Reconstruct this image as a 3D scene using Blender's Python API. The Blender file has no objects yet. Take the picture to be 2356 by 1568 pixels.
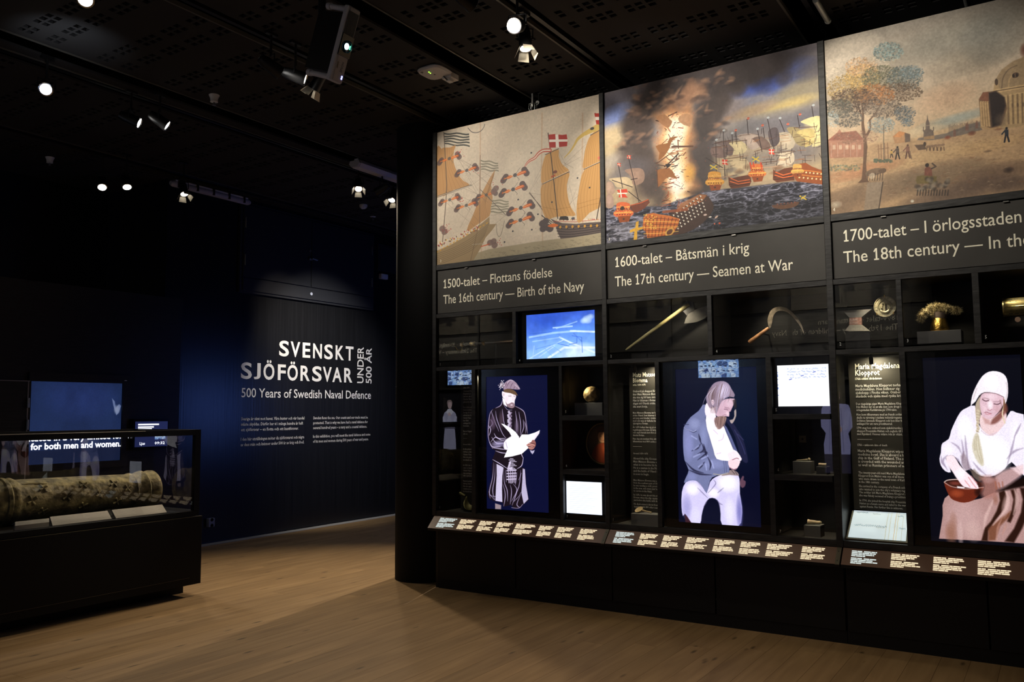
import bpy, bmesh, math, random
import numpy as np
from mathutils import Vector, Matrix
random.seed(7); NR=np.random.RandomState(11)
SC=bpy.context.scene; COL=SC.collection
PI=math.pi
# ------------------------------------------------------------ camera
FPX,YAW,PITCH,ROLL,EYE=1929.11,math.radians(56.901),math.radians(4.8326),math.radians(-.3981),1.6
def _basis():
    cy,sy,cp,sp=math.cos(YAW),math.sin(YAW),math.cos(PITCH),math.sin(PITCH)
    f=np.array([sy*cp,cy*cp,sp]); r=np.array([cy,-sy,0.]); u=np.cross(r,f)
    c,s=math.cos(ROLL),math.sin(ROLL)
    return c*r+s*u,-s*r+c*u,f
CR,CU,CF=_basis()
cam=bpy.data.cameras.new('camera'); camo=bpy.data.objects.new('camera',cam); COL.objects.link(camo)
cam.sensor_width=36; cam.lens=36*FPX/2356; cam.clip_start=.05; cam.clip_end=60
camo.matrix_world=Matrix([[CR[0],CU[0],-CF[0],0],[CR[1],CU[1],-CF[1],0],[CR[2],CU[2],-CF[2],EYE],[0,0,0,1]])
SC.camera=camo
# ------------------------------------------------------------ world, view
w=bpy.data.worlds.new('world'); SC.world=w; w.use_nodes=True
w.node_tree.nodes['Background'].inputs[0].default_value=(.5,.6,.9,1); w.node_tree.nodes['Background'].inputs[1].default_value=.0
SC.view_settings.view_transform='Standard'; SC.view_settings.look='None'; SC.view_settings.gamma=1; SC.view_settings.exposure=0
SC.view_settings.use_curve_mapping=False
try:
    SC.cycles.use_denoising=True; SC.cycles.max_bounces=8; SC.cycles.transparent_max_bounces=16; SC.cycles.sample_clamp_indirect=4
    SC.cycles.caustics_reflective=False
except Exception: pass
# ------------------------------------------------------------ lights of the hall (track lamps' beams and added unseen beams are set here by position)
def spot(name,loc,tgt,power,size=60,blend=1.,col=(1,.86,.68),radius=.04):
    l=bpy.data.lights.new(name,'SPOT'); l.energy=power; l.spot_size=math.radians(size); l.spot_blend=blend; l.color=col; l.shadow_soft_size=radius
    o=bpy.data.objects.new(name,l); COL.objects.link(o); o.location=loc
    o.rotation_euler=(Vector(tgt)-Vector(loc)).to_track_quat('-Z','Y').to_euler(); return o
WARM=(1,.82,.6); NEUT=(1,.92,.8); COOL=(.75,.85,1.)
def _px(px,py,z=4.15):
    d=CR*((px-1178)/FPX)-CU*((py-784)/FPX)+CF; t=(z-EYE)/d[2]; return (d[0]*t,d[1]*t,z)
# one beam per entry; an empty label is an added, unseen source without a lamp: (lens position, aim, watts, cone, blend, colour, style, label)
BEAMS=[
 (_px(1181,60),(1.0,1.9,2.4),60,50,1,NEUT,'can','track spotlight whose round lit lens faces us, top centre of the ceiling'),
 (_px(1210,118),(4.3,2.4,0),80,80,.9,WARM,'barn','track spotlight with barn doors just right below the bright round lens at top centre'),
 (_px(1095,18),(6.19,2.35,3.35),190,68,.6,NEUT,'can','track spotlight seen edge-on at the very top, left of the bright round lens'),
 (_px(650,172),(6.19,4.25,3.25),12,50,1,NEUT,'can','leftmost track spotlight of the three beside the white projector'),
 (_px(710,185),(6.19,2.7,3.3),50,62,.6,NEUT,'can','middle track spotlight of the three beside the white projector'),
 (_px(718,212),(4.0,6.95,.95),110,26,.5,(1,.85,.55),'barn','track spotlight with barn doors under the lower arm of the projector'),
 (_px(327,286),(6.19,4.5,2.9),25,40,1,NEUT,'can','left track spotlight of the pair hanging below the first white sprinkler cup'),
 (_px(391,293),(6.19,4.9,2.6),12,40,1,NEUT,'can','right track spotlight of the pair hanging left of the white sprinkler cup'),
 (_px(105,206),(.6,1.6,1.4),30,50,1,COOL,'can','brightest bluish-white spotlight at the upper left'),
 (_px(235,434,4.05),(3.6,6.0,0),50,60,.8,NEUT,'can','left spotlight of the low pair at the far left, lens aimed at us'),
 (_px(293,434,4.05),(4.6,6.2,0),50,60,.8,NEUT,'can','right spotlight of the low pair at the far left, with lit rear vents'),
 (_px(425,450,4.05),(5.3,6.2,0),70,60,.8,WARM,'barn','spotlight with barn doors hanging in front of the left end of the long tube lamp'),
 (_px(825,437),(4.7,4.2,0),180,80,.8,WARM,'barn','brightest barn-door spotlight beneath the white batten lamp near the pillar'),
 (_px(862,445),(6.5,8.95,3.0),0,30,1,NEUT,'can','unlit-looking tilted spotlight between the two barn-door lamps near the pillar'),
 (_px(900,463),(5.0,5.9,0),90,70,.9,WARM,'barn','barn-door spotlight hard against the left edge of the round pillar'),
 (_px(195,2),(.9,2.6,1.2),20,60,1,WARM,'can','spotlight cut off by the top edge of the picture, above the left ceiling glow'),
 ((10.5,6.3,4.15),(4.3,5.6,0),650,60,.7,WARM,'can',''),
 ((8.3,8.1,4.15),(8.0,7.4,0),35,90,1,NEUT,'can',''),
 ((2.2,2.0,4.15),(3.5,1.1,0),165,75,1,WARM,'can',''),
 ((2.4,4.9,4.15),(2.5,3.8,0),40,70,1,WARM,'can',''),
 ((4.45,1.35,4.15),(6.19,.85,3.35),125,72,.6,NEUT,'can',''),
 ((7.1,6.9,4.12),(7.95,8.95,2.9),150,30,1,WARM,'can',''),
 ((2.4,5.2,4.15),(.48,5.2,2.9),500,70,1,NEUT,'can',''),
 ((7.9,6.6,4.15),(8.7,8.95,2.1),560,58,1,NEUT,'can',''),  # added beam that lights the title wall, no lamp body here
 ((4.78,4.945,4.15),(6.19,4.1,3.35),90,84,.6,NEUT,'can',''),  # added beam for the first mural, no lamp body here
 ((9.4,7.4,4.15),(9.8,8.95,1.8),12,50,1,(.15,.5,.8),'can',''),
 ((2.4,2.4,4.15),(.48,2.5,2.9),900,62,1,NEUT,'can',''),
 ((2.4,8.4,4.15),(.48,8.9,2.9),900,62,1,NEUT,'can',''),
]
for (l,t,p,s_,b,c,st,lb) in BEAMS:
    if p: spot('beam',l,t,p,s_,b,c)
spot('projector_beam',(4.15,4.25,3.70),(6.55,8.95,1.75),30,30,1,(.3,.5,1.),.05)
spot('added_ceiling_spill',(3.1,5.9,3.9),(3.3,6.15,4.45),10,80,1,COOL)  # upward spot added for the glow on the ceiling, no lamp hangs there
# ------------------------------------------------------------ geometry on planes
def ray(px,py): return CR*((px-1178)/FPX)-CU*((py-784)/FPX)+CF
def at(ax,v,px,py):
    d=ray(px,py); e=np.array([0,0,EYE]); t=(v-e[ax])/d[ax]; return e+d*t
# ------------------------------------------------------------ materials
MATS={}
def _lin(c): return tuple((x/12.92 if x<=.04045 else ((x+.055)/1.055)**2.4) for x in c)
def rgb(r,g,b): return _lin((r/255,g/255,b/255))
def mat(name,col,rough=.6,metal=0,emit=None,es=1,spec=.5,var=0,scale=8,bump=0,stretch=(1,1,1),coat=0):
    if name in MATS: return MATS[name]
    m=bpy.data.materials.new(name); m.use_nodes=True; nt=m.node_tree; b=nt.nodes['Principled BSDF']
    b.inputs['Base Color'].default_value=(*col,1); b.inputs['Roughness'].default_value=rough; b.inputs['Metallic'].default_value=metal
    b.inputs['Specular IOR Level'].default_value=spec; b.inputs['Coat Weight'].default_value=coat
    if emit: b.inputs['Emission Color'].default_value=(*emit,1); b.inputs['Emission Strength'].default_value=es
    if var or bump:
        tc=nt.nodes.new('ShaderNodeTexCoord'); mp=nt.nodes.new('ShaderNodeMapping'); mp.inputs['Scale'].default_value=stretch
        n=nt.nodes.new('ShaderNodeTexNoise'); n.inputs['Scale'].default_value=scale; n.inputs['Detail'].default_value=6
        nt.links.new(tc.outputs['Object'],mp.inputs[0]); nt.links.new(mp.outputs[0],n.inputs['Vector'])
        if var:
            mx=nt.nodes.new('ShaderNodeMix'); mx.data_type='RGBA'
            mr=nt.nodes.new('ShaderNodeMapRange'); mr.inputs[1].default_value=.3; mr.inputs[2].default_value=.7
            nt.links.new(n.outputs['Fac'],mr.inputs[0]); nt.links.new(mr.outputs[0],mx.inputs[0])
            mx.inputs[6].default_value=(*[c*(1-var) for c in col],1); mx.inputs[7].default_value=(*[min(1,c*(1+var)) for c in col],1)
            nt.links.new(mx.outputs[2],b.inputs['Base Color'])
        if bump:
            bp=nt.nodes.new('ShaderNodeBump'); bp.inputs['Strength'].default_value=bump; bp.inputs['Distance'].default_value=.01
            nt.links.new(n.outputs['Fac'],bp.inputs['Height']); nt.links.new(bp.outputs[0],b.inputs['Normal'])
    MATS[name]=m; return m
def glass(name='glass',tint=(1,1,1),k=1.0):
    if name in MATS: return MATS[name]
    m=bpy.data.materials.new(name); m.use_nodes=True; nt=m.node_tree; nt.nodes.clear()
    o=nt.nodes.new('ShaderNodeOutputMaterial'); mx=nt.nodes.new('ShaderNodeMixShader'); t=nt.nodes.new('ShaderNodeBsdfTransparent'); g=nt.nodes.new('ShaderNodeBsdfGlossy')
    t.inputs[0].default_value=(*tint,1); g.inputs['Roughness'].default_value=0.0; f=nt.nodes.new('ShaderNodeFresnel'); ge=nt.nodes.new('ShaderNodeNewGeometry'); mm=nt.nodes.new('ShaderNodeMapRange'); mm.inputs[3].default_value=1.5; mm.inputs[4].default_value=1/1.5; nt.links.new(ge.outputs['Backfacing'],mm.inputs[0]); nt.links.new(mm.outputs[0],f.inputs[0])
    mu=nt.nodes.new('ShaderNodeMath'); mu.operation='MULTIPLY'; mu.inputs[1].default_value=k
    nt.links.new(f.outputs[0],mu.inputs[0]); nt.links.new(mu.outputs[0],mx.inputs[0]); nt.links.new(t.outputs[0],mx.inputs[1]); nt.links.new(g.outputs[0],mx.inputs[2]); nt.links.new(mx.outputs[0],o.inputs[0])
    MATS[name]=m; return m
def imgmat(name,arr,emit=0,rough=.6,spec=.3,coat=0):
    """arr: h x w x 3 display values, row 0 at the top"""
    h,wd=arr.shape[:2]; im=bpy.data.images.new(name,wd,h,alpha=False); a=np.ones((h,wd,4),np.float32); a[...,:3]=np.clip(arr[::-1],0,1)
    im.pixels.foreach_set(a.ravel()); im.update(); im.pack()
    m=bpy.data.materials.new(name); m.use_nodes=True; nt=m.node_tree; b=nt.nodes['Principled BSDF']
    t=nt.nodes.new('ShaderNodeTexImage'); t.image=im; t.extension='EXTEND'
    b.inputs['Roughness'].default_value=rough; b.inputs['Specular IOR Level'].default_value=spec; b.inputs['Coat Weight'].default_value=coat
    if emit:
        b.inputs['Base Color'].default_value=(.01,.01,.012,1); nt.links.new(t.outputs[0],b.inputs['Emission Color']); b.inputs['Emission Strength'].default_value=emit
    else: nt.links.new(t.outputs[0],b.inputs['Base Color'])
    MATS[name]=m; return m
# ------------------------------------------------------------ objects
def wloc(p):
    v=Vector((0,0,0))
    while p is not None: v+=p.location; p=p.parent
    return v
def tag(o,label=None,cat=None,group=None,kind=None):
    if label: o['label']=label
    if cat: o['category']=cat
    if group: o['group']=group
    if kind: o['kind']=kind
    return o
def thing(name,label,cat,loc=(0,0,0),group=None):
    o=bpy.data.objects.new(name,None); COL.objects.link(o); o.location=loc; o.empty_display_size=.1; return tag(o,label,cat,group)
class MB:
    def __init__(s): s.v=[]; s.f=[]; s.uv={}; s.sm=[]
    def add(s,vs,fs,smooth=False):
        n=len(s.v); s.v+= [tuple(map(float,v)) for v in vs]; s.f+=[tuple(i+n for i in f) for f in fs]; s.sm+=[smooth]*len(fs); return s
    def box(s,x0,x1,y0,y1,z0,z1):
        x0,x1=min(x0,x1),max(x0,x1); y0,y1=min(y0,y1),max(y0,y1); z0,z1=min(z0,z1),max(z0,z1)
        return s.add([(x0,y0,z0),(x1,y0,z0),(x1,y1,z0),(x0,y1,z0),(x0,y0,z1),(x1,y0,z1),(x1,y1,z1),(x0,y1,z1)],
          [(0,3,2,1),(4,5,6,7),(0,1,5,4),(1,2,6,5),(2,3,7,6),(3,0,4,7)])
    def obox(s,c,e1,e2,e3):
        """box centred c with half-vectors"""
        c,e1,e2,e3=[np.array(q,float) for q in (c,e1,e2,e3)]
        if np.dot(np.cross(e1,e2),e3)<0: e1=-e1
        vs=[c+a*e1+b*e2+d*e3 for d in(-1,1) for (a,b) in((-1,-1),(1,-1),(1,1),(-1,1))]
        return s.add(vs,[(0,3,2,1),(4,5,6,7),(0,1,5,4),(1,2,6,5),(2,3,7,6),(3,0,4,7)])
    def tube(s,pts,rad,n=12,cap=True):
        pts=[np.array(p,float) for p in pts]; rad=rad if hasattr(rad,'__len__') else [rad]*len(pts); vs=[]; up=None
        for i,p in enumerate(pts):
            d=pts[min(i+1,len(pts)-1)]-pts[max(i-1,0)]; d=d/(np.linalg.norm(d)+1e-12)
            if up is None: up=np.array([0,0,1.]) if abs(d[2])<.9 else np.array([1.,0,0])
            a=np.cross(d,up); a/=np.linalg.norm(a)+1e-12; b=np.cross(a,d); up=b
            vs+=[p+rad[i]*(math.cos(2*PI*k/n)*a+math.sin(2*PI*k/n)*b) for k in range(n)]
        fs=[(i*n+k,i*n+(k+1)%n,(i+1)*n+(k+1)%n,(i+1)*n+k) for i in range(len(pts)-1) for k in range(n)]
        if cap: fs+=[tuple(range(n))[::-1],tuple((len(pts)-1)*n+k for k in range(n))]
        return s.add(vs,fs,True)
    def lathe(s,c,ax,prof,n=24,cap=True):
        """prof: (distance along ax, radius)"""
        ax=np.array(ax,float); ax/=np.linalg.norm(ax); c=np.array(c,float)
        return s._l(c,ax,prof,n,cap)
    def _l(s,c,ax,prof,n,cap=True):
        up=np.array([0,0,1.]) if abs(ax[2])<.9 else np.array([1.,0,0]); a=np.cross(ax,up); a/=np.linalg.norm(a); b=np.cross(a,ax); vs=[]
        for (d,r) in prof: vs+=[c+ax*d+max(r,1e-4)*(math.cos(2*PI*k/n)*a+math.sin(2*PI*k/n)*b) for k in range(n)]
        fs=[(i*n+k,i*n+(k+1)%n,(i+1)*n+(k+1)%n,(i+1)*n+k) for i in range(len(prof)-1) for k in range(n)]
        if cap: fs+=[tuple(range(n))[::-1],tuple((len(prof)-1)*n+k for k in range(n))]
        return s.add(vs,fs,True)
    def prism(s,pts,depth):
        """pts: 3-D outline (planar), depth: 3-D vector"""
        n=len(pts); d=np.array(depth,float); vs=[np.array(p,float) for p in pts]+[np.array(p,float)+d for p in pts]
        return s.add(vs,[tuple(range(n)),tuple(range(2*n-1,n-1,-1))]+[(i,(i+n),(i+1)%n+n,(i+1)%n) for i in range(n)])
    def build(s,name,m,parent=None,label=None,cat=None,group=None,kind=None,bevel=0,ids=False):
        me=bpy.data.meshes.new(name); L=wloc(parent); me.from_pydata([(v[0]-L.x,v[1]-L.y,v[2]-L.z) for v in s.v],[],s.f)
        bm=bmesh.new(); bm.from_mesh(me); bmesh.ops.recalc_face_normals(bm,faces=bm.faces)
        if bevel: bmesh.ops.bevel(bm,geom=bm.edges[:],offset=bevel,segments=1,affect='EDGES')
        bm.to_mesh(me); bm.free()
        if not bevel and any(s.sm):
            me.polygons.foreach_set('use_smooth',s.sm)
            try: me.set_sharp_from_angle(angle=math.radians(40))
            except Exception: pass
        me.materials.append(m); o=bpy.data.objects.new(name,me); COL.objects.link(o); o.parent=parent
        return tag(o,label,cat,group,kind)
def bx(name,m,parent,*d,**k): return MB().box(*d).build(name,m,parent,**k)
def quad(name,m,parent,p,**k):
    """textured quad, corners TL,TR,BR,BL (world)"""
    me=bpy.data.meshes.new(name); L=wloc(parent); me.from_pydata([tuple(Vector(q)-L) for q in (p[3],p[2],p[1],p[0])],[],[(0,1,2,3)])
    uv=me.uv_layers.new(name='UVMap'); 
    for i,c in enumerate([(0,0),(1,0),(1,1),(0,1)]): uv.data[i].uv=c
    me.materials.append(m); o=bpy.data.objects.new(name,me); COL.objects.link(o); o.parent=parent; return tag(o,**k)
def panel(name,m,parent,X,ya,yb,z0,z1,th=.01,edge=None,**k):
    """flat printed panel facing -X (ya = left edge seen from the room, larger Y) with real thickness; uv on the front"""
    me=bpy.data.meshes.new(name); L=wloc(parent)
    vs=[(X,ya,z0),(X,yb,z0),(X,yb,z1),(X,ya,z1),(X+th,ya,z0),(X+th,yb,z0),(X+th,yb,z1),(X+th,ya,z1)]
    me.from_pydata([tuple(Vector(q)-L) for q in vs],[],[(0,1,2,3),(5,4,7,6),(0,4,5,1),(1,5,6,2),(2,6,7,3),(3,7,4,0)])
    uv=me.uv_layers.new(name='UVMap')
    for i,c in enumerate([(0,0),(1,0),(1,1),(0,1)]): uv.data[i].uv=c
    me.materials.append(m); me.materials.append(edge or MATS['black'])
    for i,p in enumerate(me.polygons): p.material_index=0 if i==0 else 1
    o=bpy.data.objects.new(name,me); COL.objects.link(o); o.parent=parent; return tag(o,**k)
def tmesh(body,res=2,offset=0,line=1.0,mirror=False):
    c=bpy.data.curves.new('lettering','FONT'); c.body=body; c.size=1; c.resolution_u=res; c.offset=offset; c.space_line=line; c.fill_mode='FRONT' if hasattr(c,'fill_mode') else c.fill_mode
    o=bpy.data.objects.new('tmp',c); COL.objects.link(o); dg=bpy.context.evaluated_depsgraph_get(); me=bpy.data.meshes.new_from_object(o.evaluated_get(dg))
    n=len(me.vertices); a=np.zeros(n*3,np.float32); me.vertices.foreach_get('co',a); fs=[tuple(p.vertices) for p in me.polygons]
    bpy.data.objects.remove(o); bpy.data.curves.remove(c); bpy.data.meshes.remove(me); return a.reshape(-1,3),fs
CAP=.682
def _ones(body,v,fs):
    if '1' not in body or '\n' in body: return v,fs
    par=list(range(len(v)))
    def fd(i):
        while par[i]!=i: par[i]=par[par[i]]; i=par[i]
        return i
    for f in fs:
        for k in f[1:]: par[fd(f[0])]=fd(k)
    g={}
    for i in range(len(v)): g.setdefault(fd(i),[]).append(i)
    R=sorted([(v[q,0].min(),v[q,0].max(),v[q,1].max()) for q in g.values() if len(q)<=5 and v[q,1].max()-v[q,1].min()>.6 and v[q,1].min()<.05])
    ch=[c for c in body if c in 'lI1|']
    if len(R)!=len(ch): return v,fs
    V=[tuple(q) for q in v]; F=list(fs)
    for (x0,x1,t),c in zip(R,ch):
        if c=='1':
            n=len(V); w=x1-x0; b_=w*.8; V+=[(x0-.10,0,0),(x0,0,0),(x0,b_,0),(x0-.10,b_,0),(x0,t,0),(x0-.13,t-.17,0),(x0-.07,t-.23,0),(x0,t-.13,0),(x1,0,0),(x1+.10,0,0),(x1+.10,b_,0),(x1,b_,0)]; F+=[(n,n+1,n+2,n+3),(n+4,n+5,n+6,n+7),(n+8,n+9,n+10,n+11)]
    return np.array(V,np.float32),F
def letter(body,m,parent,o,ux,uz,width=None,cap=.05,name='lettering',res=2,offset=0,line=1.0,proud=(0,0,0),label=None,cat=None,group=None,aspect=.82,sp=None):
    """lettering with baseline start o, direction vectors ux,uz (unit); width fits the ink width"""
    v,fs=_ones(body,*tmesh(body,res,offset,line)) if res>1 else tmesh(body,res,offset,line)
    if not len(v): return None
    x0,x1=v[:,0].min(),v[:,0].max(); sx=(width/(x1-x0)) if width else cap/CAP*aspect; sz=cap/CAP
    o=np.array(o,float)+np.array(proud); ux=np.array(ux,float); uz=np.array(uz,float)
    W=o+np.outer((v[:,0]-x0)*sx,ux)+np.outer(v[:,1]*sz,uz); L=np.array(wloc(parent))
    me=bpy.data.meshes.new(name); me.from_pydata((W-L).tolist(),[],fs); me.materials.append(m)
    ob=bpy.data.objects.new(name,me); COL.objects.link(ob); ob.parent=parent; return tag(ob,label,cat,group)
# ============================================================ painted prints and screen pictures (flat things of the place)
def vnoise(h,w,cell,seed=0,octs=4):
    rs=np.random.RandomState(seed); out=np.zeros((h,w),np.float32); amp=1;tot=0
    for o in range(octs):
        c=max(2,cell/2**o); gh,gw=int(h/c)+3,int(w/c)+3; g=rs.rand(gh,gw).astype(np.float32)
        y=np.arange(h)/c; x=np.arange(w)/c; yi=y.astype(int); xi=x.astype(int); fy=y-yi; fx=x-xi; fy=fy*fy*(3-2*fy); fx=fx*fx*(3-2*fx); fy=fy[:,None]; fx=fx[None]
        a=g[yi][:,xi]; b=g[yi][:,xi+1]; c2=g[yi+1][:,xi]; d=g[yi+1][:,xi+1]
        out+=amp*((a*(1-fx)+b*fx)*(1-fy)+(c2*(1-fx)+d*fx)*fy); tot+=amp; amp*=.5
    return out/tot
def crom(p,n=5,closed=True):
    p=np.array(p,float); m=len(p); out=[]
    for i in range(m if closed else m-1):
        g=lambda k: p[k%m] if closed else p[min(max(k,0),m-1)]
        a,b,c,d=g(i-1),g(i),g(i+1),g(i+2)
        for t in np.arange(n)/n: out.append(.5*((2*b)+(-a+c)*t+(2*a-5*b+4*c-d)*t*t+(-a+3*b-3*c+d)*t**3))
    if not closed: out.append(p[-1])
    return np.array(out)
class Art:
    def __init__(s,w,h,X,ya,yb,z0,z1,bg=(0,0,0),zm=(0,0,1)):
        s.w,s.h,s.X,s.ya,s.yb,s.z0,s.z1=w,h,X,ya,yb,z0,z1; s.a=np.zeros((h,w,3),np.float32); s.a[:]=np.array(bg,np.float32)/255; s.zm=zm
        q=s.T([(0,0)]); 
    def T(s,pts):
        """zoomed photograph coordinates -> texture pixels, by way of the panel's plane"""
        if s.zm is None: return np.array(pts,float).reshape(-1,2)
        p=np.array(pts,float).reshape(-1,2); px=s.zm[0]+p[:,0]/s.zm[2]; py=s.zm[1]+p[:,1]/s.zm[2]
        d=np.outer((px-1178)/FPX,CR)-np.outer((py-784)/FPX,CU)+CF; t=s.X/d[:,0]; Y=t*d[:,1]; Z=EYE+t*d[:,2]
        return np.stack([(s.ya-Y)/(s.ya-s.yb)*s.w,(s.z1-Z)/(s.z1-s.z0)*s.h],1)
    def _bb(s,q,m):
        x0,y0=np.floor(q.min(0)-m).astype(int); x1,y1=np.ceil(q.max(0)+m).astype(int)
        x0,y0=max(x0,0),max(y0,0); x1,y1=min(x1,s.w),min(y1,s.h)
        return x0,y0,x1,y1
    def _mix(s,x0,y0,x1,y1,al,col,nz=0):
        v=s.a[y0:y1,x0:x1]; c=np.array(col,np.float32)/255
        if nz: c=np.clip(c*(1+nz*(NR.rand(y1-y0,x1-x0,1).astype(np.float32)-.5)),0,1)
        v+=(c-v)*al[...,None]
    def poly(s,pts,col,f=1.2,al=1,sm=0,nz=0,raw=False):
        if sm: pts=crom(pts,sm)
        q=np.array(pts,float) if raw else s.T(pts); x0,y0,x1,y1=s._bb(q,f)
        if x1<=x0 or y1<=y0: return s
        X,Y=np.meshgrid(np.arange(x0,x1)+.5,np.arange(y0,y1)+.5); X=X.astype(np.float32);Y=Y.astype(np.float32); ins=np.zeros(X.shape,bool); d2=np.full(X.shape,1e9,np.float32)
        n=len(q)
        for i in range(n):
            ax,ay=q[i]; bx_,by=q[(i+1)%n]; ex,ey=bx_-ax,by-ay; L=ex*ex+ey*ey+1e-9
            t=np.clip(((X-ax)*ex+(Y-ay)*ey)/L,0,1); dx=X-ax-t*ex; dy=Y-ay-t*ey; np.minimum(d2,dx*dx+dy*dy,out=d2)
            if ay!=by: ins^=((Y<ay)!=(Y<by))&(X<ax+(Y-ay)*ex/(by-ay))
        d=np.sqrt(d2); d[~ins]*=-1; s._mix(x0,y0,x1,y1,np.clip(.5+d/f,0,1)*al,col,nz); return s
    def line(s,pts,col,wd=2,al=1,f=1.,sm=0,nz=0):
        """wd: width in texture pixels (number or list)"""
        q=s.T(crom(pts,sm,False) if sm else pts); n=len(q)
        ws=np.interp(np.linspace(0,1,n),np.linspace(0,1,len(wd)),wd) if hasattr(wd,'__len__') else [wd]*n
        x0,y0,x1,y1=s._bb(q,max(ws)/2+f)
        if x1<=x0 or y1<=y0: return s
        big=(x1-x0)*(y1-y0)>40000
        if big and n>3:
            for i in range(0,n-1,2): s._seg(q[i:i+3],ws[i:i+3],col,al,f,nz)
            return s
        return s._seg(q,ws,col,al,f,nz)
    def _seg(s,q,ws,col,al,f,nz):
        x0,y0,x1,y1=s._bb(q,max(ws)/2+f)
        if x1<=x0 or y1<=y0: return s
        X,Y=np.meshgrid(np.arange(x0,x1)+.5,np.arange(y0,y1)+.5); D=np.full(X.shape,-1e9)
        for i in range(len(q)-1):
            ax,ay=q[i]; ex,ey=q[i+1]-q[i]; L=ex*ex+ey*ey+1e-9; t=np.clip(((X-ax)*ex+(Y-ay)*ey)/L,0,1)
            np.maximum(D,(ws[i]+(ws[i+1]-ws[i])*t)/2-np.hypot(X-ax-t*ex,Y-ay-t*ey),out=D)
        s._mix(x0,y0,x1,y1,np.clip(.5+D/f,0,1)*al,col,nz); return s
    def lines(s,L,col,wd=2,al=1,f=1.):
        for p in L: s.line(p,col,wd,al,f)
        return s
    def dot(s,c,r,col,f=1.2,al=1,ry=None,rot=0,nz=0):
        q=s.T([c,(c[0]+r,c[1]),(c[0],c[1]+(ry or r))]); cx,cy=q[0]; rx=abs(q[1][0]-cx)+.01; ryy=abs(q[2][1]-cy)+.01; m=max(rx,ryy)
        x0,y0,x1,y1=s._bb(q[:1],m+f)
        if x1<=x0 or y1<=y0: return s
        X,Y=np.meshgrid(np.arange(x0,x1)+.5-cx,np.arange(y0,y1)+.5-cy); c_,s_=math.cos(rot),math.sin(rot); U=X*c_+Y*s_; V=-X*s_+Y*c_
        d=(1-np.sqrt((U/rx)**2+(V/ryy)**2))*min(rx,ryy); s._mix(x0,y0,x1,y1,np.clip(.5+d/f,0,1)*al,col,nz); return s
    def soft(s,c,rx,ry,col,al=1,rot=0,p=1.):
        q=s.T([c,(c[0]+rx,c[1]),(c[0],c[1]+ry)]); cx,cy=q[0]; a=abs(q[1][0]-cx)+.01; b=abs(q[2][1]-cy)+.01
        m=max(a,b)*1.; x0,y0,x1,y1=s._bb(q[:1],m)
        if x1<=x0 or y1<=y0: return s
        X,Y=np.meshgrid(np.arange(x0,x1)+.5-cx,np.arange(y0,y1)+.5-cy); c_,s_=math.cos(rot),math.sin(rot)
        r=np.clip(1-((X*c_+Y*s_)/a)**2-((-X*s_+Y*c_)/b)**2,0,1)**p; s._mix(x0,y0,x1,y1,r*al,col); return s
    def grad(s,stops):
        """vertical gradient: (v 0..1, colour)"""
        v=np.linspace(0,1,s.h); 
        for k in range(3): s.a[...,k]=np.interp(v,[t for t,_ in stops],[c[k]/255 for _,c in stops])[:,None]
        return s
    def mottle(s,amp,cell,seed=1,octs=4,tint=None,mask=None):
        n=(vnoise(s.h,s.w,cell,seed,octs)-.5)*2*amp; n=n if mask is None else n*mask
        s.a*=(1+n[...,None]*(np.ones(3) if tint is None else np.array(tint))).astype(np.float32); return s
    def out(s): return np.clip(s.a,0,1)

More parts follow.
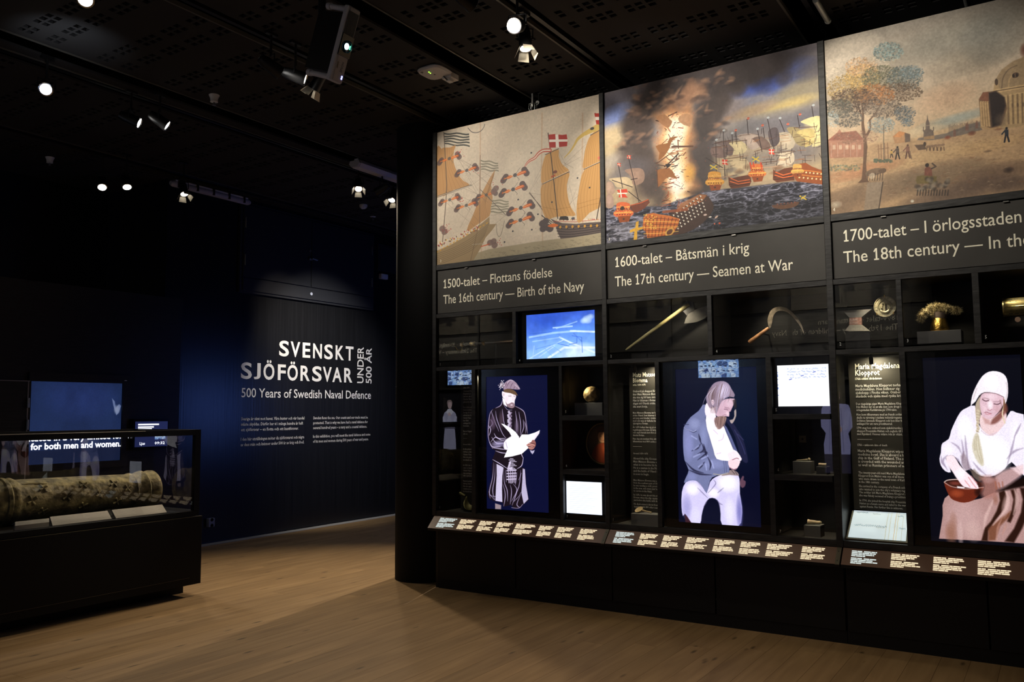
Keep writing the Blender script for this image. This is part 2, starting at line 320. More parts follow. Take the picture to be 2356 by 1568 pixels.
def art_mural1(X,ya,yb,z0,z1):
    A=Art(1040,768,X,ya,yb,z0,z1,(203,188,168),(1000,260,3.4075))
    A.mottle(.10,260,3,3).mottle(.05,9,4,2)
    for x in (360,842,1160): 
        A.line([(x,0),(x-6,600),(x+8,1180)],(180,130,90),9,.25,6).line([(x,0),(x-2,600),(x+6,1180)],(140,105,80),1.5,.5)
    for _ in range(260): A.dot((NR.rand()*1300,NR.rand()*1100),1+2.5*NR.rand(),(150,115,80),al=.4)
    # sea
    A.poly([(300,1105),(430,1065),(620,1035),(760,1012),(960,985),(1150,962),(1330,935),(1330,1080),(0,1230),(0,1160)],(150,138,110),3,.8)
    for i in range(230):
        x=320+NR.rand()*1000; y=1110-(x-320)*.155+NR.rand()*120; w=12+20*NR.rand()
        A.line([(x,y),(x+w*.3,y-4),(x+w*.7,y+3),(x+w,y-3)],(95,90,75),1.3,.6)
    BR_=(70,58,50); ln=lambda L,c=(95,82,70),w=1.3,a=.7: A.lines(L,c,w,a)
    # --- right ship
    A.poly([(905,825),(945,868),(962,930),(988,985),(1080,975),(1200,955),(1330,930),(1330,850),(1200,858),(1110,868),(1000,862),(945,842)],(92,80,76),1.5)
    for k in range(5): A.line([(948+k*5,880+k*22),(1060,893+k*19),(1200,880+k*18),(1330,862+k*17)],(45,40,42),3.2,.85,1.5,sm=4)
    for x in range(985,1320,48): A.dot((x,893-(x-985)*.04),9,(190,140,60),ry=11).dot((x+8,905-(x-985)*.04),5,(60,45,35))
    A.line([(930,848),(1100,852),(1320,830)],(170,60,45),2.5,.8); 
    for x in range(955,1320,14): A.dot((x,838-(x-955)*.03+3*NR.rand()),4.2,[(225,210,195),(165,60,50),(190,150,90)][int(NR.rand()*3)])
    A.poly([(975,835),(985,810),(1015,802),(1045,812),(1052,838)],(50,45,42)).dot((1085,825),14,(80,80,85),ry=10)
    ln([[(740,625),(835,735)],[(745,620),(915,855)],[(840,805),(935,862)]],(60,48,42),2.6,.9); ln([[(840,800),(915,870)]],(50,40,36),4,.9)
    SA=(193,146,88)
    sails=[[(878,320),(968,280),(973,340),(1000,400),(1055,458),(940,505),(845,555),(836,470),(848,395)],[(842,562),(935,514),(1055,466),(1036,560),(1045,660),(1070,740),(1105,800),(1030,806),(940,815),(880,832),(845,760),(832,660)],
      [(1225,172),(1300,133),(1300,378),(1170,438),(1170,350),(1190,250)],[(1172,446),(1310,380),(1316,700),(1215,780),(1130,862),(1112,760),(1132,600)]]
    for S in sails: A.poly(S,SA,1.5,sm=3)
    for k in range(9):
        t=k/8; A.line([(885+t*80,318-t*36),(848+t*150,430-t*20),(850+t*195,550-t*88)],(120,82,45),1.2,.7,sm=4)
        A.line([(845+t*205,562-t*92),(836+t*200,680-t*20),(885+t*205,828-t*26)],(120,82,45),1.2,.7,sm=4)
        A.line([(1228+t*72,172-t*36),(1178+t*125,300-t*30),(1175+t*128,436-t*56)],(120,82,45),1.2,.6,sm=4); A.line([(1178+t*135,446-t*64),(1122+t*195,640),(1140+t*172,850-t*140)],(120,82,45),1.2,.6,sm=4)
    A.line([(1115,715),(1200,690),(1316,660)],(120,82,45),1.3,.6); A.line([(1118,750),(1210,720),(1316,700)],(120,82,45),1.3,.6); A.line([(850,735),(950,755),(1065,735)],(120,82,45),1.3,.7)
    ln([[(889,155),(912,330)],[(912,330),(965,825)]],(55,45,42),5,.95); ln([[(1258,0),(1300,140)],[(1308,620),(1270,830)]],(60,48,44),5,.9)
    ln([[(845,556),(1055,460)],[(868,325),(972,278)],[(1170,440),(1300,382)],[(1222,172),(1300,130)]],(80,72,70),4,.95); ln([[(850,550),(1050,453)],[(1175,434),(1300,376)]],(215,205,190),2,.9)
    for x in range(918,950,8): A.dot((x,498-(x-918)*.5),5,(180,60,45))
    A.dot((945,460),16,(120,70,55),ry=12).dot((1290,350),12,(200,110,90))
    ln([[(975,300),(1060,470)],[(1000,380),(1090,430)],[(1190,240),(1010,410)],[(1110,600),(1060,720)],[(1055,560),(1115,800)],[(840,420),(750,600)],[(830,480),(745,620)],[(840,640),(745,625)],[(1150,340),(1000,420)],[(1130,640),(1050,720)]],(100,88,80),1.2,.6)
    # flags and streamers
    A.poly([(893,168),(940,163),(1000,170),(1035,165),(1042,212),(1038,258),(1000,262),(950,268),(900,270)],(160,45,38)); A.poly([(946,165),(970,166),(976,266),(950,268)],(222,212,200)); A.poly([(897,206),(1042,204),(1042,222),(898,226)],(222,212,200))
    A.poly([(1252,0),(1305,0),(1305,110),(1272,108)],(165,50,40)).poly([(1258,28),(1305,28),(1305,52),(1262,54)],(222,212,200))
    st=[(905,290),(850,293),(812,318),(785,350),(745,372),(718,400),(692,448)]
    A.line(st,(176,84,66),[20,19,18,16,14,10,3],1,1.5,sm=5).line(st,(214,200,184),[7,7,6,6,4,3,1],1,1.2,sm=5)
    st=[(1272,112),(1215,140),(1160,172),(1120,205),(1095,250),(1062,300),(1015,350)]
    A.line(st,(190,160,88),[34,26,20,15,11,8,3],1,1.5,sm=5).line([(1180,175),(1140,210),(1105,262),(1050,330)],(205,190,165),[3,4,4,2],.9,sm=4); A.dot((1235,120),16,(70,66,66),ry=11)
    def stripes(q,n,dk):
        A.poly(q,(200,188,168),1.2); a,b,c,d=[np.array(t,float) for t in q]
        for k in range(n):
            t=(k+.25)/n; t2=(k+.78)/n
            L=[tuple(a+(d-a)*t+((b-a)+(c-d-(b-a))*t)*u+np.array([0,5*math.sin(9*u+k)])) for u in np.linspace(0,1,9)]; M=[tuple(a+(d-a)*t2+((b-a)+(c-d-(b-a))*t2)*u+np.array([0,5*math.sin(9*u+k)])) for u in np.linspace(0,1,9)]
            A.poly(L+M[::-1],dk,1.5,.85,nz=.5)
    stripes([(75,148),(270,150),(276,268),(80,250)],5,(62,64,62)); stripes([(362,358),(495,380),(504,465),(362,450)],4,(122,116,100)); stripes([(440,668),(580,680),(582,785),(440,788)],5,(128,122,104))
    # --- left ship
    LS=(178,136,92)
    for S in ([(20,310),(120,268),(165,250),(150,300),(148,380),(180,470),(225,530),(278,566),(150,600),(20,650)],[(475,440),(442,560),(455,660),(440,740),(430,805),(340,870),(248,928),(300,800),(372,620)],[(0,300),(60,285),(60,600),(0,640)]): A.poly(S,LS,1.6,sm=2)
    for k in range(8):
        t=k/7; A.line([(30+t*125,300-t*45),(40+t*115,420),(40+t*225,630-t*70)],(125,88,52),1.1,.6,sm=4); A.line([(470-t*5,450+t*40),(400,640+t*60),(260+t*160,915-t*110)],(125,88,52),1.1,.55,sm=4)
    for k in range(22): A.line([(96+k*12,745-k*4),(80+k*10,1000-k*7)],(120,108,98),.9,.55)
    for k in range(22): A.line([(90,760+k*11),(345-k*4,655+k*12)],(120,108,98),.9,.5)
    ln([[(72,150),(95,560),(88,700),(60,1035)]],(92,80,72),6,.8); ln([[(358,330),(352,880)]],(110,92,80),4,.7); ln([[(20,660),(290,565)],[(25,648),(285,560)],[(360,600),(560,800)]],(100,90,82),3.5,.9); ln([[(28,652),(280,568)]],(215,202,184),2,.9)
    ln([[(165,250),(165,300)],[(175,340),(480,520)],[(175,345),(430,560)],[(180,350),(400,700)],[(185,350),(340,650)],[(190,360),(330,430)],[(290,565),(480,430)],[(250,400),(470,600)],[(100,600),(350,720)],[(120,620),(350,850)],[(230,590),(350,640)],[(260,580),(420,700)],[(440,800),(550,790)],[(550,805),(430,905)],[(552,805),(520,790)],[(95,600),(20,760)],[(340,640),(200,900)],[(90,700),(330,900)]],(112,98,88),1.2,.65)
    A.poly([(0,1085),(120,1035),(250,962),(430,812),(430,870),(485,868),(452,915),(400,975),(360,1060),(300,1160),(0,1215)],(150,128,96),1.6)
    for k in range(7): A.line([(0,1110+k*15),(150,1055+k*14),(300,970+k*16),(430-k*6,860+k*16)],(98,84,66),2.4,.7,1.5,sm=4)
    for k in range(16): A.dot((20+k*26,1085-k*15+4*NR.rand()),9,(200,150,60),ry=4,rot=-.4)
    for k in range(70):
        x=25+NR.rand()*330; A.dot((x,1050-(x-25)*.42-NR.rand()*34),5,[(160,70,62),(222,208,192),(205,165,80),(110,90,84)][int(NR.rand()*4)],ry=6,al=.9)
    ln([[(295,1030),(385,1022)]],(170,160,145),4); ln([[(345,880),(280,1165)]],(110,90,72),4)
    A.line([(485,870),(487,930),(500,965),(518,955),(535,900),(547,845)],(140,130,115),4,.9,2,sm=5)
    # fire bombs
    def bomb(x,y,s=1,al=1):
        for sg in (-1,1):
            ex,ey=x+sg*82*s,y-sg*28*s
            for j in range(3): A.dot((ex+sg*14*s*(j-1)*.7,ey+(j-1)*15*s),23*s,(92,76,74),2.5,al,nz=.35)
            A.poly([(x+sg*18*s,y-sg*10*s),(x+sg*50*s,y-sg*30*s),(ex,ey-8*s),(ex+sg*4*s,ey+9*s),(x+sg*48*s,y-sg*4*s),(x+sg*20*s,y+5*s)],(200,92,46),2,al*.95,sm=3)
            A.line([(x+sg*22*s,y-sg*6*s),(x+sg*50*s,y-sg*18*s),(ex-sg*6*s,ey)],(236,176,96),3.5*s,al*.9,sm=3)
        A.dot((x,y),15*s,(82,78,78),al=al); A.line([(x+10*s,y+8*s),(x+34*s,y+34*s),(x+28*s,y+44*s)],(95,88,84),2.2,al); A.line([(x+8*s,y-14*s),(x+40*s,y-58*s)],(95,88,84),1.8,al)
    for b in [(630,485),(615,597),(675,742),(672,838)]: bomb(*b)
    for b in [(252,447,.85,.85),(115,355,.85,.8),(248,722,.85,.8),(405,640,.8,.8),(118,678,.8,.75)]: bomb(*b)
    for c in [(845,865),(870,848),(850,905),(885,895),(905,905)]: A.dot(c,27,(84,72,72),3,nz=.35)
    A.poly([(885,885),(930,865),(972,878),(930,895)],(214,110,50),2,sm=3)
    for c in [(435,1015),(462,1005),(470,1035),(60,905),(78,930),(480,590),(465,615)]: A.dot(c,24,(120,98,92),3,.9,nz=.3)
    A.line([(365,1045),(400,1035),(430,1025)],(196,84,50),6,.8)
    for _ in range(60):
        c=[(500,560),(500,1010),(210,680),(350,430),(190,310),(100,900),(330,700)][int(NR.rand()*7)]; A.line([(c[0]+NR.randn()*22,c[1]+NR.randn()*18)]*1+[(c[0]+NR.randn()*22,c[1]+NR.randn()*18)],(0,0,0),0.01,0) if 0 else A.dot((c[0]+NR.randn()*22,c[1]+NR.randn()*18),3.4,(170,62,58),al=.8)
    for c in [(758,310),(1120,508),(1215,583),(920,697),(810,792),(655,677),(613,925),(762,913),(548,1010)]: A.dot(c,6.5,(58,56,62))
    A.line([(262,115),(290,145),(325,152),(360,140),(385,110),(392,85)],(88,84,84),4,.9,sm=5)
    A.poly([(25,0),(60,0),(60,140),(25,150)],(200,190,175),al=0)
    return A.out()

def art_mural2(X,ya,yb,z0,z1):
    A=Art(1100,808,X,ya,yb,z0,z1,(0,0,0),(1380,130,3.4846))
    A.grad([(0,(120,112,116)),(.35,(158,150,150)),(.62,(190,168,132)),(1,(150,130,110))])
    # sky patches
    for c,rx,ry,col,al in [((100,380),200,110,(90,86,98),.9),((130,480),190,110,(128,146,205),.95),((90,620),220,90,(214,190,148),.9),((120,720),260,90,(206,182,136),.8),((200,800),280,70,(178,166,152),.8),
      ((1100,330),420,200,(150,150,165),.9),((1350,170),420,120,(58,82,178),1),((1230,150),160,80,(84,108,190),.8),((1500,230),220,60,(66,90,180),.7),((1600,330),300,170,(150,140,118),1),((1650,240),260,90,(142,132,112),.9),((1500,400),300,70,(205,178,110),.75),((1200,440),260,60,(190,160,120),.75),((1300,520),400,70,(140,138,140),.8),((1600,520),300,90,(96,96,102),.8),((1700,90),260,110,(84,80,84),.8),((1400,60),400,90,(70,66,72),.9),((1000,430),200,120,(150,132,124),.7)]: A.soft(c,rx,ry,col,al,-.15,.8)
    # smoke
    rs=np.random.RandomState(5)
    def smoke(path,r,col,n,al=.55,j=.5):
        q=crom(path,8,False)
        for _ in range(n):
            p=q[rs.randint(len(q))]+rs.randn(2)*r*j; k=.55+.8*rs.rand(); cc=np.array(col)*(.75+.5*rs.rand()); A.soft(tuple(p),r*k,r*k*.8,cc,al,rs.rand()*3,.9)
    rs=np.random.RandomState(5)
    smoke([(480,1180),(400,1000),(330,850),(300,700),(300,560),(380,420),(480,330),(600,250),(760,170),(980,120)],105,(82,70,66),170,.42)
    smoke([(800,1120),(800,980),(800,830),(830,700),(850,560),(880,430),(940,330),(1040,240),(1180,150)],95,(76,66,64),165,.42)
    smoke([(420,260),(700,190),(950,140),(1200,110),(1450,70)],110,(66,58,58),110,.4)
    smoke([(600,420),(680,330),(760,280)],70,(150,112,88),40,.45)
    for p in [(290,330),(250,430),(410,395),(520,380),(640,290),(760,305),(820,290),(700,400),(900,190),(950,150),(190,700),(240,640),(1000,500),(980,560),(900,620),(370,620),(1060,180),(560,330),(470,300),(330,480),(860,420)]:
        for q in range(3): A.soft((p[0]+rs.randn()*26,p[1]+rs.randn()*16),34+rs.rand()*26,12+rs.rand()*12,(186,142,112),.42,rs.randn()*.5)
        A.soft((p[0],p[1]+34),54,24,(52,44,46),.5,rs.randn()*.3)
    for p in rs.rand(60,2)*[700,600]+[250,150]: A.soft(tuple(p),30,18,(150,112,92),.28)
    # fire
    A.poly([(560,420),(640,440),(720,400),(745,470),(730,560),(760,640),(700,760),(720,830),(760,900),(740,960),(790,1040),(700,1090),(780,1160),(640,1230),(500,1240),(560,1080),(500,1000),(540,900),(470,800),(450,680),(500,600),(470,520),(440,470)],(216,150,96),60,.95)
    A.poly([(540,470),(700,470),(720,560),(690,660),(690,760),(700,880),(690,960),(730,1030),(680,1090),(740,1150),(600,1215),(540,1200),(590,1080),(540,980),(560,880),(500,760),(500,640),(540,560)],(250,214,160),40,1)
    A.poly([(570,490),(680,490),(690,580),(660,700),(640,820),(670,930),(650,1000),(690,1060),(640,1110),(680,1160),(590,1190),(600,1080),(560,990),(580,880),(530,760),(540,640)],(255,246,222),34,1)
    A.soft((610,1010),80,110,(255,250,240),1); A.soft((720,930),60,90,(240,180,80),.7)
    # sea
    A.poly([(30,1215),(130,1190),(300,1200),(480,1200),(860,1075),(1200,1040),(1500,1005),(1830,985),(1830,1300),(30,1560)],(64,64,76),8)
    A.poly([(30,1350),(300,1330),(450,1350),(350,1560),(30,1560)],(116,114,122),40,.9); A.poly([(900,1190),(1300,1150),(1830,1130),(1830,1300),(500,1560),(700,1400)],(36,36,42),40,.8)
    M=Art(A.w,A.h,X,ya,yb,z0,z1,(0,0,0),A.zm).poly([(30,1225),(130,1195),(300,1205),(480,1205),(860,1080),(1200,1045),(1500,1010),(1830,988),(1830,1300),(30,1560)],(255,255,255),10).a[...,0]
    for cell,sd,am in ((26,41,.75),(11,42,.6)):
        n=vnoise(A.h,A.w//3+2,cell,sd,3); n=n[:,np.clip((np.arange(A.w)/3).astype(int),0,n.shape[1]-1)]; n=(n+np.roll(n,1,1)+np.roll(n,2,1))/3; r=1-np.abs(n-.5)*9
        cr=np.clip(r,0,1)**2*M*am; A.a+=(np.array([.70,.70,.78])-A.a)*cr[...,None]; dk=np.clip((.44-n)*7,0,1)*M*.6; A.a+=(np.array([.07,.07,.10])-A.a)*dk[...,None]
    A.poly([(900,1200),(1300,1150),(1830,1130),(1830,1300),(500,1560),(700,1400)],(34,34,40),50,.45)
    for c,rx,ry in [((1000,700),160,120),((1250,620),260,130),((1500,520),260,120),((1700,450),160,120),((1350,820),420,110),((1650,760),260,130),((250,900),200,120),((120,1000),120,90)]: A.soft(c,rx,ry,(104,100,108),.62)
    # distant fleet right
    CRM=(206,190,148); DK=(92,76,70)
    def sail(q,c,f=2): 
        A.poly(q,c,f,sm=4); q=np.array(q,float); m=q.mean(0); A.poly(list(map(tuple,m+(q-m)*.6+[-8,-6])),tuple(min(255,k*1.14) for k in c),18,.6,sm=4)
    sail([(890,735),(965,718),(1005,770),(1000,810),(905,800)],(120,98,92)); sail([(925,690),(1040,670),(1075,720),(1060,790),(1010,780),(990,720)],(112,94,90))
    sail([(1035,690),(1110,672),(1165,690),(1182,735),(1150,772),(1070,785),(1075,740)],CRM); sail([(1100,635),(1215,615),(1290,650),(1280,720),(1220,745),(1170,700)],(176,158,146)); sail([(1225,655),(1300,640),(1365,700),(1355,745),(1300,740),(1260,690)],(112,92,84))
    sail([(1420,618),(1520,608),(1570,660),(1545,735),(1470,745),(1462,690)],(178,164,142)); sail([(1500,572),(1590,570),(1650,640),(1635,715),(1580,700),(1545,640)],(150,134,96)); sail([(1577,605),(1690,572),(1740,620),(1720,690),(1640,725),(1650,660)],(196,176,116)); sail([(1610,520),(1780,480),(1790,680),(1700,720),(1740,640),(1700,560)],(222,204,150)); sail([(1350,600),(1420,570),(1440,680),(1380,720)],(84,74,76))
    sail([(1030,818),(1140,806),(1195,850),(1190,930),(1110,965),(1040,960),(1070,900)],(192,172,138)); sail([(1430,780),(1540,760),(1560,830),(1520,870),(1440,890),(1400,880),(1440,840)],(200,184,160))
    A.lines([[(990,590),(1003,980)],[(930,680),(935,960)],[(1060,620),(1064,700)],[(1090,590),(1095,700)],[(1180,500),(1190,620)],[(1265,590),(1300,760)],[(1345,500),(1395,740)],[(1440,500),(1480,600)],[(1585,470),(1600,560)],[(1700,400),(1712,480)],[(1310,570),(1320,650)],[(850,810),(985,890)]],(48,38,38),3.4,.9)
    A.lines([[(900,730),(1000,712)],[(920,693),(1050,672)],[(1030,688),(1180,668)],[(1240,760),(1380,720)],[(1000,820),(1150,802)],[(1380,772),(1560,755)],[(1300,850),(1420,838)],[(1560,570),(1740,560)],[(960,970),(1100,948)]],(90,60,44),3,.9)
    for k in range(70):
        x=900+rs.rand()*880; y=600+rs.rand()*330-(x-900)*.1; L=20+rs.rand()*70; A.line([(x,y),(x+rs.randn()*8,y+L)],(46,36,38),1.2+rs.rand()*1.8,.65)
        x=900+rs.rand()*880; y=640+rs.rand()*300-(x-900)*.1; A.line([(x,y),(x+30+rs.rand()*60,y-8+rs.randn()*8)],[(70,46,38),(150,96,60),(52,40,40)][rs.randint(3)],1.4+rs.rand()*2,.6)
    for k in range(30): A.soft((900+rs.rand()*880,880+rs.rand()*110-k*0),40+rs.rand()*40,14+rs.rand()*14,[(84,64,58),(120,84,62),(96,92,98)][rs.randint(3)],.5)
    for x,y,c in [(1190,495,0),(1305,550,0),(1508,540,0),(1605,462,0),(1090,590,0),(995,590,1),(1062,612,1),(1350,488,1),(1445,492,1),(1712,388,1),(935,665,1),(1265,578,1)]: A.dot((x,y),11,(190,70,50) if c==0 else (170,180,190),ry=9); A.line([(x-12,y),(x+12,y)],(215,200,170),2,.7)
    def dane(x,y,s=1): A.poly([(x-24*s,y-22*s),(x+26*s,y-18*s),(x+10*s,y),(x+28*s,y+22*s),(x-20*s,y+18*s)],(206,66,46)); A.line([(x-2*s,y-20*s),(x,y+20*s)],(235,225,205),3.5*s); A.line([(x-22*s,y),(x+14*s,y+1)],(235,225,205),3.5*s)
    def swede(x,y,s=1): A.poly([(x-30*s,y-20*s),(x+30*s,y-20*s),(x+20*s,y),(x+30*s,y+20*s),(x-26*s,y+20*s)],(100,110,120),al=.8); A.line([(x-26*s,y-14*s),(x+28*s,y+16*s)],(206,174,60),6*s); A.line([(x-22*s,y+16*s),(x+22*s,y-14*s)],(206,174,60),6*s)
    dane(1003,845); dane(1378,762); swede(912,885); swede(1250,820); dane(235,805,.7); dane(155,865,.6)
    # sterns and hulls
    def stern(x,y,s,c=(206,128,62)):
        A.poly([(x-58*s,y-60*s),(x-10*s,y-74*s),(x+52*s,y-60*s),(x+56*s,y-10*s),(x+84*s,y+10*s),(x+66*s,y+44*s),(x-66*s,y+52*s),(x-84*s,y+16*s),(x-60*s,y-8*s)],c,2,sm=2); A.poly([(x-50*s,y+48*s),(x+62*s,y+42*s),(x+46*s,y+92*s),(x-34*s,y+100*s)],(140,72,38),2)
        A.line([(x-60*s,y-30*s),(x+52*s,y-34*s)],(236,178,92),4*s); A.line([(x-78*s,y+20*s),(x+78*s,y+12*s)],(240,184,90),5*s); A.line([(x-60*s,y-4*s),(x+58*s,y-10*s)],(150,70,40),4*s)
        for k in range(6): A.dot((x-44*s+k*18*s,y-17*s),5*s,(90,60,50)); A.dot((x-54*s+k*22*s,y+32*s),5*s,(96,52,34))
        for k in range(26): A.dot((x+(NR.rand()-.5)*120*s,y+(NR.rand()-.5)*105*s),3.2*s,(246,206,120),al=.8)
        A.dot((x+2*s,y+70*s),8*s,(70,50,44)); 
    A.poly([(1030,965),(1060,975),(1110,962),(1205,945),(1215,1000),(1200,1035),(1110,1052),(1055,1058),(1035,1030)],(98,56,40),2.5); A.lines([[(1045,1040),(1200,1018)],[(1040,1025),(1210,1000)]],(60,36,28),3); A.lines([[(1050,975),(1110,1000),(1200,985)],[(1045,1000),(1110,1020),(1205,1005)]],(222,110,60),4)
    A.poly([(1390,905),(1420,925),(1480,895),(1545,885),(1560,990),(1420,1008),(1388,985)],(104,58,38),2.5); A.lines([[(1395,985),(1555,968)],[(1392,965),(1555,948)]],(62,36,28),3); A.lines([[(1410,925),(1470,950),(1540,930)],[(1405,950),(1470,970),(1545,955)]],(222,106,56),5)
    A.poly([(1590,860),(1650,850),(1700,880),(1760,905),(1830,915),(1830,1030),(1700,1015),(1580,1000),(1540,940)],(150,80,42),2); A.lines([[(1560,940),(1700,958),(1830,968)],[(1570,905),(1680,915),(1830,935)]],(214,130,60),4)
    for k in range(7): A.dot((1600+k*34,968+k*3),7,(236,214,160)); A.dot((1655+k*30,928+k*3),7,(236,214,160))
    stern(922,985,.9,(212,150,62)); stern(1262,920,.85,(206,112,58)); stern(1585,905,.62,(214,166,90)); A.lines([[(1205,850),(1215,900)],[(1290,850),(1300,900)],[(1230,850),(1235,880)]],(200,70,44),6)
    A.lines([[(960,975),(1060,950)],[(1300,890),(1420,880)]],(190,150,120),4,.8)
    # left ships
    sail([(55,1010),(100,1010),(120,1090),(60,1100)],(172,144,126)); sail([(55,1110),(100,1110),(110,1200),(55,1210)],(168,140,126)); sail([(72,980),(150,968),(220,966),(258,1000),(258,1040),(140,1046),(110,1010)],(196,174,140)); sail([(200,910),(290,892),(345,905),(360,960),(340,1010),(270,1030),(250,960)],(150,122,106))
    A.lines([[(228,800),(318,1180)],[(150,870),(182,1050)],[(100,990),(260,1045)],[(250,985),(300,975)],[(230,1080),(330,1160)]],(52,42,42),4,.9)
    A.poly([(135,1070),(215,1060),(225,1085),(200,1100),(225,1130),(150,1128),(160,1098)],(206,70,48)); A.line([(165,1065),(172,1125)],(238,226,210),6); A.line([(142,1097),(215,1094)],(238,226,210),6)
    A.poly([(245,1190),(330,1165),(390,1140),(400,1170),(360,1215),(300,1250),(260,1250)],(112,62,46),2); A.lines([[(250,1190),(330,1172),(388,1145)]],(200,96,60),4); stern(190,1235,.95,(212,104,62)); A.dot((180,1215),16,(60,50,44))
    # sinking ship
    A.poly([(560,1265),(680,1200),(780,1130),(850,1105),(890,1150),(915,1200),(890,1260),(830,1330),(720,1400),(600,1440),(540,1420)],(70,52,46),4,sm=2)
    A.poly([(640,1180),(740,1130),(800,1100),(860,1110),(820,1160),(700,1215),(600,1260)],(176,110,66),6,.8)
    for r in range(5):
        for k in range(9): A.dot((590+k*27+r*9,1272+r*27-k*19.0),8.5,(226,218,204),ry=7); A.dot((584+k*27+r*9,1276+r*27-k*19.0),5,(20,18,20))
    A.poly([(350,1290),(372,1262),(430,1252),(470,1262),(560,1275),(640,1300),(630,1345),(600,1400),(560,1440),(420,1452),(380,1455),(368,1400),(342,1380)],(198,112,56),2)
    for k in range(9): A.line([(372+k*30,1268+k*4),(365+k*26,1450-k*2)],(92,44,30),3.5,.85)
    for k in range(7): A.line([(352,1300+k*24),(480,1296+k*24),(630,1310+k*18)],(240,190,96) if k%2 else (110,52,34),3.5,.8)
    for k in range(40): A.dot((350+NR.rand()*110,1262+NR.rand()*120),5,(228,186,84),al=.8)
    A.dot((560,1405),40,(214,168,84),ry=30,rot=-.5,al=.8).dot((560,1405),26,(96,60,44),ry=18,rot=-.5)
    A.poly([(290,1325),(312,1318),(308,1372),(345,1362),(345,1380),(300,1396),(300,1468),(270,1472),(278,1400),(240,1412),(242,1390),(285,1372)],(214,164,60),2)
    A.dot((845,1268),14,(214,190,180),ry=8).dot((935,1285),16,(206,176,160),ry=8,rot=-.6).dot((885,1285),12,(220,210,200),ry=6).dot((960,1335),8,(200,90,60)).dot((920,1340),6,(210,110,80)).dot((800,1360),6,(200,200,210))
    # longboat
    A.poly([(1385,1190),(1480,1188),(1570,1165),(1600,1170),(1560,1205),(1460,1222),(1395,1212)],(92,64,48),2,sm=3)
    for k in range(12): A.dot((1410+k*14,1185-k*1.6),6,(120,70,56) if k%2 else (70,60,60))
    swede(1628,1130,.9); A.line([(1595,1180),(1625,1100)],(60,50,44),3)
    # wreckage in the blast
    for _ in range(95):
        t=NR.rand(); x=590+NR.randn()*62; y=450+760*t; a=NR.randn()*.6-.35; L=8+34*NR.rand()**2; A.line([(x-L*math.cos(a),y-L*math.sin(a)),(x+L*math.cos(a),y+L*math.sin(a))],[(120,66,40),(60,36,30),(170,90,60)][int(NR.rand()*3)],1.5+4*NR.rand(),.9)
    for _ in range(160): A.dot((600+NR.randn()*90,440+NR.rand()*760),2.6,(196,76,50),al=.8)
    A.poly([(450,490),(520,462),(560,500),(580,520),(560,560),(530,565)],(168,120,84),2,sm=2); A.poly([(635,520),(640,475),(700,455),(745,480),(720,560)],(182,136,100),2,.9,sm=2)
    A.poly([(448,718),(500,700),(545,690),(560,650),(630,640),(580,670),(560,730),(520,790),(470,830),(478,770)],(150,98,54),2,sm=2); A.poly([(460,912),(520,900),(575,905),(600,950),(620,980),(560,965),(520,985),(470,1045)],(150,96,54),2,sm=2); A.line([(458,905),(466,1050)],(90,56,40),4); A.line([(455,858),(580,765)],(96,60,42),5); A.line([(580,722),(745,718)],(96,64,48),9,.95,2); A.line([(520,880),(560,850),(630,775)],(70,50,42),7); A.poly([(525,860),(575,860),(560,880),(540,895)],(40,34,36)); A.line([(510,1245),(700,1225)],(150,80,50),14,.8,3); A.line([(560,780),(620,770)],(190,140,100),14,.7)
    A.mottle(.06,10,8,2)
    return A.out()

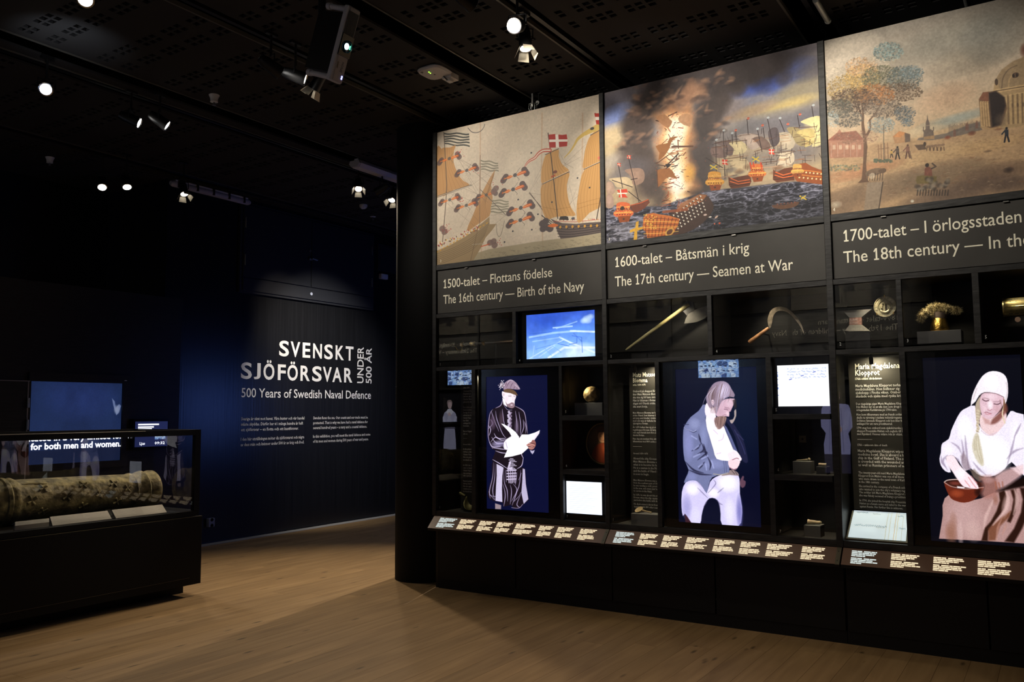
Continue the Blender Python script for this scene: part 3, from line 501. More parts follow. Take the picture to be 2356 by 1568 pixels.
def art_mural3(X,ya,yb,z0,z1):
    A=Art(1040,768,X,ya,yb,z0,z1,(0,0,0),(1890,0,3.1352))
    A.grad([(0,(150,142,130)),(.3,(190,172,150)),(.55,(206,176,140)),(.68,(196,162,118)),(1,(150,128,104))])
    for c,rx,ry,col,al in [((200,420),300,200,(222,206,184),.8),((900,300),500,160,(126,126,116),.6),((1100,420),400,120,(140,130,112),.6),((900,700),260,120,(206,160,124),.5),((1250,250),300,220,(112,116,112),.5),((900,880),300,50,(140,158,156),.5),((1050,830),260,40,(136,160,164),.45),((700,950),200,40,(214,190,150),.8)]: A.soft(c,rx,ry,col,al,-.1,.8)
    A.mottle(.07,120,21,4)
    # ground
    A.poly([(30,1060),(300,1040),(640,1010),(1000,960),(1200,910),(1480,880),(1480,1380),(40,1560)],(192,154,112),14)
    for c,rx,ry,col,al in [((800,1120),500,70,(206,168,118),.8),((1200,1050),300,60,(204,162,110),.8),((300,1230),340,60,(190,128,88),.8),((700,1300),600,110,(128,106,84),.85),((1250,1260),380,90,(118,92,76),.8),((1000,1380),500,80,(104,84,74),.8),((250,1430),320,110,(142,112,86),.8),((1400,1330),200,60,(90,72,66),.7)]: A.soft(c,rx,ry,col,al,-.1,.7)
    for i in range(420):
        x=50+NR.rand()*1420; t=NR.rand(); y=1085-(x-50)*.11+t*(400); w=15+50*NR.rand(); c=[(112,86,66),(150,120,84),(206,176,136),(150,96,66)][int(NR.rand()*4)]
        A.line([(x,y),(x+w*.5,y-5-w*.08),(x+w,y-w*.12)],c,[.5,2+3*t,.5],.35,2)
    # skyline
    A.poly([(690,1010),(700,995),(820,975),(900,960),(960,935),(1010,920),(1060,895),(1140,880),(1160,935),(1000,975),(800,1010)],(108,100,96),4,.8)
    for k in range(30): A.line([(920+k*8,960-k*2),(920+k*8,920-k*1.5-22*NR.rand())],(96,86,84),2,.6)
    for c in [(1050,900,12),(1120,885,10),(960,945,10)]: A.poly([(c[0]-c[2],c[1]+40),(c[0]-c[2],c[1]),(c[0],c[1]-20),(c[0]+c[2],c[1]),(c[0]+c[2],c[1]+40)],(134,92,78),2,.8)
    A.soft((910,990),28,16,(150,72,50),.9); A.soft((1085,960),36,20,(120,66,50),.9); A.soft((1280,920),50,22,(120,70,52),.8)
    # church
    A.poly([(735,990),(738,940),(752,930),(752,885),(760,858),(764,825),(769,858),(780,885),(782,930),(806,940),(812,985)],(116,100,90),2); A.line([(752,905),(780,903)],(170,150,125),3,.8); A.line([(735,945),(735,915)],(110,94,86),3); A.line([(808,940),(808,915)],(110,94,86),3); A.poly([(738,985),(815,975),(815,1000),(738,1005)],(166,130,90),3)
    # red house, gable house
    A.poly([(45,1010),(110,960),(130,930),(150,960),(250,945),(310,1010),(310,1130),(60,1140)],(176,116,92),3,.9); A.poly([(45,1012),(110,958),(250,942),(308,1008)],(156,92,74),3,.9)
    for k in range(5): A.poly([(80+k*46,1045),(102+k*46,1043),(102+k*46,1075),(80+k*46,1077)],(206,176,148),2,.8); A.line([(70+k*46,1030),(72+k*46,1128)],(200,170,150),2,.7)
    A.poly([(515,985),(560,945),(640,965),(640,1020),(530,1035)],(190,138,92),3,.9); A.poly([(515,985),(560,945),(610,955),(570,990)],(216,140,80),3,.9); A.poly([(600,955),(640,968),(640,1020),(604,1026)],(96,84,78),3,.8)
    # domed building
    A.poly([(1240,650),(1250,580),(1290,520),(1360,460),(1480,395),(1480,900),(1320,930),(1240,900)],(178,146,102),4); A.poly([(1255,575),(1300,500),(1380,440),(1480,400),(1480,600),(1290,640)],(158,132,98),4)
    A.line([(1300,640),(1310,560),(1350,500),(1410,470)],(110,90,72),4,.8,3,sm=4); A.line([(1350,640),(1355,570),(1400,520)],(196,160,110),5,.7,3,sm=3); A.dot((1262,590),12,(84,66,56),ry=24).dot((1400,540),26,(104,82,66),ry=20).dot((1385,545),8,(60,50,46),ry=14).dot((1410,540),8,(60,50,46),ry=14)
    A.lines([[(1240,650),(1480,610)],[(1250,665),(1480,628)],[(1290,700),(1480,660)]],(206,170,118),4,.9); A.lines([[(1245,657),(1480,618)]],(96,76,62),3,.8)
    for k in range(5): A.line([(1330+k*34,690-k*5),(1335+k*34,890-k*3)],(206,170,116),9,.7,3); A.line([(1345+k*34,690-k*5),(1350+k*34,890-k*3)],(120,94,70),6,.7,3); A.dot((1375+k*40,760-k*4),7,(90,72,60),ry=16)
    A.poly([(1135,715),(1165,665),(1250,655),(1320,700),(1340,780),(1300,900),(1220,925),(1150,900)],(132,100,74),3); A.poly([(1205,670),(1260,655),(1320,700),(1330,760),(1290,900),(1230,915)],(52,42,42),8); A.poly([(1137,715),(1165,665),(1205,660),(1205,740)],(140,88,66),3)
    for k in range(4): A.line([(1150+k*16,735),(1158+k*18,905)],(206,166,112),8,.9,2); A.line([(1158+k*16,735),(1168+k*18,905)],(100,76,60),3,.8,2)
    A.soft((1300,860),60,60,(110,90,74),.6); A.line([(1150,915),(1220,930),(1290,918)],(190,150,100),6,.8,3)
    A.soft((1465,360),40,60,(110,66,52),.9)
    # tree
    T=(112,82,62)
    A.poly([(262,1320),(290,1290),(300,1180),(305,1060),(298,970),(320,985),(332,1060),(322,1180),(328,1290),(345,1312),(300,1316)],T,2); A.line([(318,985),(350,930),(350,860)],T,[12,9,5],1,2,sm=3); A.line([(312,990),(298,900),(300,820),(290,740)],T,[14,11,8,4],1,2,sm=3); A.line([(300,860),(270,780),(250,700)],T,[7,5,3],1,2); A.line([(345,870),(400,800),(440,720)],T,[7,5,3],.9,2); A.line([(304,800),(330,700),(340,560)],T,[7,5,2],.9,2)
    CL=[((130,560),130,80,(190,176,150),.35),((200,640),160,110,(170,140,84),1),((300,560),130,100,(196,158,88),1),((290,480),120,70,(196,150,104),.8),((450,420),110,60,(190,176,150),.5),((480,370),110,70,(110,134,134),1),((440,560),150,90,(104,104,80),1),((600,560),130,90,(96,106,104),1),((650,520),90,50,(112,130,134),.9),((560,660),170,70,(104,84,66),1),((380,680),150,80,(176,112,62),1),((240,720),170,90,(92,72,58),1),((120,780),110,70,(88,88,78),1),((200,860),110,60,(96,92,84),.9),((440,780),150,70,(110,96,84),.9),((600,820),80,60,(92,100,104),1),((620,880),50,30,(96,112,120),.8),((80,860),50,60,(150,168,170),.5),((430,900),100,60,(130,142,140),.8),((250,990),160,50,(150,110,90),.5)]
    for (c,rx,ry,col,al) in CL:
        A.soft(c,rx*1.05,ry*1.05,tuple(v*.93 for v in col),al*.38)
        for _ in range(int(rx*ry/26)):
            a=NR.rand()*6.28; r=math.sqrt(NR.rand()); k=.72+.6*NR.rand(); A.dot((c[0]+rx*r*math.cos(a),c[1]+ry*r*math.sin(a)),3+4.5*NR.rand(),tuple(min(255,v*k) for v in col),2.2,al*.75,ry=2.5+3*NR.rand())
    # sapling with stakes
    A.lines([[(410,1045),(415,1165)],[(430,1040),(432,1160)],[(475,1030),(482,1150)],[(455,1035),(458,1155)]],(150,112,82),4,.9,2); A.line([(405,1075),(485,1065)],(150,112,82),3); A.line([(448,900),(450,1160)],(90,84,76),3,.8)
    for _ in range(80): A.dot((380+NR.rand()*130,1155+NR.rand()*22-8),6,(92,104,84),2,.6)
    for _ in range(140): A.dot((60+NR.rand()*220,1190+NR.rand()*40),6,[(120,134,116),(176,150,92),(96,96,80)][int(NR.rand()*3)],2,.55)
    # figures
    def man(x,y,s,c,c2=(60,50,46)): A.dot((x,y-34*s),6*s,c2); A.poly([(x-9*s,y-28*s),(x+9*s,y-28*s),(x+10*s,y),(x-8*s,y)],c,2); A.line([(x-4*s,y),(x-10*s,y+32*s)],c2,4*s); A.line([(x+4*s,y),(x+12*s,y+30*s)],c2,4*s); A.line([(x-8*s,y-22*s),(x-22*s,y-6*s)],c,3.5*s)
    man(1335,975,1.5,(50,56,66),(44,44,52)); man(548,1105,1.3,(96,80,70)); man(622,1095,1.4,(140,96,80),(110,76,64)); A.line([(638,1090),(650,1145)],(100,80,66),2); man(505,1110,.8,(200,160,80))
    for k in range(5): A.dot((770+k*26,1055-k*3),16,(150,118,92),ry=9); A.lines([[(762+k*26,1060),(758+k*26,1086)],[(778+k*26,1058),(782+k*26,1084)]],(110,84,66),3)
    A.poly([(670,1045),(740,1040),(760,1075),(700,1082)],(104,82,66),3); A.dot((745,1038),10,(80,64,56),ry=16)
    A.dot((380,1240),66,(120,98,78),ry=26,rot=-.1,al=.9); A.dot((440,1230),28,(112,88,70),ry=18)
    for k in range(7): A.line([(335+k*18,1250),(330+k*18,1300)],(92,76,64),4,.8,2)
    A.dot((365,1268),22,(214,196,168),al=.6)
    A.poly([(680,1300),(690,1270),(740,1262),(830,1270),(830,1320),(690,1325)],(122,104,60),4); A.poly([(742,1265),(745,1215),(765,1195),(795,1215),(800,1270)],(132,78,62),3); A.dot((762,1190),14,(60,50,46)); A.line([(795,1215),(825,1200),(800,1178)],(80,66,58),6,.9,2)
    for c in [(700,1350),(745,1352),(790,1345),(832,1340),(872,1338),(905,1315),(780,1305)]:
        for q in range(5): A.soft((c[0]+NR.randn()*12,c[1]+NR.randn()*14),22,20,[(84,74,66),(150,136,118),(60,52,48)][q%3],.7)
    for k in range(12): A.line([(695+k*20,1370),(690+k*20,1408)],(60,54,50),4,.8,2)
    A.poly([(445,1310),(420,1490),(400,1560),(300,1560),(330,1315)],(150,132,112),5,.8); A.poly([(40,1400),(300,1320),(330,1315),(200,1560),(30,1560)],(134,108,84),14,.6); A.line([(443,1312),(415,1500)],(60,50,44),4,.8,2)
    A.soft((655,1450),16,14,(230,226,206),1); A.soft((105,1475),50,30,(210,200,176),.6); A.soft((1350,1225),46,26,(60,46,42),.8); A.soft((1200,1090),40,10,(96,76,64),.6)
    g_=A.a.mean(2,keepdims=True); A.a=A.a*.80+g_*np.array([1.05,1.,.93],np.float32)*.20; A.mottle(.08,7,31,2).mottle(.05,40,33,2)
    return A.out()

def art_scribe(X,ya,yb,z0,z1):
    A=Art(460,840,X,ya,yb,z0,z1,(9,13,48),(1100,840,4.48)); D=(26,17,26); H=(196,180,222); S=lambda L,c=H,w=3,al=.8,f=3: [A.line(p,c,w,al,f,sm=4) for p in L]
    A.poly([(175,1420),(238,1440),(236,1482),(176,1480)],(150,132,140),5)
    A.poly([(155,985),(140,1150),(104,1290),(103,1352),(150,1392),(250,1415),(262,1455),(340,1440),(368,1474),(430,1470),(470,1432),(518,1390),(520,1370),(498,1250),(478,1060),(400,1070),(300,1070)],D,2,sm=3)
    S([[(160,1000),(150,1150),(118,1290),(125,1370)],[(175,1010),(172,1150),(150,1290),(170,1380)],[(265,1060),(270,1200),(300,1290),(305,1400)],[(330,1230),(345,1300),(330,1430)],[(360,1220),(400,1290),(350,1440)],[(440,1080),(420,1250),(345,1400)],[(400,1100),(385,1230)],[(255,1220),(280,1330),(265,1450)],[(440,1330),(400,1430),(430,1465)]],H,[1,5,7,2],.75,4)
    S([[(112,1300),(130,1340),(180,1350)],[(120,1330),(170,1385)],[(285,1080),(290,1200)],[(420,1180),(445,1110)],[(370,1400),(420,1350),(440,1310)],[(345,1465),(420,1470),(460,1430)]],H,3.5,.7)
    A.poly([(190,1015),(262,1048),(250,1140),(246,1260),(250,1408),(178,1395),(184,1260),(192,1130)],(206,196,226),3,nz=.25); A.poly([(460,1062),(482,1070),(492,1220),(518,1378),(470,1428),(446,1310),(456,1180)],(190,180,212),3,nz=.3)
    # doublet
    A.poly([(258,345),(232,405),(150,450),(122,482),(104,560),(99,690),(115,800),(140,855),(178,880),(150,960),(148,985),(225,1030),(305,1075),(395,1078),(455,1030),(468,900),(512,700),(498,560),(480,482),(440,445),(378,415),(330,455),(280,430)],D,2,sm=3)
    S([[(150,455),(122,500),(108,600),(104,720),(120,800),(150,858)],[(135,470),(165,560),(215,680)],[(180,470),(195,560),(250,700),(290,750)],[(250,450),(262,560),(280,640)],[(255,345),(235,410),(180,440)],[(380,420),(440,450),(478,490),(498,600),(510,700)],[(385,470),(400,600),(400,680)],[(420,480),(440,620),(432,720)],[(465,560),(470,640),(440,720)],[(480,580),(495,640),(490,700)]],H,[2,6,5,2],.8,3)
    S([[(110,650),(150,600),(130,560)],[(108,620),(130,660),(115,720)],[(130,790),(180,740),(240,770),(300,760)],[(150,850),(230,860),(300,868)],[(118,790),(150,840),(230,835)],[(165,700),(200,750),(280,752)],[(140,740),(190,800),(280,800)],[(180,880),(240,900),(310,905)],[(150,970),(220,1010),(300,1062)],[(400,1066),(450,1030),(466,950)],[(440,900),(462,950)]],(222,208,246),[2,6,3],.85,3)
    A.soft((210,810),90,45,(190,180,226),.7,-.1); A.soft((150,590),40,90,(96,76,100),.8); A.soft((400,640),30,110,(150,130,160),.5); A.soft((240,560),30,110,(120,96,110),.5)
    A.poly([(255,345),(270,400),(300,440),(345,455),(378,430),(372,415),(330,440),(290,410),(268,360)],D,2); S([[(262,400),(300,455),(350,460)]],H,3)
    for k in range(11): A.dot((318+8*math.sin(k*2),480+k*17),13,(206,194,220),2,.9,nz=.3).dot((336+5*math.cos(k*3),488+k*17),10,(150,130,160),2,.8,nz=.4)
    for k in range(9): A.line([(330-12*(k%2),960+k*14),(362+16*(k%3),964+k*14)],(210,198,226),5,.85,2)
    for k in range(4): A.line([(298,1085+k*30),(390,1080+k*30)],(212,200,230),8,.9,2); A.line([(310+k*24,1070),(318+k*20,1210)],(198,184,216),6,.8,2)
    A.poly([(305,1130),(385,1125),(372,1200),(340,1222),(315,1205)],(190,176,206),3,.5,nz=.5); A.line([(330,1000),(310,1065),(345,1060)],(220,208,236),14,.9,3)
    # head
    A.poly([(248,268),(265,272),(330,285),(388,305),(388,338),(382,352),(376,385),(376,420),(352,440),(316,432),(288,402),(275,352),(255,330),(246,300)],(250,238,246),2,sm=3)
    A.poly([(250,330),(275,350),(290,400),(300,430),(262,400),(254,360)],(255,245,250),2)
    A.poly([(283,372),(300,398),(325,392),(345,382),(362,388),(377,402),(374,428),(352,442),(318,434),(293,408)],(140,112,122),3,.95,sm=3,nz=.3); A.soft((345,408),18,10,(236,216,226),.9)
    A.line([(344,388),(360,386),(372,390)],(126,92,98),2.6,.8,2); A.line([(314,320),(328,316),(342,321)],(84,62,72),2.6,.85,1.6); A.line([(308,311),(326,305),(345,311)],(130,100,104),2,.55,2); A.line([(366,321),(380,320)],(84,62,72),2.4,.85,1.6); A.line([(364,311),(384,309)],(130,100,104),2,.5,2)
    A.soft((328,318),18,8,(206,184,198),.5); A.line([(352,318),(362,345),(356,354),(364,358)],(214,186,200),2.4,.8,2); A.soft((296,345),22,40,(236,218,230),.6); A.line([(386,306),(382,335),(374,372)],(150,120,140),2.4,.6,2); A.soft((268,300),12,20,(222,196,208),.7); A.line([(255,290),(262,302),(258,318)],(170,136,150),2,.7,2)
    A.poly([(262,252),(300,240),(360,252),(392,278),(412,318),(402,308),(372,302),(330,285),(272,276)],(104,78,56),2,sm=2)
    A.poly([(262,222),(272,182),(318,149),(352,150),(392,178),(432,238),(428,248),(396,250),(350,244),(300,240),(264,252)],(160,136,156),2,sm=2)
    S([[(290,230),(310,190),(330,165)],[(330,240),(345,200),(360,180)],[(365,245),(380,215)],[(400,248),(404,225)],[(280,215),(300,170)]],(104,80,100),[2,6,2],.8,4); S([[(300,180),(330,152),(360,160)],[(380,200),(420,235)]],(214,196,216),5,.7,5)
    for _ in range(60): A.dot((246+NR.randn()*11,206+NR.randn()*17),6,[(222,214,226),(160,146,160),(120,104,116)][int(NR.rand()*3)],2,.9)
    # paper, quill, hands
    A.poly([(512,705),(520,820),(545,880),(580,850),(560,760)],D,4,.0)
    A.poly([(237,600),(262,604),(330,640),(388,688),(425,740),(350,742),(322,690)],(250,248,255),2); A.poly([(340,730),(360,700),(400,710),(430,760),(420,850),(330,868),(270,862),(262,800),(300,755)],(252,246,255),5,sm=2)
    S([[(285,790),(300,850)],[(265,770),(262,850)]],(150,130,170),4,.7)
    A.poly([(266,950),(300,872),(352,838),(415,765),(450,712),(520,712),(585,692),(636,668),(630,700),(572,780),(520,850),(450,912),(352,938)],(255,252,255),2); A.poly([(600,690),(636,668),(628,705),(572,782),(540,800),(580,740)],(236,222,236),8,.7)
    A.poly([(498,818),(545,792),(560,768),(586,775),(596,812),(582,850),(552,872),(520,858),(515,838)],(150,96,92),2,sm=2); S([[(500,820),(560,835)],[(520,805),(580,822)],[(525,850),(570,850)]],(226,170,160),6,.8,3); S([[(510,832),(568,845)],[(532,796),(590,812)]],(50,24,30),2.5,.9)
    A.poly([(532,872),(560,880),(584,872),(575,898),(560,916),(545,900)],(204,196,226),4,.9)
    return A.out()

def art_sailor(X,ya,yb,z0,z1):
    A=Art(460,840,X,ya,yb,z0,z1,(5,8,32),(1550,860,4.355)); S=lambda L,c,w=3,al=.8,f=4: [A.line(p,c,w,al,f,sm=4) for p in L]
    A.soft((700,400),260,700,(10,30,56),.5); A.soft((450,1450),500,200,(16,18,40),.7)
    A.poly([(500,450),(560,520),(620,640),(660,800),(700,880),(745,880),(725,760),(690,640),(640,560),(590,480),(540,440)],(30,32,62),5,sm=2); S([[(610,560),(680,700),(715,800)],[(640,600),(700,660)]],(70,72,120),4,.6)
    A.poly([(660,1080),(690,1020),(705,1030),(700,1060),(722,1075),(715,1120),(690,1140),(668,1120)],(120,80,96),5,.8,sm=2)
    # trousers
    A.poly([(120,1085),(190,1062),(245,1078),(292,1128),(330,1190),(365,1080),(420,1030),(500,1000),(570,965),(630,990),(660,1050),(664,1200),(685,1330),(682,1440),(650,1522),(486,1512),(470,1400),(452,1290),(415,1246),(355,1246),(305,1320),(280,1420),(264,1500),(180,1494),(130,1420),(112,1398),(92,1420),(78,1330),(82,1180)],(214,206,246),3,sm=2)
    A.soft((190,1150),80,75,(255,250,255),1); A.soft((540,1090),130,110,(255,252,255),1); A.soft((400,1190),70,60,(255,250,255),.95); A.soft((560,1380),60,170,(236,232,255),.9); A.soft((130,1330),60,140,(150,146,206),.7); A.soft((660,1380),40,200,(110,108,180),.8); A.soft((220,1420),60,110,(226,222,255),.8)
    S([[(330,1190),(300,1140),(240,1080)],[(300,1330),(340,1260)],[(450,1290),(490,1310)],[(345,1190),(420,1100),(400,1060)],[(440,1190),(500,1140)],[(240,1140),(340,1240)],[(470,1400),(455,1290),(415,1250)]],(120,112,150),[2,6,2],.7)
    A.poly([(108,1400),(135,1425),(165,1470),(180,1494),(118,1494)],(60,30,40),4,.9)
    A.poly([(540,975),(590,955),(640,985),(650,1018),(560,1010),(480,1020),(500,1000)],(150,130,130),4,sm=2); S([[(580,965),(610,1000)],[(610,965),(635,1005)]],(70,56,64),4,.8)
    # jacket
    J=(116,122,164)
    A.poly([(290,310),(250,368),(170,430),(120,500),(96,560),(94,720),(108,860),(150,962),(120,1040),(104,1092),(170,1062),(240,1074),(288,1128),(330,1192),(352,1110),(385,1036),(480,1004),(556,985),(545,850),(430,852),(398,760),(350,600),(326,500),(330,420),(322,315)],J,2.5,sm=2)
    A.soft((210,500),70,70,(150,156,200),.8); A.soft((150,700),60,200,(146,150,206),.7); A.soft((400,900),150,60,(140,146,194),.8); A.soft((180,1030),60,50,(140,146,200),.6); A.soft((300,620),50,160,(150,158,206),.6)
    S([[(240,800),(300,760),(280,690)],[(240,860),(330,790),(290,780)],[(255,950),(310,880)],[(180,770),(240,740),(270,700)],[(340,830),(370,900),(360,960)],[(150,960),(260,1000),(380,1010)],[(120,880),(200,960),(300,990)],[(250,600),(275,700)],[(300,700),(330,830)]],(34,34,60),[2,11,2],.85,5)
    S([[(200,830),(260,800)],[(280,850),(340,820)],[(200,760),(250,720)],[(320,900),(330,960)],[(380,870),(400,940)],[(250,930),(290,900)],[(180,620),(230,650)]],(176,182,232),7,.7,6)
    S([[(96,548),(120,545),(190,582),(228,572)],[(100,505),(150,505)],[(318,430),(330,520)]],(60,62,96),4,.8,2); S([[(102,538),(190,575),(225,560)]],(190,194,232),3,.7,2); S([[(500,860),(512,990)],[(520,855),(530,985)]],(80,84,124),3,.8,2); S([[(400,1000),(470,1008),(540,990)]],(206,190,150),6,.5)
    # chest
    A.poly([(326,420),(400,455),(440,530),(500,520),(548,610),(590,730),(640,780),(676,845),(640,880),(540,870),(430,850),(398,760),(350,600),(328,520)],(255,248,255),3,sm=2)
    A.poly([(500,500),(530,530),(575,620),(640,775),(606,760),(560,660),(520,570)],(92,98,144),3); S([[(505,520),(600,755)]],(50,52,90),3,.8)
    S([[(450,668),(490,650),(502,600)],[(430,800),(470,790)],[(400,560),(440,600)]],(206,180,214),4,.7,4)
    # hands
    A.poly([(540,800),(600,770),(640,790),(682,848),(662,872),(600,858),(560,850)],(252,234,242),4,sm=2); A.poly([(545,870),(600,850),(640,862),(668,878),(634,948),(600,956),(560,938)],(246,216,226),3,sm=2); S([[(590,858),(630,842),(650,850)],[(560,935),(600,955),(632,945)]],(140,84,104),4,.8,3)
    # head
    A.poly([(318,310),(345,280),(380,300),(420,400),(420,450),(400,470),(335,432),(312,380)],(252,238,248),3,sm=2)
    A.poly([(400,340),(450,290),(520,250),(600,245),(610,262),(602,300),(585,340),(570,372),(556,380),(556,425),(520,422),(470,432),(430,420)],(216,178,196),3,sm=2); A.soft((560,290),40,45,(228,196,212),.9); A.soft((540,395),22,25,(244,214,226),.9)
    A.poly([(425,432),(470,420),(515,424),(532,440),(510,490),(480,540),(445,552),(412,500),(408,450)],(146,116,112),5,.95,sm=2,nz=.3); S([[(440,450),(440,530)],[(470,440),(465,540)],[(500,440),(490,510)]],(96,66,62),4,.6); S([[(430,500),(440,548)]],(190,160,150),6,.6)
    A.poly([(330,278),(324,240),(340,190),(372,130),(400,95),(440,75),(500,70),(550,98),(580,150),(612,205),(600,232),(560,226),(520,240),(478,280),(455,330),(438,372),(428,402),(412,360),(400,322),(380,346),(360,338),(342,306)],(150,130,150),4,sm=2)
    A.soft((505,165),75,95,(206,192,226),.85); A.soft((380,210),50,90,(112,88,92),.7)
    rs=np.random.RandomState(9)
    for k in range(46):
        t=rs.rand(); x0=400+t*170; y0=86+abs(t-.45)*120; xe=334+t*200+rs.randn()*14; ye=300-t*62+rs.randn()*26+(110 if .35<t<.55 else 0)*rs.rand()
        A.line([(x0,y0),((x0+xe)/2-22+t*34,(y0+ye)/2-8),(xe,ye)],[(94,72,76),(214,200,226),(168,146,160),(130,104,104),(232,220,244)][rs.randint(5)],[1.2,3.4,1],.6,2,sm=4)
    A.poly([(378,262),(398,258),(406,285),(396,312),(380,300)],(232,206,220),4,.9,sm=2); A.line([(384,272),(398,278),(392,300)],(150,110,126),3,.7,2)
    for k in range(16):
        x=352+rs.rand()*90; A.line([(x,330),(x-8+rs.randn()*6,362),(x+rs.randn()*12,392)],(120,96,92) if rs.rand()<.5 else (206,180,190),[3,2,.8],.55,2,sm=3)
    S([[(512,330),(532,338),(550,338)]],(110,76,92),2.4,.7,2); S([[(505,352),(528,356),(546,360)]],(96,62,78),3,.8,2); A.soft((528,345),30,14,(176,136,158),.5); S([[(492,414),(512,408),(528,410)]],(140,92,106),2.6,.7,2); S([[(575,262),(596,270)],[(560,290),(590,296)]],(200,160,182),2,.5,3); A.soft((470,380),34,40,(196,158,176),.5); S([[(560,232),(585,262),(602,300)],[(540,236),(520,262),(500,290)],[(600,226),(612,262),(606,300)]],(170,146,158),[1,3,1],.6,3); S([[(555,345),(572,368),(556,378)]],(176,130,150),3.5,.7,2)
    for k in range(26):
        x=425+rs.rand()*100; A.line([(x,425+rs.rand()*14),(x-6,470+rs.rand()*20),(x-12+rs.randn()*6,520+rs.rand()*26)],[(96,66,60),(190,160,150),(140,108,100)][rs.randint(3)],[2.5,2.2,.8],.6,2,sm=3)
    A.poly([(592,260),(625,250),(632,330),(612,350),(600,320)],(50,40,40),4,.7); A.poly([(606,372),(624,352),(626,420),(600,480),(578,496),(560,462),(590,455),(608,420)],(206,184,176),4,.85,sm=2)
    A.soft((560,60),0.1,.1,(0,0,0),0); A.mottle(.03,3,3,1)
    return A.out()

def art_maid(X,ya,yb,z0,z1):
    A=Art(460,840,X,ya,yb,z0,z1,(7,8,18),(2140,840,3.7315)); S=lambda L,c,w=3,al=.8,f=4: [A.line(p,c,w,al,f,sm=4) for p in L]
    # skirt
    A.poly([(160,1110),(125,1140),(106,1200),(108,1290),(92,1390),(76,1487),(440,1505),(800,1528),(1050,1535),(1050,1010),(806,1030),(640,1050),(440,1140),(290,1176)],(176,138,134),3)
    A.soft((300,1300),190,210,(196,160,158),.8); A.soft((180,1440),60,120,(140,92,70),.7); A.soft((260,1440),30,140,(212,180,176),.6); A.soft((200,1340),40,100,(150,104,86),.5); A.soft((370,1420),90,110,(206,172,166),.6)
    A.poly([(590,1090),(600,1160),(570,1250),(520,1340),(470,1395),(440,1505),(495,1508),(500,1420),(560,1330),(640,1230),(660,1120),(640,1070)],(40,18,10),8,.95); A.poly([(690,1070),(715,1150),(700,1240),(660,1340),(690,1350),(730,1260),(752,1150),(735,1060)],(44,20,12),8,.95); A.poly([(770,1050),(795,1150),(780,1260),(720,1400),(640,1510),(720,1522),(790,1400),(850,1250),(840,1050)],(34,14,8),9,.95)
    A.poly([(500,1400),(600,1310),(690,1250),(680,1300),(600,1380),(560,1500),(500,1505)],(112,64,42),10,.85); A.soft((650,1200),40,130,(206,170,164),.7,.25); A.soft((560,1150),30,60,(150,100,84),.7); S([[(640,1060),(670,1150),(640,1250),(540,1370)],[(720,1050),(745,1150),(715,1280)],[(540,1160),(480,1300),(460,1400)]],(216,180,174),[4,16,3],.75,9); S([[(620,1300),(580,1400),(570,1500)],[(660,1350),(620,1450)]],(190,140,126),[2,10,4],.6,7)
    A.poly([(560,1090),(700,1000),(806,960),(1050,950),(1050,1040),(806,1040),(660,1070)],(22,10,8),10,.95)
    # blouse
    A.poly([(385,345),(310,366),(260,400),(215,480),(180,560),(160,630),(108,665),(95,700),(92,750),(80,800),(92,860),(130,908),(178,918),(160,860),(135,800),(150,778),(200,775),(250,830),(300,905),(350,885),(400,930),(470,958),(560,944),(640,890),(700,830),(790,930),(840,960),(1000,960),(1040,700),(960,520),(860,440),(740,405),(690,392),(640,480),(560,580),(515,600),(440,540),(410,480)],(238,230,246),3,sm=2)
    A.soft((300,540),80,130,(255,255,255),.9); A.soft((560,760),160,190,(255,255,255),1); A.soft((160,720),60,60,(250,244,255),.9); A.soft((740,600),70,160,(250,246,255),.8); A.soft((430,700),120,200,(255,253,255),.9)
    S([[(270,640),(285,740),(270,860)],[(300,600),(310,720),(330,880)],[(180,660),(240,700),(270,760)],[(130,870),(100,830),(96,780)],[(660,860),(700,720),(730,600)],[(660,800),(720,740),(800,710)],[(720,620),(780,500)],[(150,770),(110,820),(150,900)],[(330,880),(350,900)],[(480,940),(420,890),(370,830)],[(220,790),(255,830)]],(150,134,160),[2,10,2],.7,6)
    A.poly([(262,780),(290,740),(320,800),(352,885),(310,905),(280,880)],(120,96,106),10,.6); A.poly([(345,900),(380,890),(440,950),(480,960),(420,1000),(370,960)],(130,110,96),8,.7)
    # neck, face
    A.poly([(435,420),(520,455),(600,400),(648,390),(655,470),(610,540),(560,590),(515,602),(450,555),(425,500)],(236,206,208),4,sm=2); A.poly([(545,452),(596,405),(634,350),(655,330),(668,392),(640,420),(600,470),(560,500),(520,505),(530,470)],(120,66,58),10,.85,sm=2); A.poly([(450,440),(510,470),(520,510),(470,500)],(190,140,136),10,.7); S([[(440,560),(500,600),(570,575)]],(214,190,204),5,.7)
    A.poly([(430,275),(460,236),(540,232),(610,250),(634,275),(628,335),(600,385),(560,430),(520,458),(490,458),(452,438),(436,400),(424,340)],(222,186,198),3,sm=3)
    A.soft((520,270),70,40,(240,212,222),.9); A.soft((515,340),30,50,(255,240,246),.95); A.soft((465,370),30,40,(236,204,214),.8); A.soft((575,370),40,50,(206,162,170),.7); A.soft((500,440),30,16,(230,196,206),.8)
    S([[(450,292),(475,306),(502,302)],[(548,330),(580,334),(605,322)]],(96,66,76),4.5,.9,2.5); S([[(452,282),(478,282),(506,292)],[(548,314),(580,312),(608,306)]],(150,116,126),4,.6,4); S([[(468,404),(488,402),(502,409),(526,414)]],(150,84,96),3,.85,2.5); S([[(474,412),(495,422),(518,418)]],(206,140,150),4.5,.7,3); S([[(496,380),(512,388),(530,378)]],(180,126,138),3.5,.8,3); S([[(600,300),(615,360),(590,400)]],(140,96,90),5,.5,5)
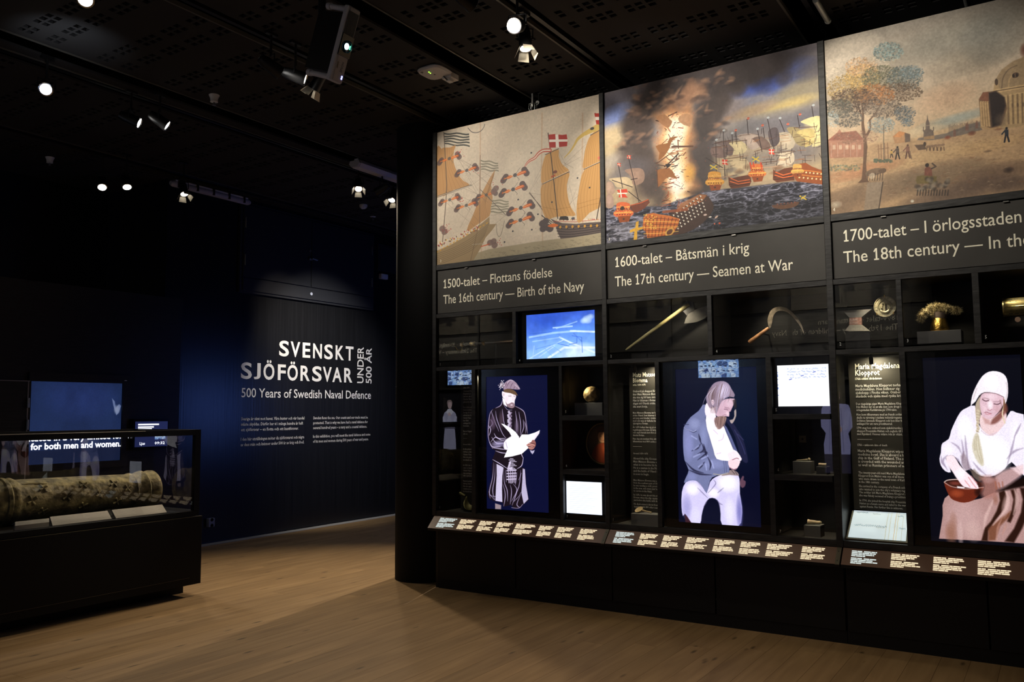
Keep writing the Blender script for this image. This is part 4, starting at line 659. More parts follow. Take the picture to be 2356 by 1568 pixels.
    # hair
    A.poly([(395,320),(432,262),(424,330),(436,400),(430,450),(418,480),(404,500),(390,420),(388,360)],(190,172,150),4,.95,sm=2)
    for k in range(8): A.dot((412-6*(k%2),392+k*24),13,(206,190,166),3,.95,ry=16,rot=.5 if k%2 else -.5); A.line([(400,398+k*24),(420,406+k*24)],(130,106,86),2.5,.7,2)
    A.poly([(384,590),(412,585),(432,660),(455,780),(462,850),(440,862),(390,800),(358,690)],(206,196,170),7,.85,sm=2); S([[(395,610),(400,720),(440,840)],[(410,600),(425,720),(450,830)],[(380,640),(385,730)]],(160,144,114),3,.5)
    S([[(640,270),(632,350),(620,420),(642,495)]],(226,206,176),6,.9,3); A.poly([(630,280),(655,270),(652,350),(640,400),(628,380)],(120,76,56),4,.8)
    A.poly([(348,345),(360,262),(398,170),(448,92),(505,54),(570,50),(628,72),(660,118),(670,200),(666,270),(645,330),(632,270),(560,238),(470,230),(422,258),(392,308),(362,334)],(246,238,246),3,sm=2); A.soft((530,150),80,80,(255,255,255),.9); S([[(470,234),(560,242),(634,274)],[(420,260),(470,232)]],(120,96,100),3,.8,2); S([[(655,150),(664,220),(648,300)],[(400,200),(370,290)]],(190,170,176),5,.6,5)
    # bowl and hands
    A.dot((292,1018),170,(60,26,20),3,ry=38); A.poly([(122,1004),(140,1070),(178,1140),(230,1166),(292,1178),(370,1158),(430,1100),(462,1045),(380,1060),(292,1062),(190,1048)],(104,38,22),3,sm=2); A.soft((230,1100),70,40,(160,70,40),.8); A.soft((420,1090),50,50,(34,14,12),.9); S([[(122,1002),(150,985),(230,978),(300,985)]],(210,180,170),5,.9,2); S([[(122,1004),(180,1038),(250,1052),(330,1060),(458,1046)]],(176,130,120),5,.9,2); A.soft((215,1012),60,20,(130,60,50),.8)
    A.poly([(136,790),(160,774),(205,778),(250,850),(300,905),(350,950),(395,1005),(418,1055),(380,1058),(320,1050),(280,1035),(240,985),(190,910),(150,850)],(250,226,234),4,sm=2); A.soft((260,930),60,60,(255,244,250),.9); S([[(330,960),(370,1020),(395,1050)],[(300,990),(340,1040)],[(350,950),(400,1010)]],(216,150,156),5,.8,4); A.poly([(230,1036),(300,1045),(290,1056),(235,1052)],(240,230,236),4)
    A.poly([(560,945),(690,880),(770,905),(785,940),(740,980),(650,1040),(580,1060),(560,1000)],(206,166,166),16,.9,sm=2); A.poly([(430,960),(520,950),(570,980),(590,1060),(540,1130),(470,1140),(440,1100),(455,1030)],(170,116,106),22,.85,sm=2); A.poly([(690,880),(800,850),(806,930),(770,940)],(236,206,210),10,.9); S([[(560,1000),(570,1060)],[(590,1010),(600,1050)],[(620,1000),(625,1040)]],(150,84,60),6,.6,6); A.soft((500,980),60,40,(200,160,160),.5)
    A.mottle(.05,3,3,1)
    return A.out()

def art_wreck(X,ya,yb,z0,z1):
    A=Art(430,250,X,ya,yb,z0,z1,(0,0,0),(1000,690,2.75)); A.grad([(0,(56,92,206)),(.4,(96,146,240)),(1,(150,196,255))])
    A.soft((700,140),160,70,(40,76,190),.7); A.soft((900,330),160,70,(220,240,255),.9); A.soft((620,190),80,60,(70,110,224),.8); A.soft((760,300),120,60,(150,196,255),.6)
    for p,w,c in [([(600,235),(750,208),(890,195)],11,(170,210,255)),([(750,175),(870,165)],8,(190,222,255)),([(770,180),(900,135)],6,(160,200,250)),([(600,370),(720,300),(815,252)],4,(215,235,255)),([(630,290),(620,365)],5,(170,206,255)),([(790,235),(860,268),(1010,330)],9,(225,242,255)),([(860,195),(1012,200)],10,(225,242,255)),([(720,365),(820,300),(1010,300)],12,(230,244,255)),([(620,262),(800,235)],6,(160,200,250)),([(660,360),(760,290)],4,(200,226,255)),([(880,210),(930,260)],6,(90,130,220)),([(640,310),(815,262)],3,(90,140,230)),([(690,300),(740,350)],4,(130,180,250)),([(735,280),(800,330)],4,(130,180,250))]: A.line(p,c,w,.85,4)
    for p in [[(850,280),(900,270),(900,230)],[(600,215),(740,200)],[(870,225),(930,235),(935,330)],[(780,275),(850,290)]]: A.line(p,(60,104,214),4,.7,3)
    for c in [(960,115),(985,105),(945,130),(970,130)]: A.soft(c,28,22,(200,226,255),.8)
    A.mottle(.10,30,5,4); return A.out()

def art_crowd(w=260,h=170,sd=3):
    A=Art(w,h,6,1,0,0,1,(120,160,225),None); rs=np.random.RandomState(sd); A.mottle(.35,14,sd,3)
    for r in range(3):
        for k in range(8):
            x=(k+.5)*w/8+rs.randn()*6+r*9; y=h*(.16+.27*r)+rs.randn()*5; s=h*.105; c=[(214,234,255),(150,190,240),(60,84,140),(190,216,252)][rs.randint(4)]
            A.poly([(x-s*.9,y+s*3),(x-s*1.0,y+s*1.1),(x-s*.3,y+s*.7),(x+s*.4,y+s*.7),(x+s*1.0,y+s*1.2),(x+s*.8,y+s*3)],c,1.5,.95); A.line([(x-s*.8,y+s*1.2),(x+s*(rs.rand()*2-1),y+s*2.2)],tuple(v*.7 for v in c),s*.35,.9); A.line([(x+s*.9,y+s*1.3),(x+s*(rs.rand()*3-1),y+s*(.4+1.6*rs.rand()))],(224,238,255),s*.3,.8)
            A.dot((x,y+s*.1),s*.48,(170,200,240),ry=s*.6); A.poly([(x-s*.5,y),(x-s*.4,y-s*.6),(x+s*.3,y-s*.7),(x+s*.55,y-s*.1),(x+s*.2,y-s*.2)],(26,40,76),1.2)
    for _ in range(60): x,y=rs.rand()*w,rs.rand()*h; A.line([(x,y),(x+rs.randn()*10,y+rs.randn()*12)],(30,46,90) if rs.rand()<.6 else (225,240,255),1.6,.6)
    A.line([(0,h*.52),(w,h*.5)],(235,245,255),2.5,.6); return A.out()

def art_figure(kind):
    A=Art(230,420,6,1,0,0,1,(4,5,12),None)
    if kind==0: # woman, white collar, clasped hands
        A.poly([(82,110),(60,130),(52,190),(70,215),(60,400),(160,400),(150,215),(168,190),(158,130),(138,110)],(176,176,206),2,sm=2); A.poly([(96,96),(78,116),(110,140),(142,116),(124,96)],(230,230,246)); A.dot((110,72),17,(206,180,184),ry=23); A.poly([(90,72),(92,46),(110,38),(130,46),(131,70),(122,54),(100,54)],(150,130,130),2,sm=2); A.dot((112,132),11,(214,186,190),ry=15); A.line([(60,150),(90,205),(112,145)],(200,200,226),16,.9); A.line([(160,150),(140,205),(114,145)],(200,200,226),16,.9); A.line([(62,216),(158,216)],(60,60,80),6)
    elif kind==1: # pale smock and bowl held low
        A.poly([(70,90),(48,110),(40,200),(60,230),(55,330),(175,330),(165,230),(186,200),(180,110),(150,90)],(170,170,222),2,sm=2); A.dot((112,55),19,(206,176,176),ry=25); A.poly([(92,60),(90,34),(112,22),(134,34),(133,58),(120,40)],(120,96,84),2); A.line([(60,130),(70,200),(100,210)],(190,190,236),22,.9); A.dot((104,212),16,(206,170,170)); A.line([(90,110),(84,320)],(110,110,160),4,.6); A.line([(140,120),(150,320)],(110,110,160),4,.6); A.poly([(55,330),(175,330),(175,420),(55,420)],(60,56,80),2)
    else: # officer with dark coat
        A.poly([(70,95),(46,120),(40,260),(60,280),(58,400),(172,400),(168,280),(190,260),(182,120),(150,95)],(34,36,60),2,sm=2); A.dot((112,58),19,(190,160,160),ry=25); A.poly([(90,50),(92,28),(112,20),(134,28),(136,50)],(60,50,50),2); A.line([(112,100),(112,280)],(190,180,130),4); A.line([(60,160),(150,210)],(70,72,110),20,.8); A.dot((150,212),12,(190,160,160)); A.poly([(98,84),(112,110),(126,84)],(220,220,236))
    return A.out()

def art_backmural(sd):
    A=Art(300,220,6,1,0,0,1,(150,140,118),None); A.mottle(.15,60,sd,3); rs=np.random.RandomState(sd); A.poly([(0,150),(300,135),(300,220),(0,220)],(70,66,58),3)
    for k in range(9): x=20+rs.rand()*260; y=120+rs.rand()*50; A.poly([(x-12,y+46),(x-10,y),(x+10,y),(x+12,y+46)],(30,28,28),2); A.dot((x,y-8),8,(40,34,32))
    A.poly([(90,30),(130,10),(135,120),(88,120)],(190,180,156),3); return A.out()

def art_letter(X,ya,yb,z0,z1,warm=False):
    A=Art(300,220,6,1,0,0,1,(214,232,240) if not warm else (255,255,255),None)
    if warm:
        for r in range(4):
            for k in range(30):
                if NR.rand()<.55: x=60+k*7.5; y=22+r*15+NR.randn()*2; A.line([(x,y),(x+2,y-5*NR.rand()),(x+4,y+3*NR.rand()),(x+7,y-2)],(110,150,235),1.3,.8)
        for k in range(3): A.line([(70+k*70,78-k*18),(84+k*70,74-k*18)],(40,70,200),3.5,.9)
        for k in range(12): A.dot((1.5,30+NR.rand()*150),2,(60,110,220))
        return A.out()
    for x,c in [(196,(190,180,140)),(214,(200,190,150)),(240,(196,150,80)),(252,(210,190,130)),(278,(190,190,170))]: A.line([(x,0),(x-4,220)],c,2.5,.8,2)
    A.mottle(.04,40,5,3)
    def hand(x,y,n,s=1,c=(96,104,110)):
        for k in range(n): A.line([(x+k*9*s,y+4*s*math.sin(k*1.7)),(x+k*9*s+3*s,y-9*s*NR.rand()-2),(x+k*9*s+6*s,y+6*s*NR.rand()),(x+(k+1)*9*s,y+4*s*math.sin(k*1.7+1.7))],c,1.8,.8,1.2,sm=4)
    hand(18,16,8,.9); hand(110,22,6,.8,(150,150,140)); hand(20,120,17,1.15); hand(245,30,4,.9); hand(262,125,4,.9); hand(140,128,5,1.,(140,136,120)); return A.out()

def art_portrait():
    A=Art(220,300,6,1,0,0,1,(60,44,32),None); A.soft((110,120),120,150,(120,88,56),.9); A.dot((110,95),36,(196,140,100),4,ry=48); A.poly([(70,70),(80,40),(110,28),(142,40),(152,80),(140,60),(84,62)],(90,60,40),4,sm=2); A.poly([(30,300),(40,200),(80,150),(140,150),(185,200),(195,300)],(150,64,36),5,sm=2); A.soft((150,190),50,60,(226,116,60),.8); A.line([(92,92),(102,94)],(60,36,28),3); A.line([(120,92),(132,94)],(60,36,28),3); A.line([(98,122),(122,123)],(140,70,56),3); A.line([(110,95),(106,110),(112,112)],(150,96,70),2); return A.out()

def art_seafog():
    A=Art(420,340,6,1,0,0,1,(42,62,112),None); A.soft((230,60),190,120,(50,70,134),.9); A.mottle(.12,60,9,4); A.mottle(.05,3,4,1); A.poly([(0,285),(420,278),(420,340),(0,340)],(26,32,60),6,.5)
    A.poly([(372,66),(386,80),(392,108),(408,92),(418,100),(408,130),(396,142),(388,120),(380,100)],(150,170,226),3,.9); A.soft((398,116),18,24,(190,204,240),.8); return A.out()
# ============================================================ shared materials
BLK=mat('black',(.012,.0115,.0115),.45,spec=.3,var=.35,scale=6,stretch=(1,1,14)); 
FRAME=mat('black_stained_wood',(.021,.020,.019),.5,spec=.4,var=.5,scale=40,bump=.25,stretch=(1,.25,1))
BOARD=mat('title_board',(.050,.047,.042),.6,spec=.3,var=.12,scale=3)
BASE=mat('base_panel',(.010,.0098,.0105),.5,spec=.25)
CREAM=mat('cream_print',(.92,.88,.70),.6); WHITEP=mat('white_print',(.75,.75,.75),.6); DIMP=mat('small_print',(.62,.62,.60),.6)
WALL=mat('dark_wall_paint',(.009,.0095,.0115),.29,spec=.5,var=.25,scale=3,stretch=(14,14,.3),bump=.12)
CEIL=mat('ceiling_panel_paint',(.026,.024,.023),.8,spec=.2); VOID=mat('void_black',(.002,.002,.002),.9,spec=0)
METAL=mat('dull_metal',(.35,.34,.32),.35,.9); WHT=mat('white_plastic',(.62,.60,.60),.5); BRASS=mat('brass',(.62,.42,.14),.3,1.,var=.3,scale=30)
GREY=mat('grey_plinth_paint',(.16,.155,.145),.7); LENS=mat('lamp_lens',(1,1,1),emit=(1,.97,.9),es=9); CHROME=mat('polished_reflector',(.8,.8,.8),.15,1)
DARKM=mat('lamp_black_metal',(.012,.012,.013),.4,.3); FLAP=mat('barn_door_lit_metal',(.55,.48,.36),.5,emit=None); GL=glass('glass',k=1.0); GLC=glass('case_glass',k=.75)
SCR=mat('screen_off_black',(.004,.004,.005),.2,spec=.5)
def st(o): o['kind']='structure'; return o
PX=lambda X,px,py:at(0,X,px,py)
# ============================================================ floor of pine planks
def plankmat():
    m=bpy.data.materials.new('pine_plank'); m.use_nodes=True; nt=m.node_tree; b=nt.nodes['Principled BSDF']; N=nt.nodes.new; L=nt.links.new
    tc=N('ShaderNodeTexCoord'); oi=N('ShaderNodeObjectInfo'); mp=N('ShaderNodeMapping'); mp.inputs['Scale'].default_value=(.8,9,1)
    ad=N('ShaderNodeVectorMath'); sc=N('ShaderNodeVectorMath'); sc.operation='SCALE'; cx=N('ShaderNodeCombineXYZ'); L(oi.outputs['Random'],cx.inputs[0]); L(oi.outputs['Random'],cx.inputs[1]); L(cx.outputs[0],sc.inputs[0]); sc.inputs['Scale'].default_value=37
    L(tc.outputs['Object'],ad.inputs[0]); L(sc.outputs[0],ad.inputs[1]); L(ad.outputs[0],mp.inputs[0])
    n=N('ShaderNodeTexNoise'); n.inputs['Scale'].default_value=1.6; n.inputs['Detail'].default_value=7; n.inputs['Distortion'].default_value=.6; L(mp.outputs[0],n.inputs['Vector'])
    cr=N('ShaderNodeValToRGB'); L(n.outputs['Fac'],cr.inputs[0]); e=cr.color_ramp.elements; e[0].position=.3; e[0].color=(.28,.175,.082,1); e[1].position=.68; e[1].color=(.40,.262,.128,1); e.new(.5).color=(.345,.222,.105,1)
    mp2=N('ShaderNodeMapping'); mp2.inputs['Scale'].default_value=(2.2,7.,1); L(ad.outputs[0],mp2.inputs[0]); v=N('ShaderNodeTexVoronoi'); v.inputs['Scale'].default_value=1.; L(mp2.outputs[0],v.inputs['Vector'])
    mr=N('ShaderNodeMapRange'); mr.inputs[1].default_value=.05; mr.inputs[2].default_value=.13; mr.inputs[3].default_value=.38; mr.inputs[4].default_value=1.; L(v.outputs['Distance'],mr.inputs[0])
    mv=N('ShaderNodeMapRange'); mv.inputs[3].default_value=.92; mv.inputs[4].default_value=1.06; L(oi.outputs['Random'],mv.inputs[0])
    n2=N('ShaderNodeTexNoise'); n2.inputs['Scale'].default_value=.9; L(tc.outputs['Object'],n2.inputs['Vector']); m3=N('ShaderNodeMapRange'); m3.inputs[1].default_value=.3; m3.inputs[2].default_value=.7; m3.inputs[3].default_value=.88; m3.inputs[4].default_value=1.1; L(n2.outputs['Fac'],m3.inputs[0])
    q=N('ShaderNodeMath'); q.operation='MULTIPLY'; L(mr.outputs[0],q.inputs[0]); L(mv.outputs[0],q.inputs[1]); q2=N('ShaderNodeMath'); q2.operation='MULTIPLY'; L(q.outputs[0],q2.inputs[0]); L(m3.outputs[0],q2.inputs[1])
    mu=N('ShaderNodeVectorMath'); mu.operation='SCALE'; L(cr.outputs[0],mu.inputs[0]); L(q2.outputs[0],mu.inputs['Scale']); L(mu.outputs[0],b.inputs['Base Color'])
    b.inputs['Roughness'].default_value=.55; b.inputs['Specular IOR Level'].default_value=.25
    bp=N('ShaderNodeBump'); bp.inputs['Strength'].default_value=.12; bp.inputs['Distance'].default_value=.004; L(n.outputs['Fac'],bp.inputs['Height']); L(bp.outputs[0],b.inputs['Normal']); return m
PLK=plankmat()
fl=st(bx('floor',mat('subfloor',(.05,.035,.02),.9),None,-1.6,11.1,-2.1,10.4,-.12,-.022))
PW=.166; rows=int((9.0-(-.1))/PW)+1; pm={}
for r in range(rows):
    y0=-.1+r*PW; y1=min(y0+PW,8.955); x=-.2-(r*1.37)%2.6; 
    if y1-y0<.03: continue
    while x<10.9:
        Lp=4.0; xa,xb=max(x,-.4),min(x+Lp,11.0)
        vis=xb>max(.45*y0-.6,0)
        if xb-xa>.1 and vis:
            key=(round(xb-xa,3),round(y1-y0,3))
            if key not in pm:
                o=MB().box(0,key[0]-.0012,0,key[1]-.0014,-.022,0).build('plank',PLK,fl,bevel=0); pm[key]=o.data
            else:
                o=bpy.data.objects.new('plank',pm[key]); COL.objects.link(o); o.parent=fl
            o.location=(xa,y0,0)
        x+=Lp
st(bx('lit_strip_1',mat('lit_floor_strip',(.42,.41,.40),.6,var=.1,scale=3,stretch=(1,8,1)),None,6.1,11.0,8.80,8.94,.0005,.004))  # lit strip of floor along the wall, its brightness put into a pale colour
# ============================================================ room shell
wb=st(bx('wall_back',WALL,None,6.10,11.0,8.955,9.1,0,4.6)); st(bx('wall_right',WALL,None,11.0,11.12,-2.1,10.4,0,4.6)); st(bx('wall_left',WALL,None,-1.6,-1.5,-2.1,10.4,0,4.6)); st(bx('wall_front',WALL,None,-1.5,11.0,-2.1,-2.0,0,4.6)); st(bx('wall_back_2',WALL,None,-1.5,6.22,10.2,10.3,0,4.6)); st(bx('wall_side',WALL,None,6.10,6.22,9.1,10.2,0,4.6))
ceil=st(bx('ceiling',VOID,None,-1.6,11.12,-2.1,10.4,4.60,4.70))
# perforated ceiling panels with real square holes, between the slots that carry the lighting tracks
def perf(y0,y1,x0=-1.5,x1=11.0,z=4.45,ph=5.04):
    hx=[];k0=int((x0-ph)/.61)-1
    for k in range(k0,int((x1-ph)/.61)+2):
        for d in (0,.0615,.205,.2665):
            c=ph+k*.61+d
            if x0+.05<c-.021 and c+.021<x1-.05: hx.append((c-.021,c+.021))
    hy=[]
    for k in range(-16,30):
        for d in (-.08,0,.08):
            c=2.645+k*.305+d
            if y0+.03<c-.026 and c+.026<y1-.03: hy.append((c-.026,c+.026))
    xs=sorted([x0,x1]+[v for h in hx for v in h]); ys=sorted([y0,y1]+[v for h in hy for v in h]); HX=set(h[0] for h in hx); HY=set(h[0] for h in hy)
    V=[(x,y,z) for y in ys for x in xs]; nx=len(xs); F=[]; n0=len(V); V+=[(x,y,z+.02) for y in ys for x in xs]
    for j in range(len(ys)-1):
        for i in range(nx-1):
            a,b,c,d=j*nx+i,j*nx+i+1,(j+1)*nx+i+1,(j+1)*nx+i
            if xs[i] in HX and ys[j] in HY: F+=[(a,a+n0,b+n0,b),(b,b+n0,c+n0,c),(c,c+n0,d+n0,d),(d,d+n0,a+n0,a)]
            else: F.append((a,d,c,b))
    a,b,c,d=0,nx-1,len(ys)*nx-1,(len(ys)-1)*nx; F+=[(a,b,b+n0,a+n0),(b,c,c+n0,b+n0),(c,d,d+n0,c+n0),(d,a,a+n0,d+n0)]
    me=bpy.data.meshes.new('ceiling_panel'); me.from_pydata(V,[],F); me.materials.append(CEIL); o=bpy.data.objects.new('ceiling_panel',me); COL.objects.link(o); o.parent=ceil
FLD=[(-2.0,1.27),(1.50,2.98),(3.12,3.90),(4.09,4.87),(5.02,6.43),(6.64,6.76),(6.92,8.60),(8.76,10.2)]
for i,(a,b) in enumerate(FLD): perf(a,b,ph=5.04 if i in(1,2,3) else 5.04-.165)
LIP=mat('slot_edge_trim',(.075,.068,.055),.5)
for (a,b) in ((1.27,1.50),(2.98,3.12),(3.90,4.09),(4.87,5.02),(6.43,6.64),(6.76,6.92),(8.60,8.76)):
    bx('slot_edge',LIP,ceil,-1.5,11.0,b-.002 if a in(1.27,2.98,4.87) else a-.014,b+.014 if a in(1.27,2.98,4.87) else a+.002,4.442,4.475)
for y in (1.36,3.05,4.945,6.84,8.68):
    t=bx('lighting_track',DARKM,None,.2,10.8,y-.018,y+.018,4.455,4.60); tag(t,'black ceiling lighting track running '+{1.36:'above the townscape mural, nearest the camera',3.05:'past the bright round spotlight at top centre',4.945:'past the white projector',6.84:'past the pair of spotlights left of the sprinkler cup',8.68:'close to the title wall, farthest back'}[y],'track','ceiling lighting tracks')
# ============================================================ title wall
tl=thing('title_lettering','large off-white exhibition title SVENSKT SJÖFÖRSVAR UNDER 500 ÅR on the dark wall','sign',(7.25,8.95,1.9))
TY=8.953
def wl(px,py): p=at(1,TY,px,py); return p[0],p[2]
def glyph(ch,xa,xb,zb,cap,m,par,off=.022,rot=False):
    v,f=tmesh(ch,4,off); x0,x1=v[:,0].min(),v[:,0].max(); z0,z1=v[:,1].min(),v[:,1].max(); H=CAP+2*off
    if ch=='J': zz=(v[:,1]-z0)/(z1-z0)*cap
    else: zz=(v[:,1]+off)/H*cap
    xx=(v[:,0]-x0)/(x1-x0); L=wloc(par)
    if rot: P=[(xa-q*cap if 0 else xa-cap+0+ (cap-z_) , TY-.003, zb+x_*(xb)) for x_,z_,q in zip(xx,zz,zz)]
    else: P=[(xa+x_*(xb-xa),TY-.003,zb+z_) for x_,z_ in zip(xx,zz)]
    me=bpy.data.meshes.new('letter'); me.from_pydata([tuple(Vector(p)-L) for p in P],[],f); me.materials.append(m); o=bpy.data.objects.new('letter',me); COL.objects.link(o); o.parent=par
cz=lambda x,y:(480+x/4.9,740+y/4.9)
for ch,a,b in zip('SVENSKT',(793,922,1058,1176,1302,1430,1544),(904,1030,1145,1276,1400,1524,1632)):
    x0,_=wl(*cz(a,340)); x1,_=wl(*cz(b,340)); glyph(ch,x0,x1,2.388,.214,WHITEP,tl)
for ch,a,b in zip('SJÖFÖRSVAR',(362,508,616,778,886,1034,1166,1286,1394,1526),(486,584,740,868,1004,1140,1274,1386,1500,1620)):
    x0,_=wl(*cz(a,580)); x1,_=wl(*cz(b,580)); glyph(ch,x0,x1,2.057,.216,WHITEP,tl)
def vtext(s,pxl,pxr,z0,z1):
    xl,_=wl(pxl,840); xr,_=wl(pxr,840); v,f=tmesh(s,4,.012); x0,x1=v[:,0].min(),v[:,0].max(); L=wloc(tl)
    P=[(xr-(q[1]/CAP)*(xr-xl),TY-.003,z0+(q[0]-x0)/(x1-x0)*(z1-z0)) for q in v]
    me=bpy.data.meshes.new('lettering'); me.from_pydata([tuple(Vector(p)-L) for p in P],[],[t[::-1] for t in f]); me.materials.append(WHITEP); o=bpy.data.objects.new('lettering',me); COL.objects.link(o); o.parent=tl
x,za=wl(832,881); x,zb=wl(832,798); vtext('UNDER',822,836,za,zb); x,za=wl(852,882); x,zb=wl(852,800); vtext('500 ÅR',842,854.5,za,zb)
a=wl(555,913); b=wl(853,916); letter('500 Years of Swedish Naval Defence',WHITEP,tl,(a[0],TY-.003,a[1]),(1,0,0),(0,0,1),width=b[0]-a[0],cap=.118,offset=.006,res=3)
it=thing('intro_text','small white two-column introduction text under the title on the dark wall','sign',(7.25,8.95,1.2))
for px,pr_,y0,rows_ in ((554.5,700,966.5,['Sverige är vänt mot havet. Våra kuster och vår handel','måste skyddas. Därför har vi i många hundra år haft','ett sjöförsvar – en flotta och ett kustförsvar.','','I den här utställningen möter du sjöförsvaret och några','av dess män och kvinnor under 500 år av krig och fred.']),(720.5,852,964,['Sweden faces the sea. Our coasts and our trade must be','protected. That is why we have had a naval defence for','several hundred years – a navy and a coastal defence.','','In this exhibition, you will meet the naval defence and some','of its men and women during 500 years of war and peace.'])):
    a=wl(px,y0); e=wl(pr_,y0); W_=e[0]-a[0]; mx=max(len(t) for t in rows_)
    zt=a[1]; ztop=zt; dz=(zt-wl(px,(1026 if px<600 else 1018))[1])/4.75
    k=0
    for t in rows_:
        if t: letter(t,DIMP,it,(a[0],TY-.003,zt),(1,0,0),(0,0,1),width=W_*min(1,len(t)/mx+.05),cap=.040,offset=.012,res=1)
        zt-=dz*(1.0 if t else .75)
# overhead storage hatch
H=thing('wall_cupboard','dark two-door cupboard high on the title wall above the lettering','cupboard',(7.2,8.955,3.2)); HM=mat('cupboard_paint',(.021,.023,.030),.5,spec=.35)
def hz(px,py): p=at(1,8.90,px,py); return p[0],p[2]
hx0,hx1,hzt,hzb=7.20,9.68,4.20,3.22; hm=hz(716,620)[0]
bx('carcass',HM,H,hx0-.04,hx1+.04,8.915,8.955,hzb-.03,4.40); 
d1=bx('door',HM,H,hx0,hm-.006,8.895,8.915,3.40,4.36,bevel=.002); d2=bx('door',HM,H,hm+.006,hx1,8.895,8.915,3.40,4.36,bevel=.002); bx('bottom_rail',HM,H,hx0,hx1,8.895,8.915,hzb,3.385,bevel=.002)
h=thing('h','h','h'); bpy.data.objects.remove(h)
MB().tube([(hm-.03,8.87,3.80),(hm-.03,8.84,3.80),(hm+.06,8.84,3.79)],.012,8).tube([(hm-.06,8.885,3.80),(hm-.005,8.885,3.80)],.02,8).lathe((hm-.03,8.895,3.92),(0,-1,0),[(0,.02),(.012,.018)],12).build('handle',METAL,d1)
for X_,par in ((hx0+.02,d1),(hx1-.03,d2)):
    for z in (3.62,4.12): MB().tube([(X_,8.886,z-.07),(X_,8.886,z+.07)],.008,8).build('hinge',METAL,par)
MB().lathe((hm,8.895,3.30),(0,-1,0),[(0,.022),(.01,.022)],14).build('lock',mat('lock_blue_white',(.5,.55,.7),.3),H)
p=hz(875,562); q=hz(916,570); r_=hz(873,618)
h2=thing('wall_hatch','small dark hatch beside the cupboard, next to the pillar','hatch',(p[0],8.955,r_[1])); bx('frame',HM,h2,p[0]-.02,p[0]+.72,8.925,8.955,r_[1]-.02,p[1]+.02); bx('flap',HM,h2,p[0]+.01,p[0]+.69,8.912,8.925,r_[1]+.01,p[1]-.01,bevel=.002)
p=at(1,8.93,874,629); q=at(1,8.93,887,643)
tb=thing('alarm_box','small white square box on the wall under the hatch beside the pillar','box',(p[0],8.955,q[2])); bx('housing',WHT,tb,p[0],q[0]+.02,8.89,8.955,q[2],p[2],bevel=.006); bx('front_cover',WHT,tb,p[0]+.02,q[0]+.005,8.884,8.89,q[2]+.02,p[2]-.02)
p=at(1,8.94,476,1192); q=at(1,8.94,490,1210)
so=thing('wall_socket','small grey double wall socket low on the title wall right of the display case','socket',(p[0],8.955,q[2])); bx('housing',mat('socket_grey',(.25,.27,.34),.4),so,p[0],q[0],8.90,8.955,q[2],p[2],bevel=.006)
zc=(q[2]+p[2])/2; 
for dz in (-.035,.035): MB().lathe(((p[0]+q[0])/2,8.901,zc+dz),(0,-1,0),[(0,.022),(.003,.022),(.0031,.017),(.001,.016)],16).build('outlet',SCR,so)
st(bx('baseboard_back',WALL,None,6.3,11.0,8.94,8.955,0,.012))
# ============================================================ round pillar
MB().lathe((6.49,5.285,0),(0,0,1),[(0,.27),(4.45,.27)],64).build('pillar',mat('pillar_black',(.009,.009,.009),.7,spec=.15),None,'round black floor-to-ceiling pillar at the left end of the exhibition wall','pillar')
bpy.data.objects['pillar']['kind']='structure'
# ============================================================ the three display bays
def plate(px,py,X=6.17): p=PX(X,px,py); return p[1],p[2]
BY=[(4.870,3.130),(3.090,1.350),(1.306,-.434)]
BN=['of the 16th century, nearest the pillar','of the 17th century, in the middle','of the 18th century, at the right edge']
ML=['mural of a parchment sea battle with Danish-flagged ship and fire bombs','mural of a warship exploding in flames amid a fleet','mural of a townscape with a tall tree and domed building']
arts=[art_mural1,art_mural2,art_mural3]
Zr=dict(bot=.700,r3=.735)
def open_list(i):
    a,b=BY[i]
    if i==0: return [(4.860,4.017,2.019,2.480),(3.980,3.130,2.019,2.480),(4.860,4.464,.70,1.985),(4.421,3.551,.70,1.985),(3.521,3.130,1.568,1.985),(3.521,3.130,1.119,1.526),(3.521,3.130,.70,1.080)]
    if i==1: return [(3.090,2.234,2.019,2.480),(2.198,1.350,2.019,2.480),(3.090,2.676,.70,1.985),(2.640,1.800,.70,1.985),(1.762,1.360,1.571,1.985),(1.762,1.360,1.139,1.533),(1.762,1.360,.70,1.097)]
    return [(1.300,.899,2.030,2.485),(.866,.444,2.030,2.485),(.405,-.434,2.030,2.485),(1.300,.899,.70,1.985),(.862,.020,.70,1.985),(-.02,-.434,1.568,1.985),(-.02,-.434,.70,1.526)]
NUM=['2','4','1','','5','6','7'],['2','4','1','','5','6','7'],['2','3','5','1','','6','7']
TIT=[('1500-talet – Flottans födelse',(1020.5,663),(1270.5,635),'The 16th century — Birth of the Navy',(1020,699),(1344,669)),
     ('1600-talet – Båtsmän i krig',(1415.5,614.5),(1724,586),'The 17th century — Seamen at War',(1415,659),(1825,620)),
     ('1700-talet – I örlogsstaden',(1941,556),(2351,516),'The 18th century — In the Naval City',(1941,605),None)]
